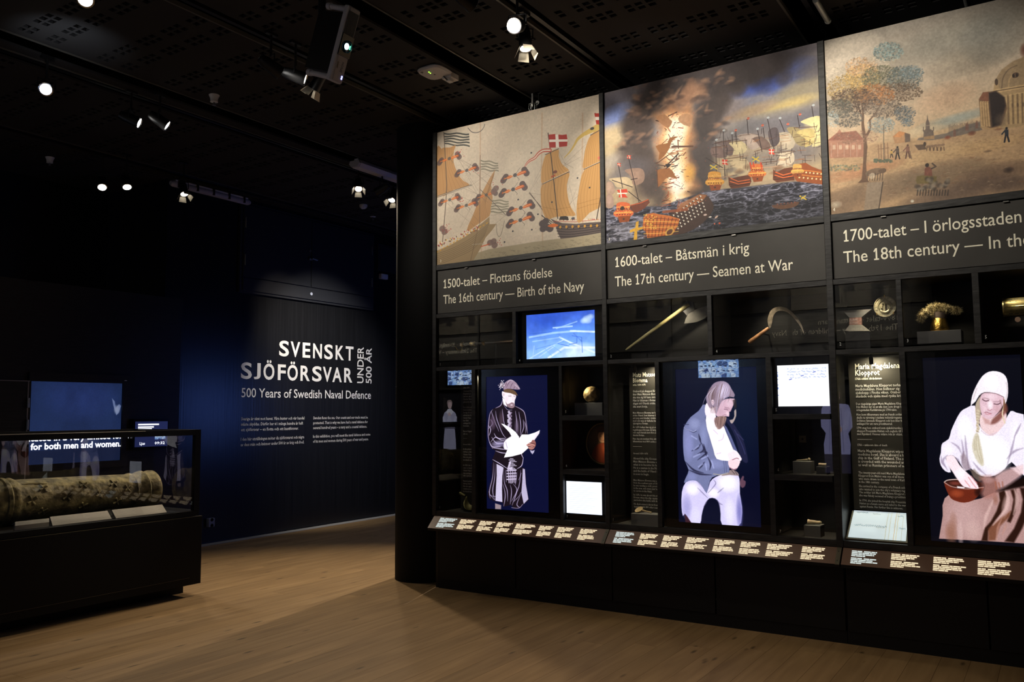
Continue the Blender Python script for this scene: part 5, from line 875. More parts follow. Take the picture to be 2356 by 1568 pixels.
for i in range(3):
    ya,yb=BY[i]; ops=open_list(i)
    C=thing('display_cabinet','tall black display cabinet bay '+BN[i],'cabinet',(6.3,(ya+yb)/2,0),'display cabinet bays of the exhibition wall')
    # carcass
    for (y,w_) in (((ya,4.912) if i==0 else (ya,BY[i-1][1])),)+(((yb,-.476),) if i==2 else ()):
        bx('post',FRAME,C,6.165,6.205,min(y,w_),max(y,w_),.655,4.27,bevel=.002)
    bx('side_panel',BLK,C,6.212,6.66,ya+.005,ya+.035,.09 if i else 0,4.27); 
    if i==2: bx('side_panel',BLK,C,6.205,6.66,yb-.042,yb-.01,0,4.27)
    bx('back_panel',BLK,C,6.64,6.66,yb,ya+.005,.10,4.27)
    for z0,z1 in ((2.935,2.985),(2.480,2.518),(1.985,2.019),(.655,.70)): bx('rail',FRAME,C,6.170,6.205,yb,ya,z0,z1,bevel=.0015)
    bx('top_board',BLK,C,6.205,6.66,yb,ya,4.25,4.27)
    for z in (2.935,2.490,1.992,.675): bx('shelf',mat('niche_lining',(.045,.042,.037),.7),C,6.205,6.64,yb,ya,z,z+.012)
    cols=sorted(set(round(o[0],3) for o in ops)|set(round(o[1],3) for o in ops))
    # mullions between openings
    def mull(yl,yr,z0,z1): bx('mullion',FRAME,C,6.168,6.205,yr,yl,z0,z1,bevel=.0015); bx('divider',MATS['niche_lining'],C,6.205,6.64,(yl+yr)/2-.008,(yl+yr)/2+.008,z0,z1)
    for (l,r) in [((4.017,3.980),),((2.234,2.198),),((.899,.866),(.444,.405))][i]: mull(l,r,2.019,2.48)
    for (l,r) in [((4.464,4.421),(3.551,3.521)),((2.676,2.640),(1.800,1.762)),((.899,.862),(.020,-.02))][i]: mull(l,r,.70,1.985)
    rc=ops[-1]
    for z0,z1 in ([(1.526,1.568),(1.080,1.119)],[(1.533,1.571),(1.097,1.139)],[(1.526,1.568)])[i]:
        bx('crossbar',FRAME,C,6.168,6.205,rc[1],rc[0],z0,z1,bevel=.0015); bx('niche_floor',MATS['niche_lining'],C,6.205,6.64,rc[1],rc[0],z1-.012,z1-.001)
    # glazing and niche numbers
    for k,(l,r,z0,z1) in enumerate(ops):
        bx('glass_pane',GL,C,6.190,6.1905,r,l,z0,z1)
        if NUM[i][k] : letter(NUM[i][k],DIMP,C,(6.1885,l-.018,z0+.02),(0,-1,0),(0,0,1),cap=.022,name='number',res=1)
    # base
    mid=(ya+yb)/2; yl=ya if i else 4.86
    for (l,r) in ((yl,4.02 if i==0 else mid+.02),(4.014 if i==0 else mid+.014,yb-.035)): bx('base_panel',BASE,C,6.190,6.21,r,l-.004,.085,.655,bevel=.002)
    bx('plinth',BASE,C,6.196,6.66,yb-.04,yl,0,.085)
    # mural
    if i==0: mth=.0
    mm=imgmat('mural_print_%d'%i,arts[i](6.178,ya-.004,yb+.004,2.985,4.27),rough=.55,spec=.25)
    mu=panel('mural',mm,None,6.178,ya-.004,yb+.004,2.985,4.268,.02); tag(mu,ML[i]+' above the title board','mural')
    n_={0:('2',(1013,603)),1:('3',(1400.5,553.5)),2:('4',(1917,486))}[i]; a=PX(6.176,*n_[1]); letter(['3','3','4'][i],CREAM,mu,(6.176,a[1],a[2]),(0,-1,0),(0,0,1),cap=.024,name='number',res=1)
    # title board
    tb=thing('title_board','dark title board reading '+['1500-talet Flottans födelse, Birth of the Navy','1600-talet Båtsmän i krig, Seamen at War','1700-talet I örlogsstaden, The 18th century'][i],'sign',(6.18,(ya+yb)/2,2.52))
    bx('board',BOARD,tb,6.182,6.202,yb+.003,ya-.006,2.522,2.928,bevel=.002)
    T=TIT[i]; a=PX(6.180,*T[1]); b=PX(6.180,*T[2]); letter(T[0],CREAM,tb,(6.180,a[1],a[2]),(0,-1,0),(0,0,1),width=a[1]-b[1],cap=.082,offset=.004,res=3)
    a=PX(6.180,*T[4]); wd=(a[1]-PX(6.180,*T[5])[1]) if T[5] else 1.60; letter(T[3],CREAM,tb,(6.180,a[1],a[2]),(0,-1,0),(0,0,1),width=wd,cap=.082,offset=.004,res=3)
    for f in (.2,.62): 
        y=ya+(yb-ya)*f; bx('clip',METAL,tb,6.170,6.182,y-.016,y+.016,2.921,2.928)
# ------------------------------------------------------------ slanted caption shelves
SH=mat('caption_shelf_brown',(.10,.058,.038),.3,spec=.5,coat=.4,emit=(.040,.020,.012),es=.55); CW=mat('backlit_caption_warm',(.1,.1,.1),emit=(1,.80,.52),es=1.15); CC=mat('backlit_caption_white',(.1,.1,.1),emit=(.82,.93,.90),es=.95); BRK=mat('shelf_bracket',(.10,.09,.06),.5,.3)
PA=np.array([6.170,0,.652]); DD=np.array([-.100,0,-.098]); NN=np.array([.098,0,-.100]); 
def onsh(px,py):
    d=ray(px,py); e=np.array([0,0,EYE]); t=((PA-e)@NN)/(d@NN); P=e+d*t; return P[1],((P-PA)@DD)/(DD@DD)
CAPX=[[(1013,1055),(1060,1098),(1105,1140),(1145,1181),(1188,1236),(1242,1276),(1284,1325),(1336,1376)],[(1418,1465),(1474,1518),(1527,1570),(1581,1632),(1645,1695),(1705,1758),(1766,1829),(1846,1907)],[(1960,2027),(2051,2124),(2148,2227),(2250,2336)]]
for i in range(3):
    ya,yb=BY[i]; yl=ya if i else 4.89
    S=thing('caption_shelf','slanted brown caption shelf with glowing text blocks '+['under the scribe screen','under the seated sailor screen','under the seated maid screen'][i],'shelf',(6.15,(ya+yb)/2,.60),'caption shelves')
    mb=MB(); A_=[PA+(0,yl,0),PA+(0,yb-.012,0),PA+DD+(0,yb-.012,0),PA+DD+(0,yl,0)]; mb.prism(A_,(.02,0,-.02)); mb.build('panel',SH,S)
    mb=MB().prism([PA+DD+(0,yl,0),PA+DD+(0,yb-.035,0),PA+DD+(.003,yb-.035,-.022),PA+DD+(.003,yl,-.022)],(.115,0,0)); mb.build('underside',BASE,S)
    o=-NN/np.linalg.norm(NN)*.003; o=o if o[0]<0 else -o
    mb=MB(); q=[PA+o+(0,yb-.004,0),PA+o+(0,yb-.034,0),PA+DD*1.03+o+(0,yb-.034,0),PA+DD*1.03+o+(0,yb-.004,0)]; mb.prism(q,-o*4); mb.build('bracket',BRK,S)
    for t in (.25,.8): MB().lathe(PA+DD*t+o+(0,yb-.018,0),o,[(0,.004),(.001,.004)],8).build('screw',DARKM,S)
    rs=np.random.RandomState(20+i)
    for k,(xa,xb) in enumerate(CAPX[i]):
        y0,_=onsh(xa,1193+(xa-1013)*.081); y1,_=onsh(xb,1193+(xb-1013)*.081); mb=MB(); Wc=y0-y1
        for blk,t0 in ((0,.13),(1,.55)):
            nl=4
            for l in range(nl):
                t=t0+l*.093; ww=Wc*((.97,.9,.94,.45)[l]*(.85+.15*rs.rand()) if blk else (.98,.93,.8,.5)[l]*(.85+.15*rs.rand())); y=y0+.0
                while ww>0.004:
                    s_=min(ww,.018+.030*rs.rand()); P=PA+DD*t+o*1.0; Q=PA+DD*(t+.056)+o*1.0
                    if y0-y<.4*Wc and l==0 and y0-y+s_>.4*Wc: y-=.008; ww-=.008
                    mb.add([(P[0],y,P[2]),(P[0],y-s_,P[2]),(Q[0],y-s_,Q[2]),(Q[0],y,Q[2])],[(0,1,2,3)]); y-=s_+.003; ww-=s_+.003
        c=mb.build('caption',CC if k==0 else CW,S,kind='stuff')
# ============================================================ monitors in the wall
def monitor(label,corners,housing,art,es=1.,X=6.222,name='monitor',group='monitors of the exhibition wall'):
    P=[PX(X,*c) for c in corners]; y0=(P[0][1]+P[3][1])/2; y1=(P[1][1]+P[2][1])/2; zt=(P[0][2]+P[1][2])/2; zb=(P[2][2]+P[3][2])/2
    T=thing(name,label,'screen',(X,(y0+y1)/2,zb),group); l,r,z0,z1=housing
    mb=MB(); 
    mb.box(X-.006,X+.05,r,l,z0,zb); mb.box(X-.006,X+.05,r,l,zt,z1); mb.box(X-.006,X+.05,r,y1,zb,zt); mb.box(X-.006,X+.05,y0,l,zb,zt)
    mb.build('bezel',SCR,T); a=art(X,y0,y1,zb,zt); panel('screen_glass',imgmat('screen_'+label[:14],a,emit=es,rough=.25),T,X,y0,y1,zb,zt,.03,edge=SCR); return T,(y0,y1,zb,zt)
monitor('portrait screen showing a bearded scribe in a feathered cap holding papers',[(1119,867),(1260,862),(1263,1178),(1120,1170)],(4.42,3.552,.702,1.983),art_scribe,1.2)
monitor('portrait screen showing a bowed long-haired man in a blue jacket, seated',[(1553,850),(1735,842),(1757,1212),(1563,1200)],(2.638,1.802,.702,1.983),art_sailor,1.2)
monitor('portrait screen showing a maid in a white cap wiping a bowl',[(2125,826),(2345,812),(2375,1262),(2140,1240)],(.86,.022,.702,1.983),art_maid,1.2)
monitor('landscape screen showing a blue underwater shipwreck',[(1211,726),(1369,711),(1370,820),(1212,825)],(3.978,3.132,2.021,2.478),art_wreck,1.25)
def wht(*a):
    v=np.ones((120,100,3),np.float32)*np.array([.90,.93,1.]); 
    for r in range(14): v[12+r*7:14+r*7,10:10+int(50+30*((r*37)%10)/10)]*=.86
    return v
monitor('small glaring blank white screen at the bottom right of the first bay',[(1302,1106),(1385,1109),(1386,1183),(1303,1180)],(3.519,3.132,.702,1.078),wht,1.6)
monitor('glaring white screen with faint blue handwriting beside the seated sailor',[(1788,840),(1906,837),(1910,933),(1791,935)],(1.760,1.362,1.573,1.983),lambda *a:art_letter(*a,warm=True),1.1)
# ============================================================ niche contents
NL=MATS['niche_lining']; PANEL=mat('text_panel_black',(.035,.033,.028),.55,spec=.3)
SER=mat('panel_print',(.85,.83,.70),.6)
TX=6.43
def para(T,lines,px,py0,dy,h,X,m=DIMP,k=1.):
    p=PX(X,px,py0); z=p[2]; q=PX(X,px,py0+dy); dz=z-q[2]
    for t in lines:
        if t: letter(t,m,T,(X-.004,p[1],z),(0,-1,0),(0,0,1),cap=h,aspect=.84*k,offset=.01,res=1)
        z-=dz
def textpanel(label,pxl,lines1,blocks,ytop,ybot,yr):
    a=PX(TX,pxl,ytop); b=PX(TX,pxl,ybot); T=thing('info_board',label,'sign',(TX,a[1]-.2,b[2]),'biographical text panels'); bx('board',PANEL,T,TX,TX+.015,yr,a[1],b[2],a[2]); return T
tp=textpanel('black text panel with white lettering, cut off by the frame left of the scribe screen',1060,None,None,858,1182,4.36)
for t,y,h in (('Clemet',880,.040),('cirka 1500',893,.014)): para(tp,[t],1066.5,y,10,h,TX,SER)
para(tp,['Clement Renssel sitter','fängslad på slottet','skriver ett brev','Gustav Vasa ska','planerat ett'],1066.5,901,6.2,.0165,TX)
para(tp,['Den tyske sekreter','hade kommit till','Sverige för att','arbeta hos kung','Gustav Vasa och','har blivit','anklagad för','förräderi.','','Rensel frigavs','till slut.'],1066.5,938,6.1,.0145,TX); para(tp,['———'],1066.5,1009,6,.012,TX); para(tp,['Around 1496–1533'],1066.5,1023,6,.012,TX)
para(tp,['In his prison cell','writes a chronicle','Gustav Vasa. He','He is in prison','an attack on the'],1066.5,1034,6.2,.0155,TX); para(tp,['In 1523, the German','came to Sweden with','Gustav Vasa. He was','was serving as one','who carried the'],1066.5,1071,6.0,.014,TX); para(tp,['Rensel participated','among other things','the war against','continued as a','to record events.'],1066.5,1107,6.0,.014,TX)
tp=textpanel('black text panel headed Mats Matsson Blomma left of the sailor screen',1447,None,None,846,1180,2.56)
para(tp,['Mats Matsson','Blomma'],1456.5,867,12.5,.036,TX,SER,.92); para(tp,['cirka 1650–1676'],1456.5,887,10,.014,TX,SER)
para(tp,['Ombord på skeppet Kronan','åter Mats Matsson Blomma','ska visa sig bli hans sista','Han är båtsman i flottan','slaget vid Ölands södra udde','ska snart börja.'],1456.5,902,7.0,.0172,TX)
para(tp,['Mats Matsson Blomma var båtsman','södra Öland. Som båtsman bodde','ett torp som bönder i trakten för','med och varje år kallades han','tjänstgöra i flottan.'],1456.5,951,6.1,.0145,TX); para(tp,['År 1676 befann han sig på amiral','regalskeppet Kronan då fartyget','och exploderade kort före slaget','danska flottan.'],1456.5,984,6.1,.0145,TX); para(tp,['Han dog ett stenkast från sitt hem','tillsammans med 800 andra sjömän.'],1456.5,1010.5,6.1,.0145,TX)
para(tp,['————'],1457,1028,6,.016,TX); para(tp,['Around 1650–1676'],1457.5,1044,6,.0135,TX)
para(tp,['Aboard the ship Kronan,','Mats Matsson Blomma eats','what is to become his last','He is a seaman in the Navy','and the battle of Öland is','is soon to begin.'],1457.5,1056,7.1,.0172,TX)
para(tp,['Mats Matsson Blomma was a seaman','from the southern part of Öland.','he was tending a croft, provided','in the area, and every year he was','to service in the Navy.'],1458,1105.5,6.1,.0145,TX); para(tp,['In 1676, he was aboard the man','Kronan when the ship capsized','just before the battle with the Danes'],1458.5,1139,6.1,.0145,TX); para(tp,['He died a stone’s throw from his','together with 800 other seamen.'],1459,1160,6.1,.0145,TX)
tp=textpanel('black text panel headed Maria Magdalena Klopprot left of the maid screen',1951,None,None,824,1170,.70)
TX0=TX
para(tp,['Maria Magdalena','Klopprot'],1967.5,849,14.5,.039,TX,SER,.93); para(tp,['1766–okänt dödsdatum'],1968,873.5,10,.0155,TX,SER)
para(tp,['Maria Magdalena Klopprot torkar av','medicinskålen. Hon befinner sig på ett','sjukskepp i Finska viken. Ombord trängs','skadade och sjuka med ryska krigsfångar.'],1968.5,890,8.0,.0185,TX)
para(tp,['Den tjugoåriga pigan Maria Magdalena Klopprot','från Malmö var en av alla dem som drogs till','örlogsstaden Karlskrona på 1700-talet.'],1970,931,7.0,.0155,TX,k=.9); para(tp,['Hon kom tillsammans med en fransk soldat som','skulle ta värvning i stadens volontärregemente.','Soldaten lämnade Klopprot och hon blev falskt','anklagad för att vara prostituerad.'],1971,955.5,7.0,.0155,TX,k=.9); para(tp,['1790 steg hon ombord som sjuksköterska på sjuk-','skeppet Preussiska Hatten och seglade till krig','mot Ryssland. Hennes vidare öde är okänt.'],1972,986,7.0,.0155,TX,k=.9)
para(tp,['—————'],1973,1012,7,.016,TX); para(tp,['1766 – unknown date of death'],1973.5,1025,7,.0145,TX,k=.9)
para(tp,['Maria Magdalena Klopprot wipes the','medicine bowl. She is aboard a hospital','ship in the Gulf of Finland. The ship','is crowded with the wounded and sick,','as well as Russian prisoners of war.'],1974,1039,8.1,.0185,TX)
para(tp,['The twenty-year-old maid Maria Magdalena','Klopprot from Malmö was one of all those','who were drawn to the naval town of Karlskrona','in the 18th century.'],1975.5,1088.5,7.1,.0155,TX,k=.9); para(tp,['She arrived in the company of a French soldier','who wanted to join the city’s voluntary regiment.','The soldier left Maria Magdalena Klopprot and','she was falsely accused of being a prostitute.'],1976.5,1119.5,7.1,.0155,TX,k=.9); para(tp,['In 1790, she joined the hospital ship Preussiska','Hatten as a female nurse and sailed to the war','against Russia. Her further fate is unknown.'],1978,1152,7.0,.0145,TX,k=.9)
def nspot(Y,Z,X,tY,tZ,tX,p,size=70,blend=.9,col=(1,.87,.62)): spot('niche_beam',(X,Y,Z),(tX,tY,tZ),p*(4 if abs(tX-6.43)<.001 else 2.2),size,blend,col,.01)
nspot(4.43,1.93,6.225,4.41,1.05,6.43,2.2,62); nspot(2.78,1.93,6.225,2.74,1.05,6.43,1.9,62); nspot(1.10,1.93,6.225,1.07,1.05,6.43,1.7,62)
def downlight(Y,Z,X,label):
    t=thing('niche_spotlight',label,'lamp',(X,Y,Z),'small black niche spotlights'); MB().tube([(X,Y,Z),(X,Y,Z-.03)],.006,8).build('stem',DARKM,t); MB().tube([(X,Y,Z-.02),(X+.012,Y,Z-.07)],.014,12).build('head',DARKM,t)
def block(label,px0,px1,pt,pb,X0=6.34,X1=6.46,m=GREY,cat='plinth',grp='grey niche plinths',name='plinth_block'):
    a=PX(X0,px0,pt); b=PX(X0,px1,pb); c=PX(X0,px1,pt); d=PX(X0,px0,pb); y0=(a[1]+d[1])/2; y1=(b[1]+c[1])/2; zt=(a[2]+c[2])/2; zb=(b[2]+d[2])/2
    o=bx(name,m,None,X0,X1,y1,y0,zb,zt,bevel=.002); tag(o,label,cat,grp); return y0,y1,zt,X0,X1
# shelf heights under blocks
# bay 1: upper niche long gun
g=thing('long_gun','dark long gun with gilt fittings lying in the first upper niche','gun',(6.40,4.4,2.2),)
a=PX(6.40,1009,795); b=PX(6.40,1176,786)
MB().tube([(6.40,a[1]+.1,a[2]),(6.40,b[1]-.15,b[2])],[.016,.012],12).build('barrel',mat('gun_wood',(.03,.018,.01),.35),g)
for t,w_ in ((.1,.05),(.32,.03),(.45,.06),(.62,.03)):
    y=a[1]+(b[1]-a[1])*t; z=a[2]+(b[2]-a[2])*t; MB().lathe((6.40,y,z),(0,-1,0),[(0,.017),(.01,.022),(w_*.5,.018),(w_-.01,.023),(w_,.017)],14).build('gilt_band',BRASS,g)
MB().tube([(6.40,a[1]-.2,a[2]-.01),(6.395,a[1]-.23,a[2]-.05),(6.40,a[1]-.27,a[2]-.055),(6.40,a[1]-.29,a[2]-.012)],.004,8).build('trigger_guard',BRASS,g)
for t in (.15,.8): y=a[1]+(b[1]-a[1])*t; bx('stand',DARKM,g,6.395,6.405,y-.004,y+.004,2.004,a[2]-.012)
nspot(4.2,2.46,6.30,4.15,2.15,6.64,2.2,90)
# bay 1: bronze pan
a=PX(6.34,1079,1153); pan=thing('bronze_pan','tilted old bronze pan with stub handle at the foot of the first niche','pan',(6.38,a[1],.69)); PN=mat('green_bronze',(.13,.12,.05),.5,.6,var=.4,scale=25)
ax=np.array([-.75,.12,.65]); c=np.array([6.40,a[1]-.03,.80]); R0=.13
MB().lathe(c,ax,[(-.075,.03),(-.072,.07),(-.055,.105),(-.02,.128),(.0,R0),(.004,R0),(0.0,R0-.008),(-.02,.118),(-.05,.095),(-.064,.06),(-.066,.01)],40).build('bowl',PN,pan)
MB().tube([c+np.array([0,R0-.01,.02]),c+np.array([-.01,R0+.045,.045])],[.012,.017],10).build('handle',PN,pan)
bx('support',DARKM,pan,6.40,6.42,c[1]-.03,c[1]+.03,.687,.76)
nspot(4.50,1.95,6.33,4.42,.70,6.40,2.6,50); nspot(4.83,1.90,6.26,4.845,1.3,6.40,1.0,30,.7); nspot(4.83,1.40,6.24,4.845,.95,6.36,.8,30,.7)
nspot(4.44,1.965,6.31,4.42,1.7,6.43,2.8,150)
# bay 1: cannonball
y0,y1,zt,X0,X1=block('grey plinth block under the pitted iron ball',1322,1386,926,957,6.32,6.46); p=PX(6.38,1360,901); R_=.071
bm=bmesh.new(); bmesh.ops.create_icosphere(bm,subdivisions=4,radius=1)
for v in bm.verts:
    n=sum(math.sin(v.co.dot(Vector(k))*s+i)*a_ for i,(k,s,a_) in enumerate([((1,2,.5),7,.012),((-2,1,1),11,.010),((1,-1,2),19,.009),((2,1,-2),27,.007),((-1,2,2),35,.005)])); v.co*=R_*(1+n)
me=bpy.data.meshes.new('iron_ball'); bm.to_mesh(me); bm.free(); me.polygons.foreach_set('use_smooth',[True]*len(me.polygons)); me.materials.append(mat('pitted_iron',(.50,.36,.16),.55,.5,var=.5,scale=30,bump=.9)); o=bpy.data.objects.new('iron_ball',me); COL.objects.link(o); o.location=(6.39,p[1],zt+R_*.98); tag(o,'pitted round iron ball lit gold from the left on a grey plinth','ball')
nspot(3.505,1.90,6.27,p[1]+.01,zt+R_,6.38,2.6,46,.7)
# bay 1: oval portrait
a=PX(6.45,1357,1025); b=PX(6.45,1383,968); rz=.155; cy_=a[1]-.125; cz_=1.325
op=thing('oval_portrait','framed oval portrait of a red-clad figure, half hidden by the frame','picture',(6.46,cy_,cz_-rz))
N_=40; ring=lambda r,f,X_:[(X_,cy_+f*math.cos(2*PI*k/N_)*r,cz_+math.sin(2*PI*k/N_)*r*1.12) for k in range(N_)]
me=bpy.data.meshes.new('canvas'); L=wloc(op); me.from_pydata([tuple(Vector(v)-L) for v in ring(rz-.01,1,6.452)],[],[tuple(range(N_))]); uv=me.uv_layers.new(name='UVMap')
for k in range(N_): uv.data[k].uv=(.5-.5*math.cos(2*PI*k/N_),.5+.5*math.sin(2*PI*k/N_))
me.materials.append(imgmat('portrait_print',art_portrait())); o=bpy.data.objects.new('canvas',me); COL.objects.link(o); o.parent=op
MB().tube(ring(rz,1,6.45)+ring(rz,1,6.45)[:1],.009,8,False).build('oval_frame',mat('dark_gilt',(.16,.10,.04),.4,.6),op); bx('backing',DARKM,op,6.46,6.468,cy_-.1,cy_+.1,cz_-.12,cz_+.12); bx('prop',DARKM,op,6.47,6.50,cy_-.01,cy_+.01,1.118,cz_-.1)
nspot(3.22,1.51,6.27,3.2,1.32,6.45,1.6,60)
# bay 2: axe
ax_=thing('boarding_axe','long-handled axe with a crescent blade hung in the second upper niche','axe',(6.42,2.6,2.04)); XA=6.42
cz2=lambda x,y:(1390+x/4.445,640+y/4.445)
P=lambda x,y,X=XA: PX(X,*cz2(x,y))
h0=P(222,732); h1=P(870,262); 
MB().tube([h0+(h1-h0)*t for t in (0,.04,.3,.6,.85,1)],[.006,.010,.014,.0155,.017,.018],12).build('handle',mat('pale_ash_wood',(.44,.39,.18),.4,var=.35,scale=20,stretch=(1,.3,1)),ax_)
BL=mat('worn_iron',(.07,.07,.07),.5,.5,var=.5,scale=18,bump=.3); EDGE=mat('ground_edge',(.17,.165,.15),.5,.4,var=.2,scale=20)
MB().prism([P(790,290),(P(840,232)),P(905,240),P(925,330),P(862,362),P(850,385),P(800,330)],(.03,0,0)).build('socket',BL,ax_)
MB().prism([P(905,330),P(985,300),P(1060,280),P(1110,262),P(1120,300),P(1080,370),P(1020,415),P(950,445),P(880,456),P(818,460),P(835,410),P(862,362)],(.008,0,0)).build('blade',EDGE,ax_)
MB().tube([P(840,228),P(840,205)],.004,8).build('hook',BRASS,ax_)
bx('mount',DARKM,ax_,XA+.02,6.64,h1[1]+.02,h1[1]+.03,h1[2]-.02,h1[2]-.01); bx('mount',DARKM,ax_,XA+.015,6.64,h0[1]-.10,h0[1]-.09,h0[2]+.05,h0[2]+.06)
nspot(2.62,2.46,6.25,2.55,2.2,6.45,3.0,100); 
# bay 2: sickle
sk=thing('sickle','iron sickle with a short reddish wooden handle in the third upper niche','sickle',(6.42,1.8,2.04))
MB().tube([P(1482,655),P(1490,648),P(1580,583),P(1672,516),P(1684,506)],[.012,.0165,.0155,.014,.010],12).build('handle',mat('red_brown_wood',(.50,.24,.10),.5,var=.3,scale=25),sk)
out=[(1690,512),(1676,470),(1672,420),(1684,370),(1708,325),(1750,297),(1805,290),(1862,302),(1915,338),(1960,385),(2000,440),(2028,500),(2042,560)]; inn=[(2030,545),(2005,490),(1972,445),(1935,400),(1890,358),(1845,335),(1800,330),(1762,342),(1735,375),(1722,415),(1718,450),(1704,500)]
MB().prism([P(*q) for q in crom(out,2,False)]+[P(*q) for q in crom(inn,2,False)],(.004,0,0)).build('blade',mat('brown_iron',(.23,.19,.14),.5,.4,var=.4,scale=25,bump=.2),sk)
bx('mount',DARKM,sk,6.43,6.64,P(1600,560)[1]-.004,P(1600,560)[1]+.004,P(1600,560)[2]-.004,P(1600,560)[2]+.004); bx('mount',DARKM,sk,6.43,6.64,P(1805,310)[1]-.004,P(1805,310)[1]+.004,P(1805,310)[2]-.004,P(1805,310)[2]+.004)
nspot(1.95,2.46,6.28,1.85,2.2,6.45,2.2,90)
# bay 2: spoon, bones
y0,y1,zt,X0,X1=block('grey plinth block holding the wooden spoon',1452,1516,1182,1212,6.30,6.44)
sp=thing('wooden_spoon','small carved wooden spoon lying on a grey plinth below the sailor text','spoon',(6.37,(y0+y1)/2,zt)); WD=mat('pale_wood',(.50,.38,.20),.6,var=.2,scale=30)
a=PX(6.36,1470,1175); b=PX(6.36,1499,1181)
MB().lathe((6.36,a[1],zt+.026),(-.5,.2,.8),[(-.016,.008),(-.012,.024),(-.002,.034),(.002,.035),(0,.031),(-.008,.022),(-.011,.005)],24).build('bowl',WD,sp); MB().tube([(6.36,a[1]-.03,zt+.022),(6.36,a[1]-.07,zt+.014),(6.36,b[1],zt+.008)],[.008,.006,.007],8).build('handle',WD,sp)
nspot(2.85,1.96,6.30,2.78,.8,6.38,2.2,40); nspot(3.06,1.90,6.26,3.075,1.3,6.40,1.0,30,.7); nspot(3.06,1.45,6.24,3.075,1.0,6.36,.8,30,.7); nspot(2.76,1.965,6.31,2.74,1.7,6.43,2.6,150); nspot(2.90,1.2,6.25,2.80,.75,6.35,.6,60)
y0,y1,zt,X0,X1=block('wider grey plinth block with a bone-handled knife, middle right niche',1824,1865,1061,1095,6.32,6.44)
bn=thing('bone_knife','tiny pale bone object lying on the wider block of the middle niche','bone',(6.38,(y0+y1)/2,zt)); BO=mat('old_bone',(.52,.42,.26),.6,var=.2,scale=40)
MB().tube([(6.37,y0-.015,zt+.006),(6.37,(y0+y1)/2,zt+.009),(6.37,y1+.03,zt+.013)],[.003,.005,.007],8).build('shaft',BO,bn); MB().lathe((6.37,y1+.028,zt+.014),(0,-1,.2),[(0,.006),(.008,.012),(.016,.008)],10).build('knob',BO,bn)
y0,y1,zt,X0,X1=block('narrow dark plinth block with a small ring band, middle right niche',1878,1903,1073,1097,6.32,6.42,mat('dark_plinth',(.05,.047,.042),.7))
tag(MB().tube([(6.36,y0-.01+ (y1-y0+.02)*t,zt+.012) for t in np.linspace(0,1,5)],.012,12).build('ring_band',BO,None),'small pale band lying on the narrow dark block','band')
p=PX(6.60,1835.5,1001.6); q=PX(6.60,1852,1018); cd=thing('note_card','tiny square card with a dark mark on the back of the middle right niche','card',(6.62,p[1],q[2])); bx('paper',mat('old_paper',(.35,.32,.2),.8),cd,6.634,6.64,q[1],p[1],q[2],p[2]); MB().lathe((6.633,(p[1]+q[1])/2,(p[2]+q[2])/2),(-1,0,0),[(0,.008),(.0005,.007)],10).build('mark',DARKM,cd)
nspot(1.5,1.52,6.30,1.48,1.15,6.42,1.3,90)
y0,y1,zt,X0,X1=block('grey plinth block with a bone peg, bottom right niche of the middle bay',1850,1888,1208,1241,6.32,6.44)
bn=thing('bone_peg','pale carved bone peg lying on the block of the bottom right niche','bone',(6.38,(y0+y1)/2,zt)); MB().lathe((6.37,y0-.014,zt+.018),(0,-1,.0),[(0,.010),(.004,.019),(.02,.015),(.04,.014),(.075,.011),(.09,.013),(.10,.005)],16).build('shaft',BO,bn)
nspot(1.5,1.08,6.30,1.48,.72,6.42,1.5,90)
# bay 3: seals
cz3=lambda x,y:(1900+x/5.167,600+y/5.167); Q=lambda x,y,X=6.36: PX(X,*cz3(x,y))
sm_=thing('square_seal','square red-engraved stamp between a pale flared block and its mirror image at the far left of the third bay','seal',(6.36,Q(352,700)[1],2.05)); PALE=mat('pale_brass',(.55,.52,.42),.35,.4,var=.2,scale=30)
def frus(a,b,c,d,dep=.05,m=PALE,nm='flare'): MB().prism([Q(*a),Q(*b),Q(*c),Q(*d)],(dep,0,0)).build(nm,m,sm_,bevel=.001)
frus((222,832),(520,832),(425,758),(282,758)); frus((280,674),(425,670),(545,572),(200,592),.05,mat('mirror_image_steel',(.22,.21,.19),.4,.3)); rf=MB().prism([Q(278,758),Q(425,756),Q(425,670),Q(280,676)],(.05,0,0)).build('engraved_face',mat('red_copper',(.42,.22,.17),.5,.2,var=.3,scale=60),sm_)  # upper darker block is the stamp's mirror reflection, modelled as a solid
for k,t in enumerate(('NAIS','ATSEI')): a=Q(288,712+k*38); letter(t,mat('engraving',(.62,.48,.40),.5),rf,(6.357,a[1],a[2]),(0,-1,0),(0,0,1),width=.052,cap=.012,name='engraving',res=1)
bx('stand',DARKM,sm_,6.37,6.40,Q(520,900)[1],Q(225,900)[1],2.004,Q(300,845)[2])
rs_=thing('round_seal','round pale seal with an anchor and mirrored lettering beside the square stamp','seal',(6.36,Q(703,542)[1],2.05)); c=Q(703,542); RR=abs(c[1]-Q(840,542)[1])
SE=mat('seal_metal',(.42,.38,.24),.4,.5,var=.3,scale=40,bump=.2)
MB().lathe((6.372,c[1],c[2]),(-1,0,0),[(0,RR),(.010,RR),(.014,RR*.97),(.014,RR*.93),(.009,RR*.9),(.009,.001)],56).build('disc',SE,rs_)
MB().tube([(6.360,c[1]+RR*.60*math.cos(t),c[2]+RR*.60*math.sin(t)) for t in np.linspace(0,2*PI,41)],.0022,6,False).build('inner_ring',SE,rs_)
W3=lambda u,v:(6.3575,c[1]-u*RR,c[2]+v*RR)
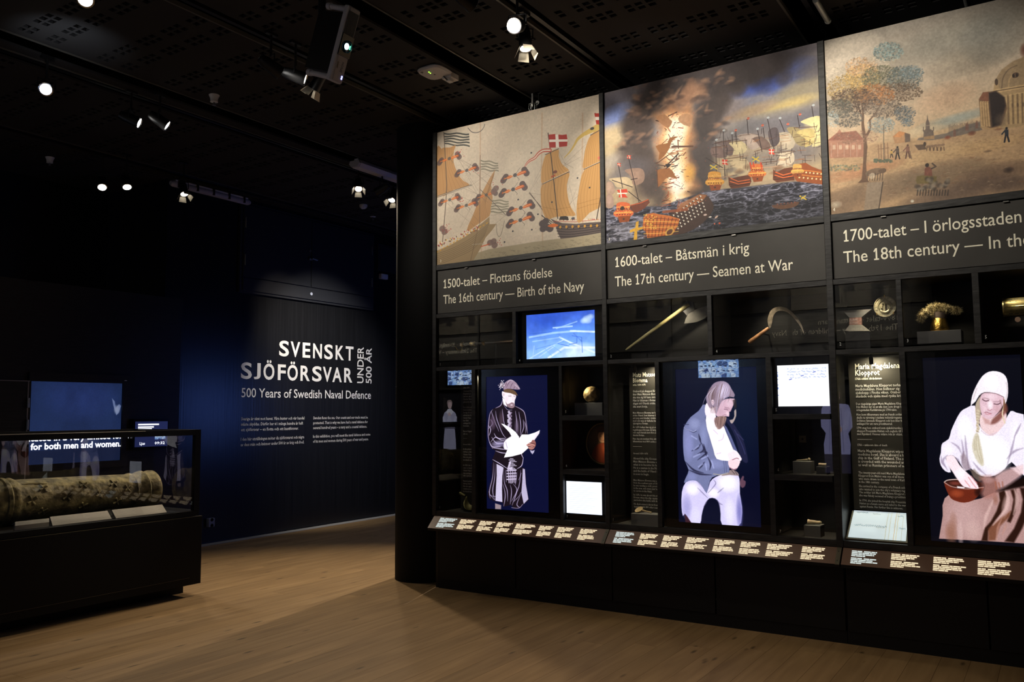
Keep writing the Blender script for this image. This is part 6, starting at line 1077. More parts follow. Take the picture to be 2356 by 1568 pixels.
MB().tube([W3(0,.5),W3(0,-.45)],.0055,8).tube([W3(-.26,.30),W3(.26,.30)],.005,8).tube([W3(0,.58)]+[W3(.08*math.sin(t),.58+.08*math.cos(t)) for t in np.linspace(0,2*PI,12)],.003,6).tube([W3(.42*math.sin(t),-.12-.42*math.cos(t)) for t in np.linspace(-1.2,1.2,12)],[.003]+[.008]*10+[.003],8).tube([W3(-.50,-.14),W3(-.39,-.27),W3(-.30,-.12)],.006,6).tube([W3(.50,-.14),W3(.39,-.27),W3(.30,-.12)],.006,6).build('anchor',SE,rs_)
v_,f_=None,None
def seal_letter(ch,ang,r,s,mir=True):
    v,f=tmesh(ch,1,.02); v=v-np.array([(v[:,0].min()+v[:,0].max())/2,.34,0]); ux=-1 if mir else 1; ca,sa=math.cos(ang),math.sin(ang)
    P_=[]; 
    for q in v: x,y=q[0]*s*ux,q[1]*s; uu=r*ca+x*sa+y*ca; vv=r*sa-x*ca+y*sa; P_.append((6.3550,c[1]-uu*RR,c[2]+vv*RR))
    L=wloc(rs_); me=bpy.data.meshes.new('letter'); me.from_pydata([tuple(Vector(q)-L) for q in P_],[],f); me.materials.append(mat('seal_letter',(.62,.56,.36),.35,.4)); o=bpy.data.objects.new('letter',me); COL.objects.link(o); o.parent=rs_
for k,ch in enumerate('CARLSCRONA'): seal_letter(ch,math.radians(-12+k*22.6),.78,.30)
for u in (-.33,.33):
    v,f=tmesh('P',1,.02); L=wloc(rs_); me=bpy.data.meshes.new('letter'); me.from_pydata([tuple(Vector((6.3550,c[1]-(u-(q[0]-.25)*.4)*RR,c[2]+(q[1]*.45-.1)*RR))-L) for q in v],[],f); me.materials.append(MATS['seal_letter']); o=bpy.data.objects.new('letter',me); COL.objects.link(o); o.parent=rs_
for t in (90,222,318): MB().obox(W3(.98*math.cos(math.radians(t)),.98*math.sin(math.radians(t))),(.006,0,0),(0,.003,0),(0,0,.008)).build('clip',BRASS,rs_)
bx('mount',DARKM,rs_,6.374,6.64,c[1]-.006,c[1]+.006,c[2]-.006,c[2]+.006)
nspot(1.1,2.46,6.26,1.08,2.22,6.37,2.3,70)
# bay 3: fur-trimmed cap
y0,y1,zt,X0,X1=block('dark grey plinth under the fur-trimmed cap',2110,2212,760,789,6.30,6.46,mat('slate_plinth',(.07,.068,.066),.7))
cap_=thing('grenadier_cap','gold-fronted cap with bushy fur trim on a dark plinth in the third bay','hat',(6.38,(y0+y1)/2,zt)); cy2=(y0+y1)/2+.0; 
MB().lathe((6.38,cy2,zt),(0,0,1),[(0,.060),(.012,.062),(.05,.056),(.10,.040),(.105,.01)],32).build('crown',mat('gilt_metal',(.75,.46,.10),.25,1,bump=.6,scale=30),cap_)
MB().lathe((6.38,cy2,zt-.001),(0,0,1),[(0,.068),(.004,.068)],32).build('rim',BRASS,cap_)
FUR=mat('tan_fur',(.34,.27,.13),.9,var=.45,scale=40,bump=.6); rs=np.random.RandomState(3); mb=MB()
fc=[(Q(1150,640),.030),(Q(1200,600),.034),(Q(1260,560),.032),(Q(1320,540),.030),(Q(1390,545),.028),(Q(1450,560),.026),(Q(1520,575),.024),(Q(1290,620),.026),(Q(1130,690),.020),(Q(1570,590),.018)]
for p_,r0 in fc:
    for _ in range(420):
        d=rs.randn(3); d/=np.linalg.norm(d); a_=p_+d*r0*.72*np.array([1.1,1,.9]); b_=a_+(d+rs.randn(3)*.35+[0,0,-.2])*.016; n=np.cross(d,rs.randn(3)); n/=np.linalg.norm(n)+1e-9
        mb.add([a_-n*.0014,a_+n*.0014,b_],[(0,1,2)])
mb.build('fur_trim',FUR,cap_,kind='stuff')
mb=MB()
for p_,r0 in fc: mb.lathe(p_-np.array([0,0,r0*.75]),(0,0,1),[(0,.002),(r0*.3,r0*.62),(r0*.75,r0*.8),(r0*1.2,r0*.62),(r0*1.5,.002)],14)
mb.build('fur_pad',FUR,cap_,kind='stuff'); MB().tube([(6.38,cy2,zt+.09),(6.38,cy2-.005,zt+.13)],[.045,.05],16).build('cloth_band',mat('brown_cloth',(.10,.07,.05),.9),cap_)
nspot(.80,2.46,6.24,.69,2.26,6.36,3.2,50,.8)
# bay 3: telescope
ts=thing('spyglass','brass spyglass barrel with a zigzag band and hanging disc at the right edge','telescope',(6.40,.15,2.2)); a=Q(2105,558,6.40); R1=abs(Q(2105,448,6.40)[2]-a[2])
a[2]=(Q(2110,450,6.40)[2]+Q(2110,660,6.40)[2])/2; MB().lathe((6.40,a[1],a[2]),(0,-1,0),[(0,R1*.86),(.0,R1),(.008,R1*1.02),(.012,R1*.98),(.36,R1*.98)],40).build('barrel',mat('aged_brass',(.42,.34,.14),.35,.8,var=.3,scale=20),ts)
zz=[]; mb=MB()
for k in range(7):
    for sg in (1,-1):
        t0=.032+k*.032; Rz=R1*.985
        def on_(y,h): th=math.asin(max(-1,min(1,h/Rz))); return (6.40-Rz*math.cos(th)-.001,a[1]-y,a[2]+h)
        mb.add([on_(t0,sg*R1*.80),on_(t0+.028,sg*R1*.80),on_(t0+.014,sg*R1*.45)],[(0,1,2)])
mb.build('zigzag_band',mat('dark_inlay',(.05,.06,.05),.5),ts,kind='stuff'); MB().tube([(6.40-R1,a[1]-.001,a[2]),(6.40-R1,a[1]-.34,a[2])],.0015,6).build('seam',BRASS,ts)
p_=Q(2282,695,6.37); MB().lathe((6.37,p_[1],p_[2]),(-1,0,0),[(0,.017),(.004,.017)],24).build('disc',mat('bronze_disc',(.30,.20,.15),.4,.7),ts); bx('mount',DARKM,ts,6.40,6.64,a[1]-.20,a[1]-.19,a[2]-.01,a[2]+.01)
nspot(.20,2.46,6.24,.16,2.26,6.38,1.8,60); 
# bay 3: register page on a slanted stand
ds=thing('register_page','bright ruled page with old handwriting on a slanted stand below the third text panel','document',(6.32,1.1,.69)); 
tlc=PX(6.44,1965,1174); trc=PX(6.44,2090,1179); brc=PX(6.28,2086,1243); blc=PX(6.28,1951,1236)
tlc[2]=trc[2]=(tlc[2]+trc[2])/2; blc[2]=brc[2]=(blc[2]+brc[2])/2; trc[1]=brc[1]=.925
im=imgmat('glowing_register_print',art_letter(0,0,0,0,0),emit=0,rough=.7); nt=im.node_tree; bs=nt.nodes['Principled BSDF']; nt.links.new([n for n in nt.nodes if n.type=='TEX_IMAGE'][0].outputs[0],bs.inputs['Emission Color']); bs.inputs['Emission Strength'].default_value=.70  # page given a glow of its own in place of lamplight on paper
quad('page',im,ds,[tuple(v) for v in (tlc,trc,brc,blc)]); cc=(tlc+trc+brc+blc)/4
mb=MB().prism([tlc+(.004,.012,-.002),trc+(.004,-.01,-.002),brc+(-.004,-.01,-.010),blc+(-.004,.012,-.010)],(.012,0,-.012)); mb.build('backboard',mat('page_stand',(.20,.19,.14),.6),ds); bx('foot',DARKM,ds,6.36,6.42,cc[1]-.1,cc[1]+.1,.687,cc[2]-.02)
nspot(1.09,1.965,6.31,1.08,1.75,6.43,2.6,150,1,(1,.88,.6)); nspot(1.26,1.90,6.26,1.285,1.3,6.40,1.2,30,.7); nspot(1.05,1.4,6.24,1.05,1.05,6.43,.6,90,1)
for Y,Z,X,l in ((PX(6.28,2004,818)[1],1.985,6.27,'small black spotlight clipped above the Klopprot text panel'),(PX(6.28,1461,838)[1],1.985,6.27,'small black spotlight clipped above the Blomma text panel')): downlight(Y,Z,X,l)
# ============================================================ display case with the cannon
CB=mat('case_black',(.003,.0035,.005),.5,spec=.2); EDG=mat('case_edge',(.09,.075,.05),.4)
K=thing('display_case','low black glass display case holding a bronze cannon, at the left edge','display case',(3.2,7.0,0)); cx0,cx1,cy0,cy1=1.55,4.865,6.50,7.50
bx('plinth',CB,K,cx0+.2,4.83,6.70,7.40,0,.102); bx('base_cabinet',CB,K,cx0,cx1,cy0,cy1,.102,.690,bevel=.003); bx('trim_line',EDG,K,cx0,cx1-.12,cy0-.0015,cy0,.165,.167); bx('deck_edge',EDG,K,cx0,cx1,cy0,cy0+.02,.691,.694)
gx=4.838; bx('lower_frame',CB,K,cx0+.02,gx,cy0+.01,cy1-.01,.698,.745,bevel=.002)
mb=MB(); mb.box(cx0+.02,gx,cy0+.01,cy0+.07,1.412,1.462); mb.box(cx0+.02,gx,cy1-.07,cy1-.01,1.412,1.462); mb.box(gx-.06,gx,cy0+.07,cy1-.07,1.412,1.462); mb.box(cx0+.02,cx0+.08,cy0+.07,cy1-.07,1.412,1.462); mb.build('top_frame',CB,K)
bx('top_edge',mat('bright_edge',(.75,.66,.48),.25,.6),K,cx0+.02,gx-.55,cy0+.008,cy0+.011,1.457,1.462)
for x_,y_ in ((gx-.055,cy0+.01),(cx0+.02,cy0+.01)): bx('post',CB,K,x_,x_+.055,y_,y_+.045,.745,1.412)
MB().prism([(cx0+.075,cy0+.050,.745),(gx-.050,cy0+.024,.745),(gx-.050,cy0+.024,1.412),(cx0+.075,cy0+.050,1.412)],(0,.0005,0)).build('glass_pane',GLC,K); bx('glass_pane',GLC,K,gx-.010,gx-.0095,cy0+.055,cy1-.02,.745,1.412); bx('glass_pane',GLC,K,cx0+.075,gx-.01,cy1-.02,cy1-.0195,.745,1.412); bx('glass_pane',GLC,K,cx0+.08,gx-.06,cy0+.07,cy1-.07,1.440,1.4405)
# cannon
CN=thing('bronze_cannon','old green-gold bronze cannon barrel with relief ornament lying in the glass case','cannon',(3.4,6.97,.745)); BZ=mat('verdigris_bronze',(.235,.195,.090),.62,.3,var=.7,scale=14,bump=1.6)
yc,zc_=6.97,.925; prof=[(2.0,.178),(3.30,.172),(3.335,.176),(3.345,.188),(3.37,.190),(3.385,.178),(3.40,.182),(3.42,.186),(3.44,.176),(3.46,.168),(4.0,.160),(4.36,.150),(4.41,.149),(4.44,.158),(4.455,.150),(4.50,.153),(4.53,.168),(4.55,.172),(4.565,.160),(4.60,.163),(4.63,.170),(4.66,.168),(4.672,.158),(4.674,.10),(4.60,.085)]
MB().lathe((0,yc,zc_),(1,0,0),prof,56).build('barrel',BZ,CN)
def orn(x,th,s=1,rot=0):
    r=np.interp(x,[p[0] for p in prof],[p[1] for p in prof]); mb=MB()
    def S_(u,v,h=.004): t=th+v/r; return np.array([x+u,yc-(r+h)*math.cos(t),zc_+(r+h)*math.sin(t)])
    for k in range(4):
        a_=rot+k*PI/2; mb.tube([S_(.004*math.cos(a_)*s,.004*math.sin(a_)*s,-.002),S_(.018*math.cos(a_)*s,.018*math.sin(a_)*s,.0),S_(.034*math.cos(a_)*s,.034*math.sin(a_)*s,-.001),S_(.043*math.cos(a_)*s,.043*math.sin(a_)*s,-.004)],[.006,.010*s,.012*s,.004],8)
    mb.tube([S_(0,0,-.004),S_(0,0,.006)],[.012*s,.007*s],10); mb.build('relief_ornament',BZ,CN)
for x,th,s in ((3.62,.62,1),(3.95,.66,1),(4.22,.62,1.0),(3.52,.05,1.1),(3.80,.10,1.1),(4.08,.08,1.0),(3.20,.55,1),(3.05,.0,1),(4.34,.25,.9),(3.62,-.55,1),(3.95,-.5,1),(4.25,-.45,1),(2.8,.5,1)): orn(x,th,s,.5)
MB().tube([(3.47,yc-.165*math.cos(.95),zc_+.168*math.sin(.95)),(3.58,yc-.165*math.cos(.9),zc_+.17*math.sin(.9)),(3.66,yc-.165*math.cos(.85),zc_+.168*math.sin(.85))],[.008,.012,.004],8).build('lettered_scroll',BZ,CN)
for x in (2.6,4.15): MB().prism([(x,yc-.16,.746),(x,yc+.16,.746),(x,yc+.13,.80),(x,yc+.05,.768),(x,yc-.05,.768),(x,yc-.13,.80)],(.05,0,0)).build('cradle',DARKM,CN)
# caption boards in the case
LB=mat('caption_card_grey',(.34,.31,.27),.7)
for lab,tlp,trp,brp,blp in (('left small grey caption board at the foot of the cannon',(35,1200),(113,1191),(113,1200),(35,1209)),('middle grey caption board with white text in front of the cannon',(115,1188),(247,1174),(257,1192),(121,1210)),('right caption board of the case, crossed by a shadow, beside the muzzle',(257,1172),(373,1160),(384,1179),(267,1194))):
    a=at(1,6.66,*tlp); b=at(1,6.66,*trp); c_=at(1,6.56,*brp); d=at(1,6.56,*blp); zt=(a[2]+b[2])/2; zb=max((c_[2]+d[2])/2,.752); 
    a[2]=b[2]=zt; c_[2]=d[2]=zb
    T=thing('caption_board',lab,'label',(a[0],6.6,.745),'caption boards in the display case'); MB().prism([a,b,c_,d],(0,.008,-.008)).build('board',LB,T); MB().prism([d,c_,c_+(0,0,zb*0-(zb-.746)),d+(0,0,-(zb-.746))],(0,.02,0)).build('foot',LB,T)
    ux=(b-a)/np.linalg.norm(b-a); up=(a-d)/np.linalg.norm(a-d); n_=np.cross(ux,up); n_=n_ if n_[1]<0 else -n_; W_=np.linalg.norm(b-a); Hh=np.linalg.norm(a-d); mb=MB()
    if Hh>.05:
        rs=np.random.RandomState(5)
        for col in (.06,.55):
            for r in range(8):
                o=d+ux*W_*col+up*Hh*(.86-r*.095)+n_*.001; w_=W_*.38*(.75+.25*rs.rand()); mb.add([o,o+ux*w_,o+ux*w_+up*Hh*.04,o+up*Hh*.04],[(0,1,2,3)])
        mb.build('printed_lines',mat('faint_print',(.46,.43,.39),.7),T,kind='stuff')
# ============================================================ screen partition behind the case
pt=thing('screen_partition','black partition with a big blue projection screen behind the display case','partition',(4.4,8.6,0)); PY=8.60
bx('panel',BLK,pt,2.3,6.085,PY,PY+.15,0,2.95)
fx0,fx1=at(1,PY,68,900)[0],at(1,PY,280,900)[0]; fzt,fzb=at(1,PY,175,879)[2],at(1,PY,175,1063)[2]
mb=MB(); fo=.075; mb.box(fx0-.02,fx1+fo,PY-.03,PY,fzt,fzt+.09); mb.box(fx0-.02,fx1+fo,PY-.03,PY,fzb-.07,fzb); mb.box(fx1,fx1+fo,PY-.03,PY,fzb,fzt); mb.box(fx0-.02,fx0,PY-.03,PY,fzb,fzt); mb.build('screen_frame',BLK,pt)
quad('projection',imgmat('projection_blue',art_seafog(),emit=.45),pt,[(fx0,PY-.004,fzt),(fx1,PY-.004,fzt),(fx1,PY-.004,fzb),(fx0,PY-.004,fzb)])
SUB=mat('subtitle_white',(0,0,0),emit=(.86,.88,1.),es=1.6)
a=at(1,PY-.008,70,1033); b=at(1,PY-.008,278,1027.5); letter('for both men and women.',SUB,pt,(a[0],PY-.008,(a[2]+b[2])/2),(1,0,0),(0,0,1),width=b[0]-a[0],cap=.062,offset=.03,res=2,name='subtitle')
a=at(1,PY-.008,62,1014); b=at(1,PY-.008,282,1008.5); letter('instituted in a very limited form',SUB,pt,(a[0]-.12,PY-.008,(a[2]+b[2])/2+.0),(1,0,0),(0,0,1),width=b[0]-a[0]+.19,cap=.062,offset=.03,res=2,name='subtitle')
bx('sensor',WHT,pt,fx1+.01,fx1+.035,PY-.036,PY-.03,fzt+.028,fzt+.036)
dr=thing('partition_door','black door panel with pale lit edges at the far left, beside the blue screen','door',(3.6,8.6,0)); dx=at(1,PY,62,900)[0]; dzt=at(1,PY,40,877)[2]
bx('leaf',BLK,dr,3.2,dx-.02,PY-.05,PY-.002,.02,dzt,bevel=.002); ED=mat('door_edge_grey',(.22,.20,.22),.4); bx('top_edge',ED,dr,3.2,dx,PY-.054,PY-.03,dzt,dzt+.010); bx('side_edge',ED,dr,dx-.02,dx-.008,PY-.054,PY-.03,.02,dzt)
for z0_,z1_ in ((915,937),(965,988)): a=at(1,PY-.055,63,z0_); b=at(1,PY-.055,62,z1_); MB().tube([(dx-.012,PY-.06,a[2]),(dx-.012,PY-.06,b[2])],.012,10).build('hinge',METAL,dr)
# info screen
a=at(1,8.52,312,968); b=at(1,8.52,386,970); c_=at(1,8.52,386,1025)
isc=thing('info_screen','small lit information screen with white text lines behind the case corner','screen',(a[0],8.55,c_[2])); x0,x1,zt,zb=a[0],b[0],(a[2]+b[2])/2,c_[2]
bx('housing',SCR,isc,x0-.02,x1+.02,8.525,8.60,zb-.03,zt+.03); bx('screen',mat('info_blue',(.01,.01,.02),emit=(.012,.018,.075),es=1),isc,x0,x1,8.520,8.525,zb,zt)
for k,(u0,u1,v) in enumerate(((.08,.72,.09),(.08,.56,.19),(.08,.50,.27))): bx('text_line',SUB,isc,x0+(x1-x0)*u0,x0+(x1-x0)*u1,8.5185,8.5195,zt-(zt-zb)*(v+.055),zt-(zt-zb)*v)
p=panel; quad('picture',imgmat('info_picture',art_crowd(90,60,8),emit=.8),isc,[(x0+(x1-x0)*.60,8.518,zt-(zt-zb)*.52),(x0+(x1-x0)*.93,8.518,zt-(zt-zb)*.52),(x0+(x1-x0)*.93,8.518,zt-(zt-zb)*.72),(x0+(x1-x0)*.60,8.518,zt-(zt-zb)*.72)])
letter('09:32',SUB,isc,(x0+(x1-x0)*.60,8.518,zt-(zt-zb)*.92),(1,0,0),(0,0,1),width=(x1-x0)*.32,cap=.030,offset=.02,res=1,name='clock'); letter('Ljus',SUB,isc,(x0+(x1-x0)*.14,8.518,zt-(zt-zb)*.92),(1,0,0),(0,0,1),width=(x1-x0)*.16,cap=.030,offset=.02,res=1,name='caption')
# ============================================================ track spotlights
def tracklight(pos,aim,style,label,on):
    pos=np.array(pos,float); d=np.array(aim,float)-pos; d/=np.linalg.norm(d); pos=pos-d*.035; grp='ceiling track spotlights'
    T=thing('track_spotlight',label,'spotlight',tuple(pos),grp); s=np.cross(d,[0,0,1.]); s/=np.linalg.norm(s)+1e-9; u=np.cross(s,d); r=.050 if style=='can' else .046
    back=pos-d*.17
    MB().lathe(pos,-d,[(-.012,r*1.02),(-.012,r*1.06),(.0,r*1.06),(.03,r),(.12,r*.92),(.165,r*.72),(.17,.01)],24,cap=False).build('housing',DARKM,T)
    MB().lathe(pos,-d,[(-.004,r*.84),(-.002,r*.84)],24).build('lens',LENS if on else CHROME,T)
    mb=MB(); mb.lathe(pos,-d,[(-.013,r*1.05),(-.014,r*1.0),(-.013,r*.86),(-.003,r*.80)],24,cap=False); mb.build('reflector_ring',CHROME,T)
    c=pos-d*.07; top=c+np.array([0,0,max(.1,4.45-c[2])]); 
    MB().tube([c-s*(r+.012),c-s*(r+.012)+np.array([0,0,.075]),c+s*(r+.012)+np.array([0,0,.075]),c+s*(r+.012)],.006,8).build('yoke',DARKM,T)
    MB().tube([c+np.array([0,0,.075]),(c[0],c[1],4.46)],.010,10).build('stem',DARKM,T)
    bx('adapter',DARKM,T,c[0]-.05,c[0]+.05,c[1]-.016,c[1]+.016,4.43,4.462)
    for sg in (1,-1): MB().obox(back+u*r*.55*sg+d*.01,d*.006,s*.014,u*.003).build('vent_slot',FLAP if on else DARKM,T)
    if style=='barn':
        for k in range(4):
            a=k*PI/2; e=s*math.cos(a)+u*math.sin(a); f=-s*math.sin(a)+u*math.cos(a); o=pos+d*.012+e*r*1.02; w=r*.72; q=[o-f*w,o+f*w,o+f*w*1.25+d*.06+e*.028,o-f*w*1.25+d*.06+e*.028]; MB().prism(q,e*.0015).build('barn_door',FLAP,T)
for (l,t,p,s_,b,c,stl,lb) in BEAMS:
    tracklight(l,t,stl,lb or 'added unseen spotlight on a ceiling track',p>0) if lb else None
# ============================================================ projector
PJ=mat('projector_white',(.46,.44,.47),.45); PJF=mat('projector_front',(.40,.36,.34),.5)
c0=at(2,3.90,794,104); t_=math.radians(20); e1=np.array([1,0,0.]); e2=np.array([0,math.sin(t_),-math.cos(t_)]); e3=np.array([0,-math.cos(t_),-math.sin(t_)])
dp=np.linalg.norm(c0-np.array([0,0,EYE])); Lh=.235; Wh=.052
P_=thing('projector','white projector mounted on its side on two arms beneath the ceiling','projector',tuple(c0))
MB().obox(c0-e3*.02,e1*Wh,e2*Lh,e3*.02).build('shell',PJ,P_,bevel=.006); MB().obox(c0-e3*.15-e1*.01,e1*(Wh-.014),e2*(Lh-.05),e3*.11).build('body',DARKM,P_)
MB().obox(c0+e3*.002+e1*.008,e1*(Wh-.012),e2*(Lh-.008),e3*.002).build('front_plate',PJF,P_)
gc=c0-e2*.135+e3*.005
for k in range(9): MB().obox(gc+e1*(-.036+k*.0095),e1*.003,e2*.070,e3*.002).build('vent_slat',DARKM,P_)
MB().obox(c0+e2*.004+e3*.006+e1*.004,e1*(Wh-.002),e2*.068,e3*.004).build('lens_window',SCR,P_,bevel=.002)
lc=c0+e2*.006+e3*.011+e1*.010; MB().lathe(lc,e3,[(0,.038),(.008,.038),(.010,.032),(.006,.030)],28,cap=False).build('lens_ring',mat('lens_coating',(.01,.05,.06),.1,.5),P_)
MB().lathe(lc+e3*.007-e1*.010,e3,[(0,.019),(.002,.015)],20).build('lens_glow',mat('projector_light',(0,0,0),emit=(.45,.8,1),es=14),P_); MB().obox(lc+e3*.009+e1*.016,e1*.003,e2*.012,e3*.001).build('lens_flare',mat('green_glint',(0,0,0),emit=(.15,1,.45),es=2),P_)
o=c0+e2*.165+e3*.0055+e1*.024; letter('EPSON',mat('logo_dark',(.04,.04,.05),.5),P_,tuple(o),tuple(-e2),tuple(-e1) if 0 else tuple(-e1),width=.062,cap=.017,name='logo',offset=.02)
MB().obox(c0+e2*.13+e3*.005-e1*.022,e1*.003,e2*.02,e3*.001).build('port',SCR,P_); 
for k in (-1,1): MB().lathe(c0+e2*(.195+.006*k)+e3*.004+e1*.036,e3,[(0,.006),(.003,.004)],12).build('status_light',mat('blue_led',(0,0,0),emit=(.25,.3,1),es=6),P_)
for sg,ln in ((-1,.125),(1,.15)): 
    q=c0+e2*(Lh-.022)*sg-e3*.04-e1*.03; MB().tube([q,q-e3*ln-e1*.02],[.019,.017],12).build('arm',PJ,P_)
    MB().lathe(q-e3*ln-e1*.02,-e3,[(-.01,.022),(.02,.022)],14).build('arm_joint',PJ,P_)
MB().tube([c0-e3*.22,(c0-e3*.22)*[1,1,0]+[0,0,4.46]],.025,14).build('ceiling_mount',DARKM,P_)
# ============================================================ small ceiling fittings
def fit(px,py,z=4.45): return at(2,z,px,py)
for (px,py,lb) in ((493,219,'larger white sprinkler cup on the ceiling above the title wall'),(115,362,'smaller white sprinkler cup on the ceiling at the far left')):
    p=fit(px,py); T=thing('sprinkler_cup',lb,'sprinkler',tuple(p),'white ceiling sprinkler cups'); MB().lathe(p,(0,0,-1),[(0,.047),(.004,.046),(.03,.034),(.055,.031),(.062,.034),(.066,.022)],24).build('cup',WHT,T); MB().lathe(p+np.array([0,0,-.066]),(0,0,-1),[(0,.008),(.02,.010),(.022,.018),(.026,.018)],14).build('nozzle',METAL,T)
p=fit(836,471); T=thing('smoke_detector','round white smoke detector below the batten lamp near the pillar','smoke detector',tuple(p)); MB().lathe(p,(0,0,-1),[(0,.055),(.022,.055),(.026,.05)],28).build('base',WHT,T)
MB().lathe(p+np.array([0,0,-.034]),(0,0,-1),[(-.008,.05),(0,.050),(.006,.046),(.020,.028),(.022,.001)],28).build('cap',WHT,T)
for k in range(6): MB().lathe(p+np.array([.042*math.cos(k),.042*math.sin(k),-.03]),(0,0,-1),[(0,.007),(.012,.006)],8).build('vent',DARKM,T)
p=fit(858,498); T=thing('ceiling_sprinkler','small white sprinkler head with flat rosette near the pillar','sprinkler',tuple(p)); MB().lathe(p,(0,0,-1),[(0,.042),(.004,.042),(.007,.02)],24).build('rosette',WHT,T); MB().lathe(p,(0,0,-1),[(0,.011),(.04,.011),(.045,.016),(.052,.016)],14).build('nozzle',METAL,T)
p=fit(1000,162,4.45); T=thing('wifi_access_point','white rounded access point with two green lights on the ceiling','access point',tuple(p)); c=p+np.array([0,0,-.02]); n=28
mb=MB(); prof_=[(0,.115),(.012,.122),(.028,.112),(.034,.07),(.035,.002)]; vs=[];fs=[]
for (dz,r) in prof_:
    for k in range(n): a=2*PI*k/n; q=(abs(math.cos(a))**4+abs(math.sin(a))**4)**-.25; vs.append((p[0]+r*q*math.cos(a),p[1]+r*q*math.sin(a),p[2]-dz))
for i in range(len(prof_)-1): fs+=[(i*n+k,i*n+(k+1)%n,(i+1)*n+(k+1)%n,(i+1)*n+k) for k in range(n)]
mb.add(vs,fs,True); mb.build('housing',WHT,T)
for dx,dy in ((-.055,-.005),(-.03,-.0)): MB().lathe((p[0]+dx-.012,p[1]+dy+.012,p[2]-.0345),(0,0,-1),[(0,.0055),(.003,.005)],10).build('status_light',mat('green_led',(0,0,0),emit=(.35,1,.05),es=3),T)
MB().lathe((p[0],p[1],p[2]-.035),(0,0,-1),[(0,.008),(.001,.008)],12).build('logo_dot',DARKM,T)
for sy,(dx,dy) in ((1,(-.06,.065)),(-1,(.07,-.03))): bx('grille',GREY,T,p[0]+dx-.035,p[0]+dx+.035,p[1]+dy-.012,p[1]+dy+.012,p[2]-.032,p[2]-.024)
p=fit(1036,171,4.45); T=thing('junction_box','white square junction box on the ceiling right of the access point','box',tuple(p)); bx('box',WHT,T,p[0]-.055,p[0]+.055,p[1]-.05,p[1]+.05,4.40,4.45,bevel=.004); bx('plug',WHT,T,p[0]-.045,p[0]+.01,p[1]-.03,p[1]+.015,4.375,4.402,bevel=.004)
MB().tube([(p[0]-.07,p[1]+.03,4.43),(p[0]-.06,p[1]+.0,4.39),(p[0]-.02,p[1]-.01,4.385)],.004,8).build('cable',DARKM,T)
a=fit(815,373,4.40); b=fit(930,410,4.40); yb_=a[1]; T=thing('batten_lamp','switched-off white batten lamp ending at the round pillar','lamp',(a[0],yb_,4.38)); X0,X1=a[0]+.03,a[0]+1.25
MB().prism([(X0,yb_-.085,4.385),(X0,yb_-.05,4.345),(X0,yb_+.05,4.345),(X0,yb_+.085,4.385),(X0,yb_+.07,4.42),(X0,yb_-.07,4.42)],(X1-X0,0,0)).build('diffuser',WHT,T); MB().prism([(X0-.03,yb_-.08,4.385),(X0-.03,yb_-.045,4.35),(X0-.03,yb_+.045,4.35),(X0-.03,yb_+.08,4.385),(X0-.03,yb_+.065,4.42),(X0-.03,yb_-.065,4.42)],(.03,0,0)).build('end_cap',mat('end_cap_grey',(.42,.41,.44),.5),T); bx('gear_tray',WHT,T,X0,X1,yb_-.03,yb_+.03,4.42,4.45)
a=fit(392,420,4.30); b=fit(575,466,4.30); yb_=(a[1]+b[1])/2; T=thing('tube_lamp','long slim switched-off tube lamp hanging high at the left','lamp',(a[0],yb_,4.28)); GT=mat('tube_grey',(.36,.35,.40),.45)
MB().tube([(a[0],yb_,4.30),(a[0]+.03,yb_,4.30),(b[0]-.03,yb_,4.30),(b[0],yb_,4.30)],[.025,.040,.040,.025],16).build('tube',GT,T); bx('back_rail',WHT,T,a[0]+.05,b[0]-.05,yb_-.03,yb_+.03,4.32,4.345)
for k in range(5): x=a[0]+(b[0]-a[0])*(.1+.2*k); bx('clip',DARKM,T,x-.012,x+.012,yb_-.045,yb_+.02,4.27,4.352); MB().tube([(x,yb_,4.34),(x,yb_,4.452)],.004,6).build('hanger',DARKM,T)
# pipes crossing above the murals
PIP=mat('galvanised_pipe',(.30,.30,.28),.4,.6)
for lb,p0,p1 in (('short grey pipe stub above the first mural',(1236,236),(1268,257)),('thin grey pipe pair at the top above the gap between second and third murals',(1876,0),(1906,48)),('short pipe bracket at the top above the townscape mural',(2222,-8),(2232,24))):
    a=at(2,4.36,*p0); b=at(2,4.36,*p1); T=thing('ceiling_pipe',lb,'pipe',tuple(a)); b=a+np.array([max(.12,min(.75,b[0]-a[0])),0,0]); b[0]=min(b[0],6.60) if p0[0]>1500 else b[0]
    MB().tube([a,b],.020,14).build('pipe',PIP,T); MB().lathe(b,(1,0,0),[(-.01,.023),(.004,.023),(.004,.012)],14).build('end_cap',PIP,T); m_=(a+b)/2; MB().tube([a+[.03,0,0],a+[.03,0,.10]],.006,8).build('hanger',DARKM,T)
a=at(2,4.36,1226,238); T=thing('caged_sprinkler','small sprinkler in a wire guard hanging above the first mural','sprinkler',tuple(a)); MB().tube([a+[0,0,.09],a],.012,10).build('drop_pipe',PIP,T); MB().lathe(a,(0,0,-1),[(0,.02),(.03,.012),(.04,.02),(.043,.02)],14).build('head',METAL,T)
mb=MB()
for k in range(6): c_,s_=math.cos(k*PI/3),math.sin(k*PI/3); mb.tube([a+[.035*c_,.035*s_,0],a+[.035*c_,.035*s_,-.055],a+[.022*c_,.022*s_,-.072]],.0022,6)
mb.tube([a+[.035*math.cos(t),.035*math.sin(t),-.01] for t in np.linspace(0,2*PI,17)],.0025,6,False); mb.tube([a+[.022*math.cos(t),.022*math.sin(t),-.072] for t in np.linspace(0,2*PI,17)],.0025,6,False); mb.build('wire_guard',PIP,T)
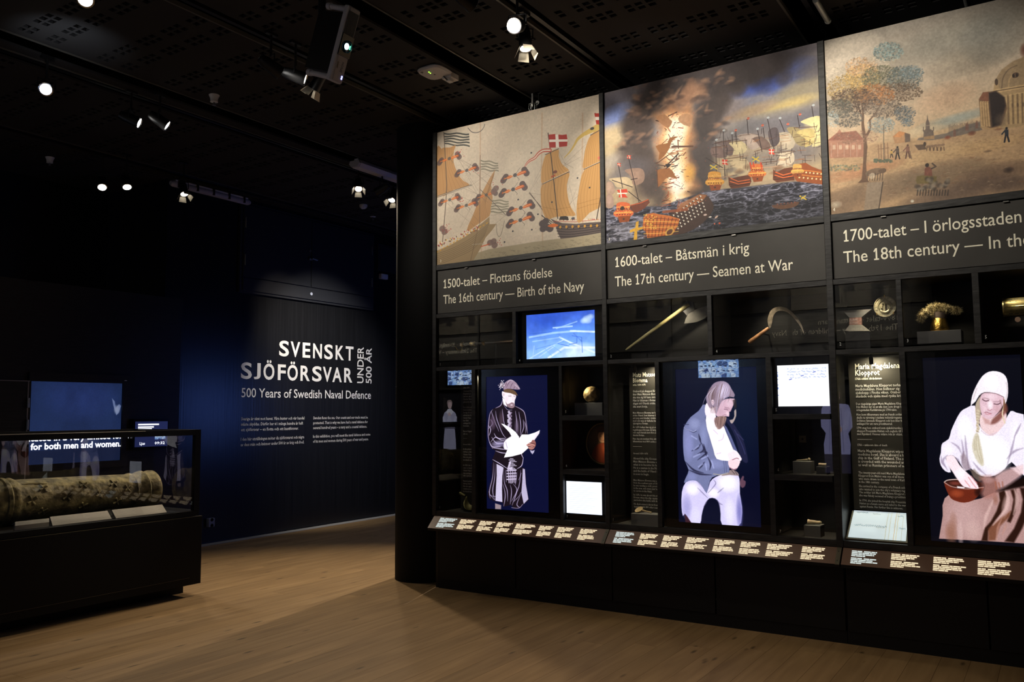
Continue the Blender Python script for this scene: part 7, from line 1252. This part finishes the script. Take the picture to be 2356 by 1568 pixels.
# ============================================================ facing exhibition wall (seen only as reflections in the glass)
OX=.48; ow=st(bx('wall_opposite',BLK,None,OX-.5,OX-.03,1.32,10.15,0,4.27))
bays=[(1.35,3.09),(3.13,4.87),(4.91,6.65),(6.69,8.43),(8.47,10.10)]
tt=[('1800-talet – Flottans barn','The 19th century – Children of the Navy'),('',''),('',''),('',''),('1900-talet – Kvinnligt','The 20th century – Women')]
def opanel(nm,m,T,y0,y1,z0,z1,X=OX): # faces +X; image left edge at low Y
    return quad(nm,m,T,[(X,y0,z1),(X,y1,z1),(X,y1,z0),(X,y0,z0)])
for i,(a,b) in enumerate(bays):
    T=thing('facing_cabinet','display bay on the opposite wall, seen only as a reflection, '+['first','second','third','fourth','fifth'][i]+' along','cabinet',(OX-.02,(a+b)/2,0),'display bays of the opposite wall')
    m=BOARD; bx('board',m,T,OX-.03,OX-.01,a,b,2.52,2.93); bx('post',FRAME,T,OX-.03,OX+.02,a-.04,a,.6,4.27); bx('rail',FRAME,T,OX-.03,OX+.01,a,b,2.0,2.04)
    opanel('mural_print',imgmat('facing_print_%d'%i,art_backmural(60+i)),T,a,b,2.985,4.25,OX-.012); bx('mural_backing',BLK,T,OX-.03,OX-.014,a,b,2.985,4.25)
    for k,s in enumerate(tt[i]):
        if s: letter(s,CREAM,T,(OX-.008,a+.38 if i!=4 else a+.02,2.765-k*.125),(0,1,0),(0,0,1),cap=.078,aspect=.86,res=1)
for y0,y1,z0,z1,a,es,lb in ((3.86,4.47,2.08,2.37,art_crowd(),1.1,'second'),(8.48,9.13,2.08,2.37,art_crowd(sd=5),1.0,'fifth'),):
    T=thing('facing_screen','crowd picture screen on the opposite wall, '+lb+' bay, seen as a reflection','screen',(OX,(y0+y1)/2,z0),'screens of the opposite wall'); bx('bezel',SCR,T,OX-.03,OX-.002,y0-.05,y1+.05,z0-.05,z1+.05); opanel('screen_picture',imgmat('facing_scr_'+lb,a,emit=es*8),T,y0,y1,z0,z1,OX+.001)
for yc_,k,lb in ((2.55,1,'pale smock'),(9.10,0,'white collar')):
    T=thing('facing_screen','portrait screen of a figure in a '+lb+' on the opposite wall','screen',(OX,yc_,.75),'screens of the opposite wall'); bx('bezel',SCR,T,OX-.03,OX-.002,yc_-.36,yc_+.36,.70,1.96); opanel('screen_picture',imgmat('facing_fig_'+lb,art_figure(k),emit=2.4 if k!=2 else .8),T,yc_-.32,yc_+.32,.75,1.93,OX+.001)

# ============================================================ blue projection in the room behind the exhibition wall (its sheen shows on the title wall)
T=thing('projection_wall','blue projection on a wall behind the exhibition wall, visible only as sheen on the title wall','screen',(9.7,4.9,0)); bx('wall_panel',BLK,T,8.7,10.7,4.75,4.88,0,3.0)
quad('projection',mat('blue_projection',(0,0,0),emit=(.13,.26,1.),es=5.5),T,[(10.2,4.89,2.2),(9.35,4.89,2.2),(9.35,4.89,1.2),(10.2,4.89,1.2)])
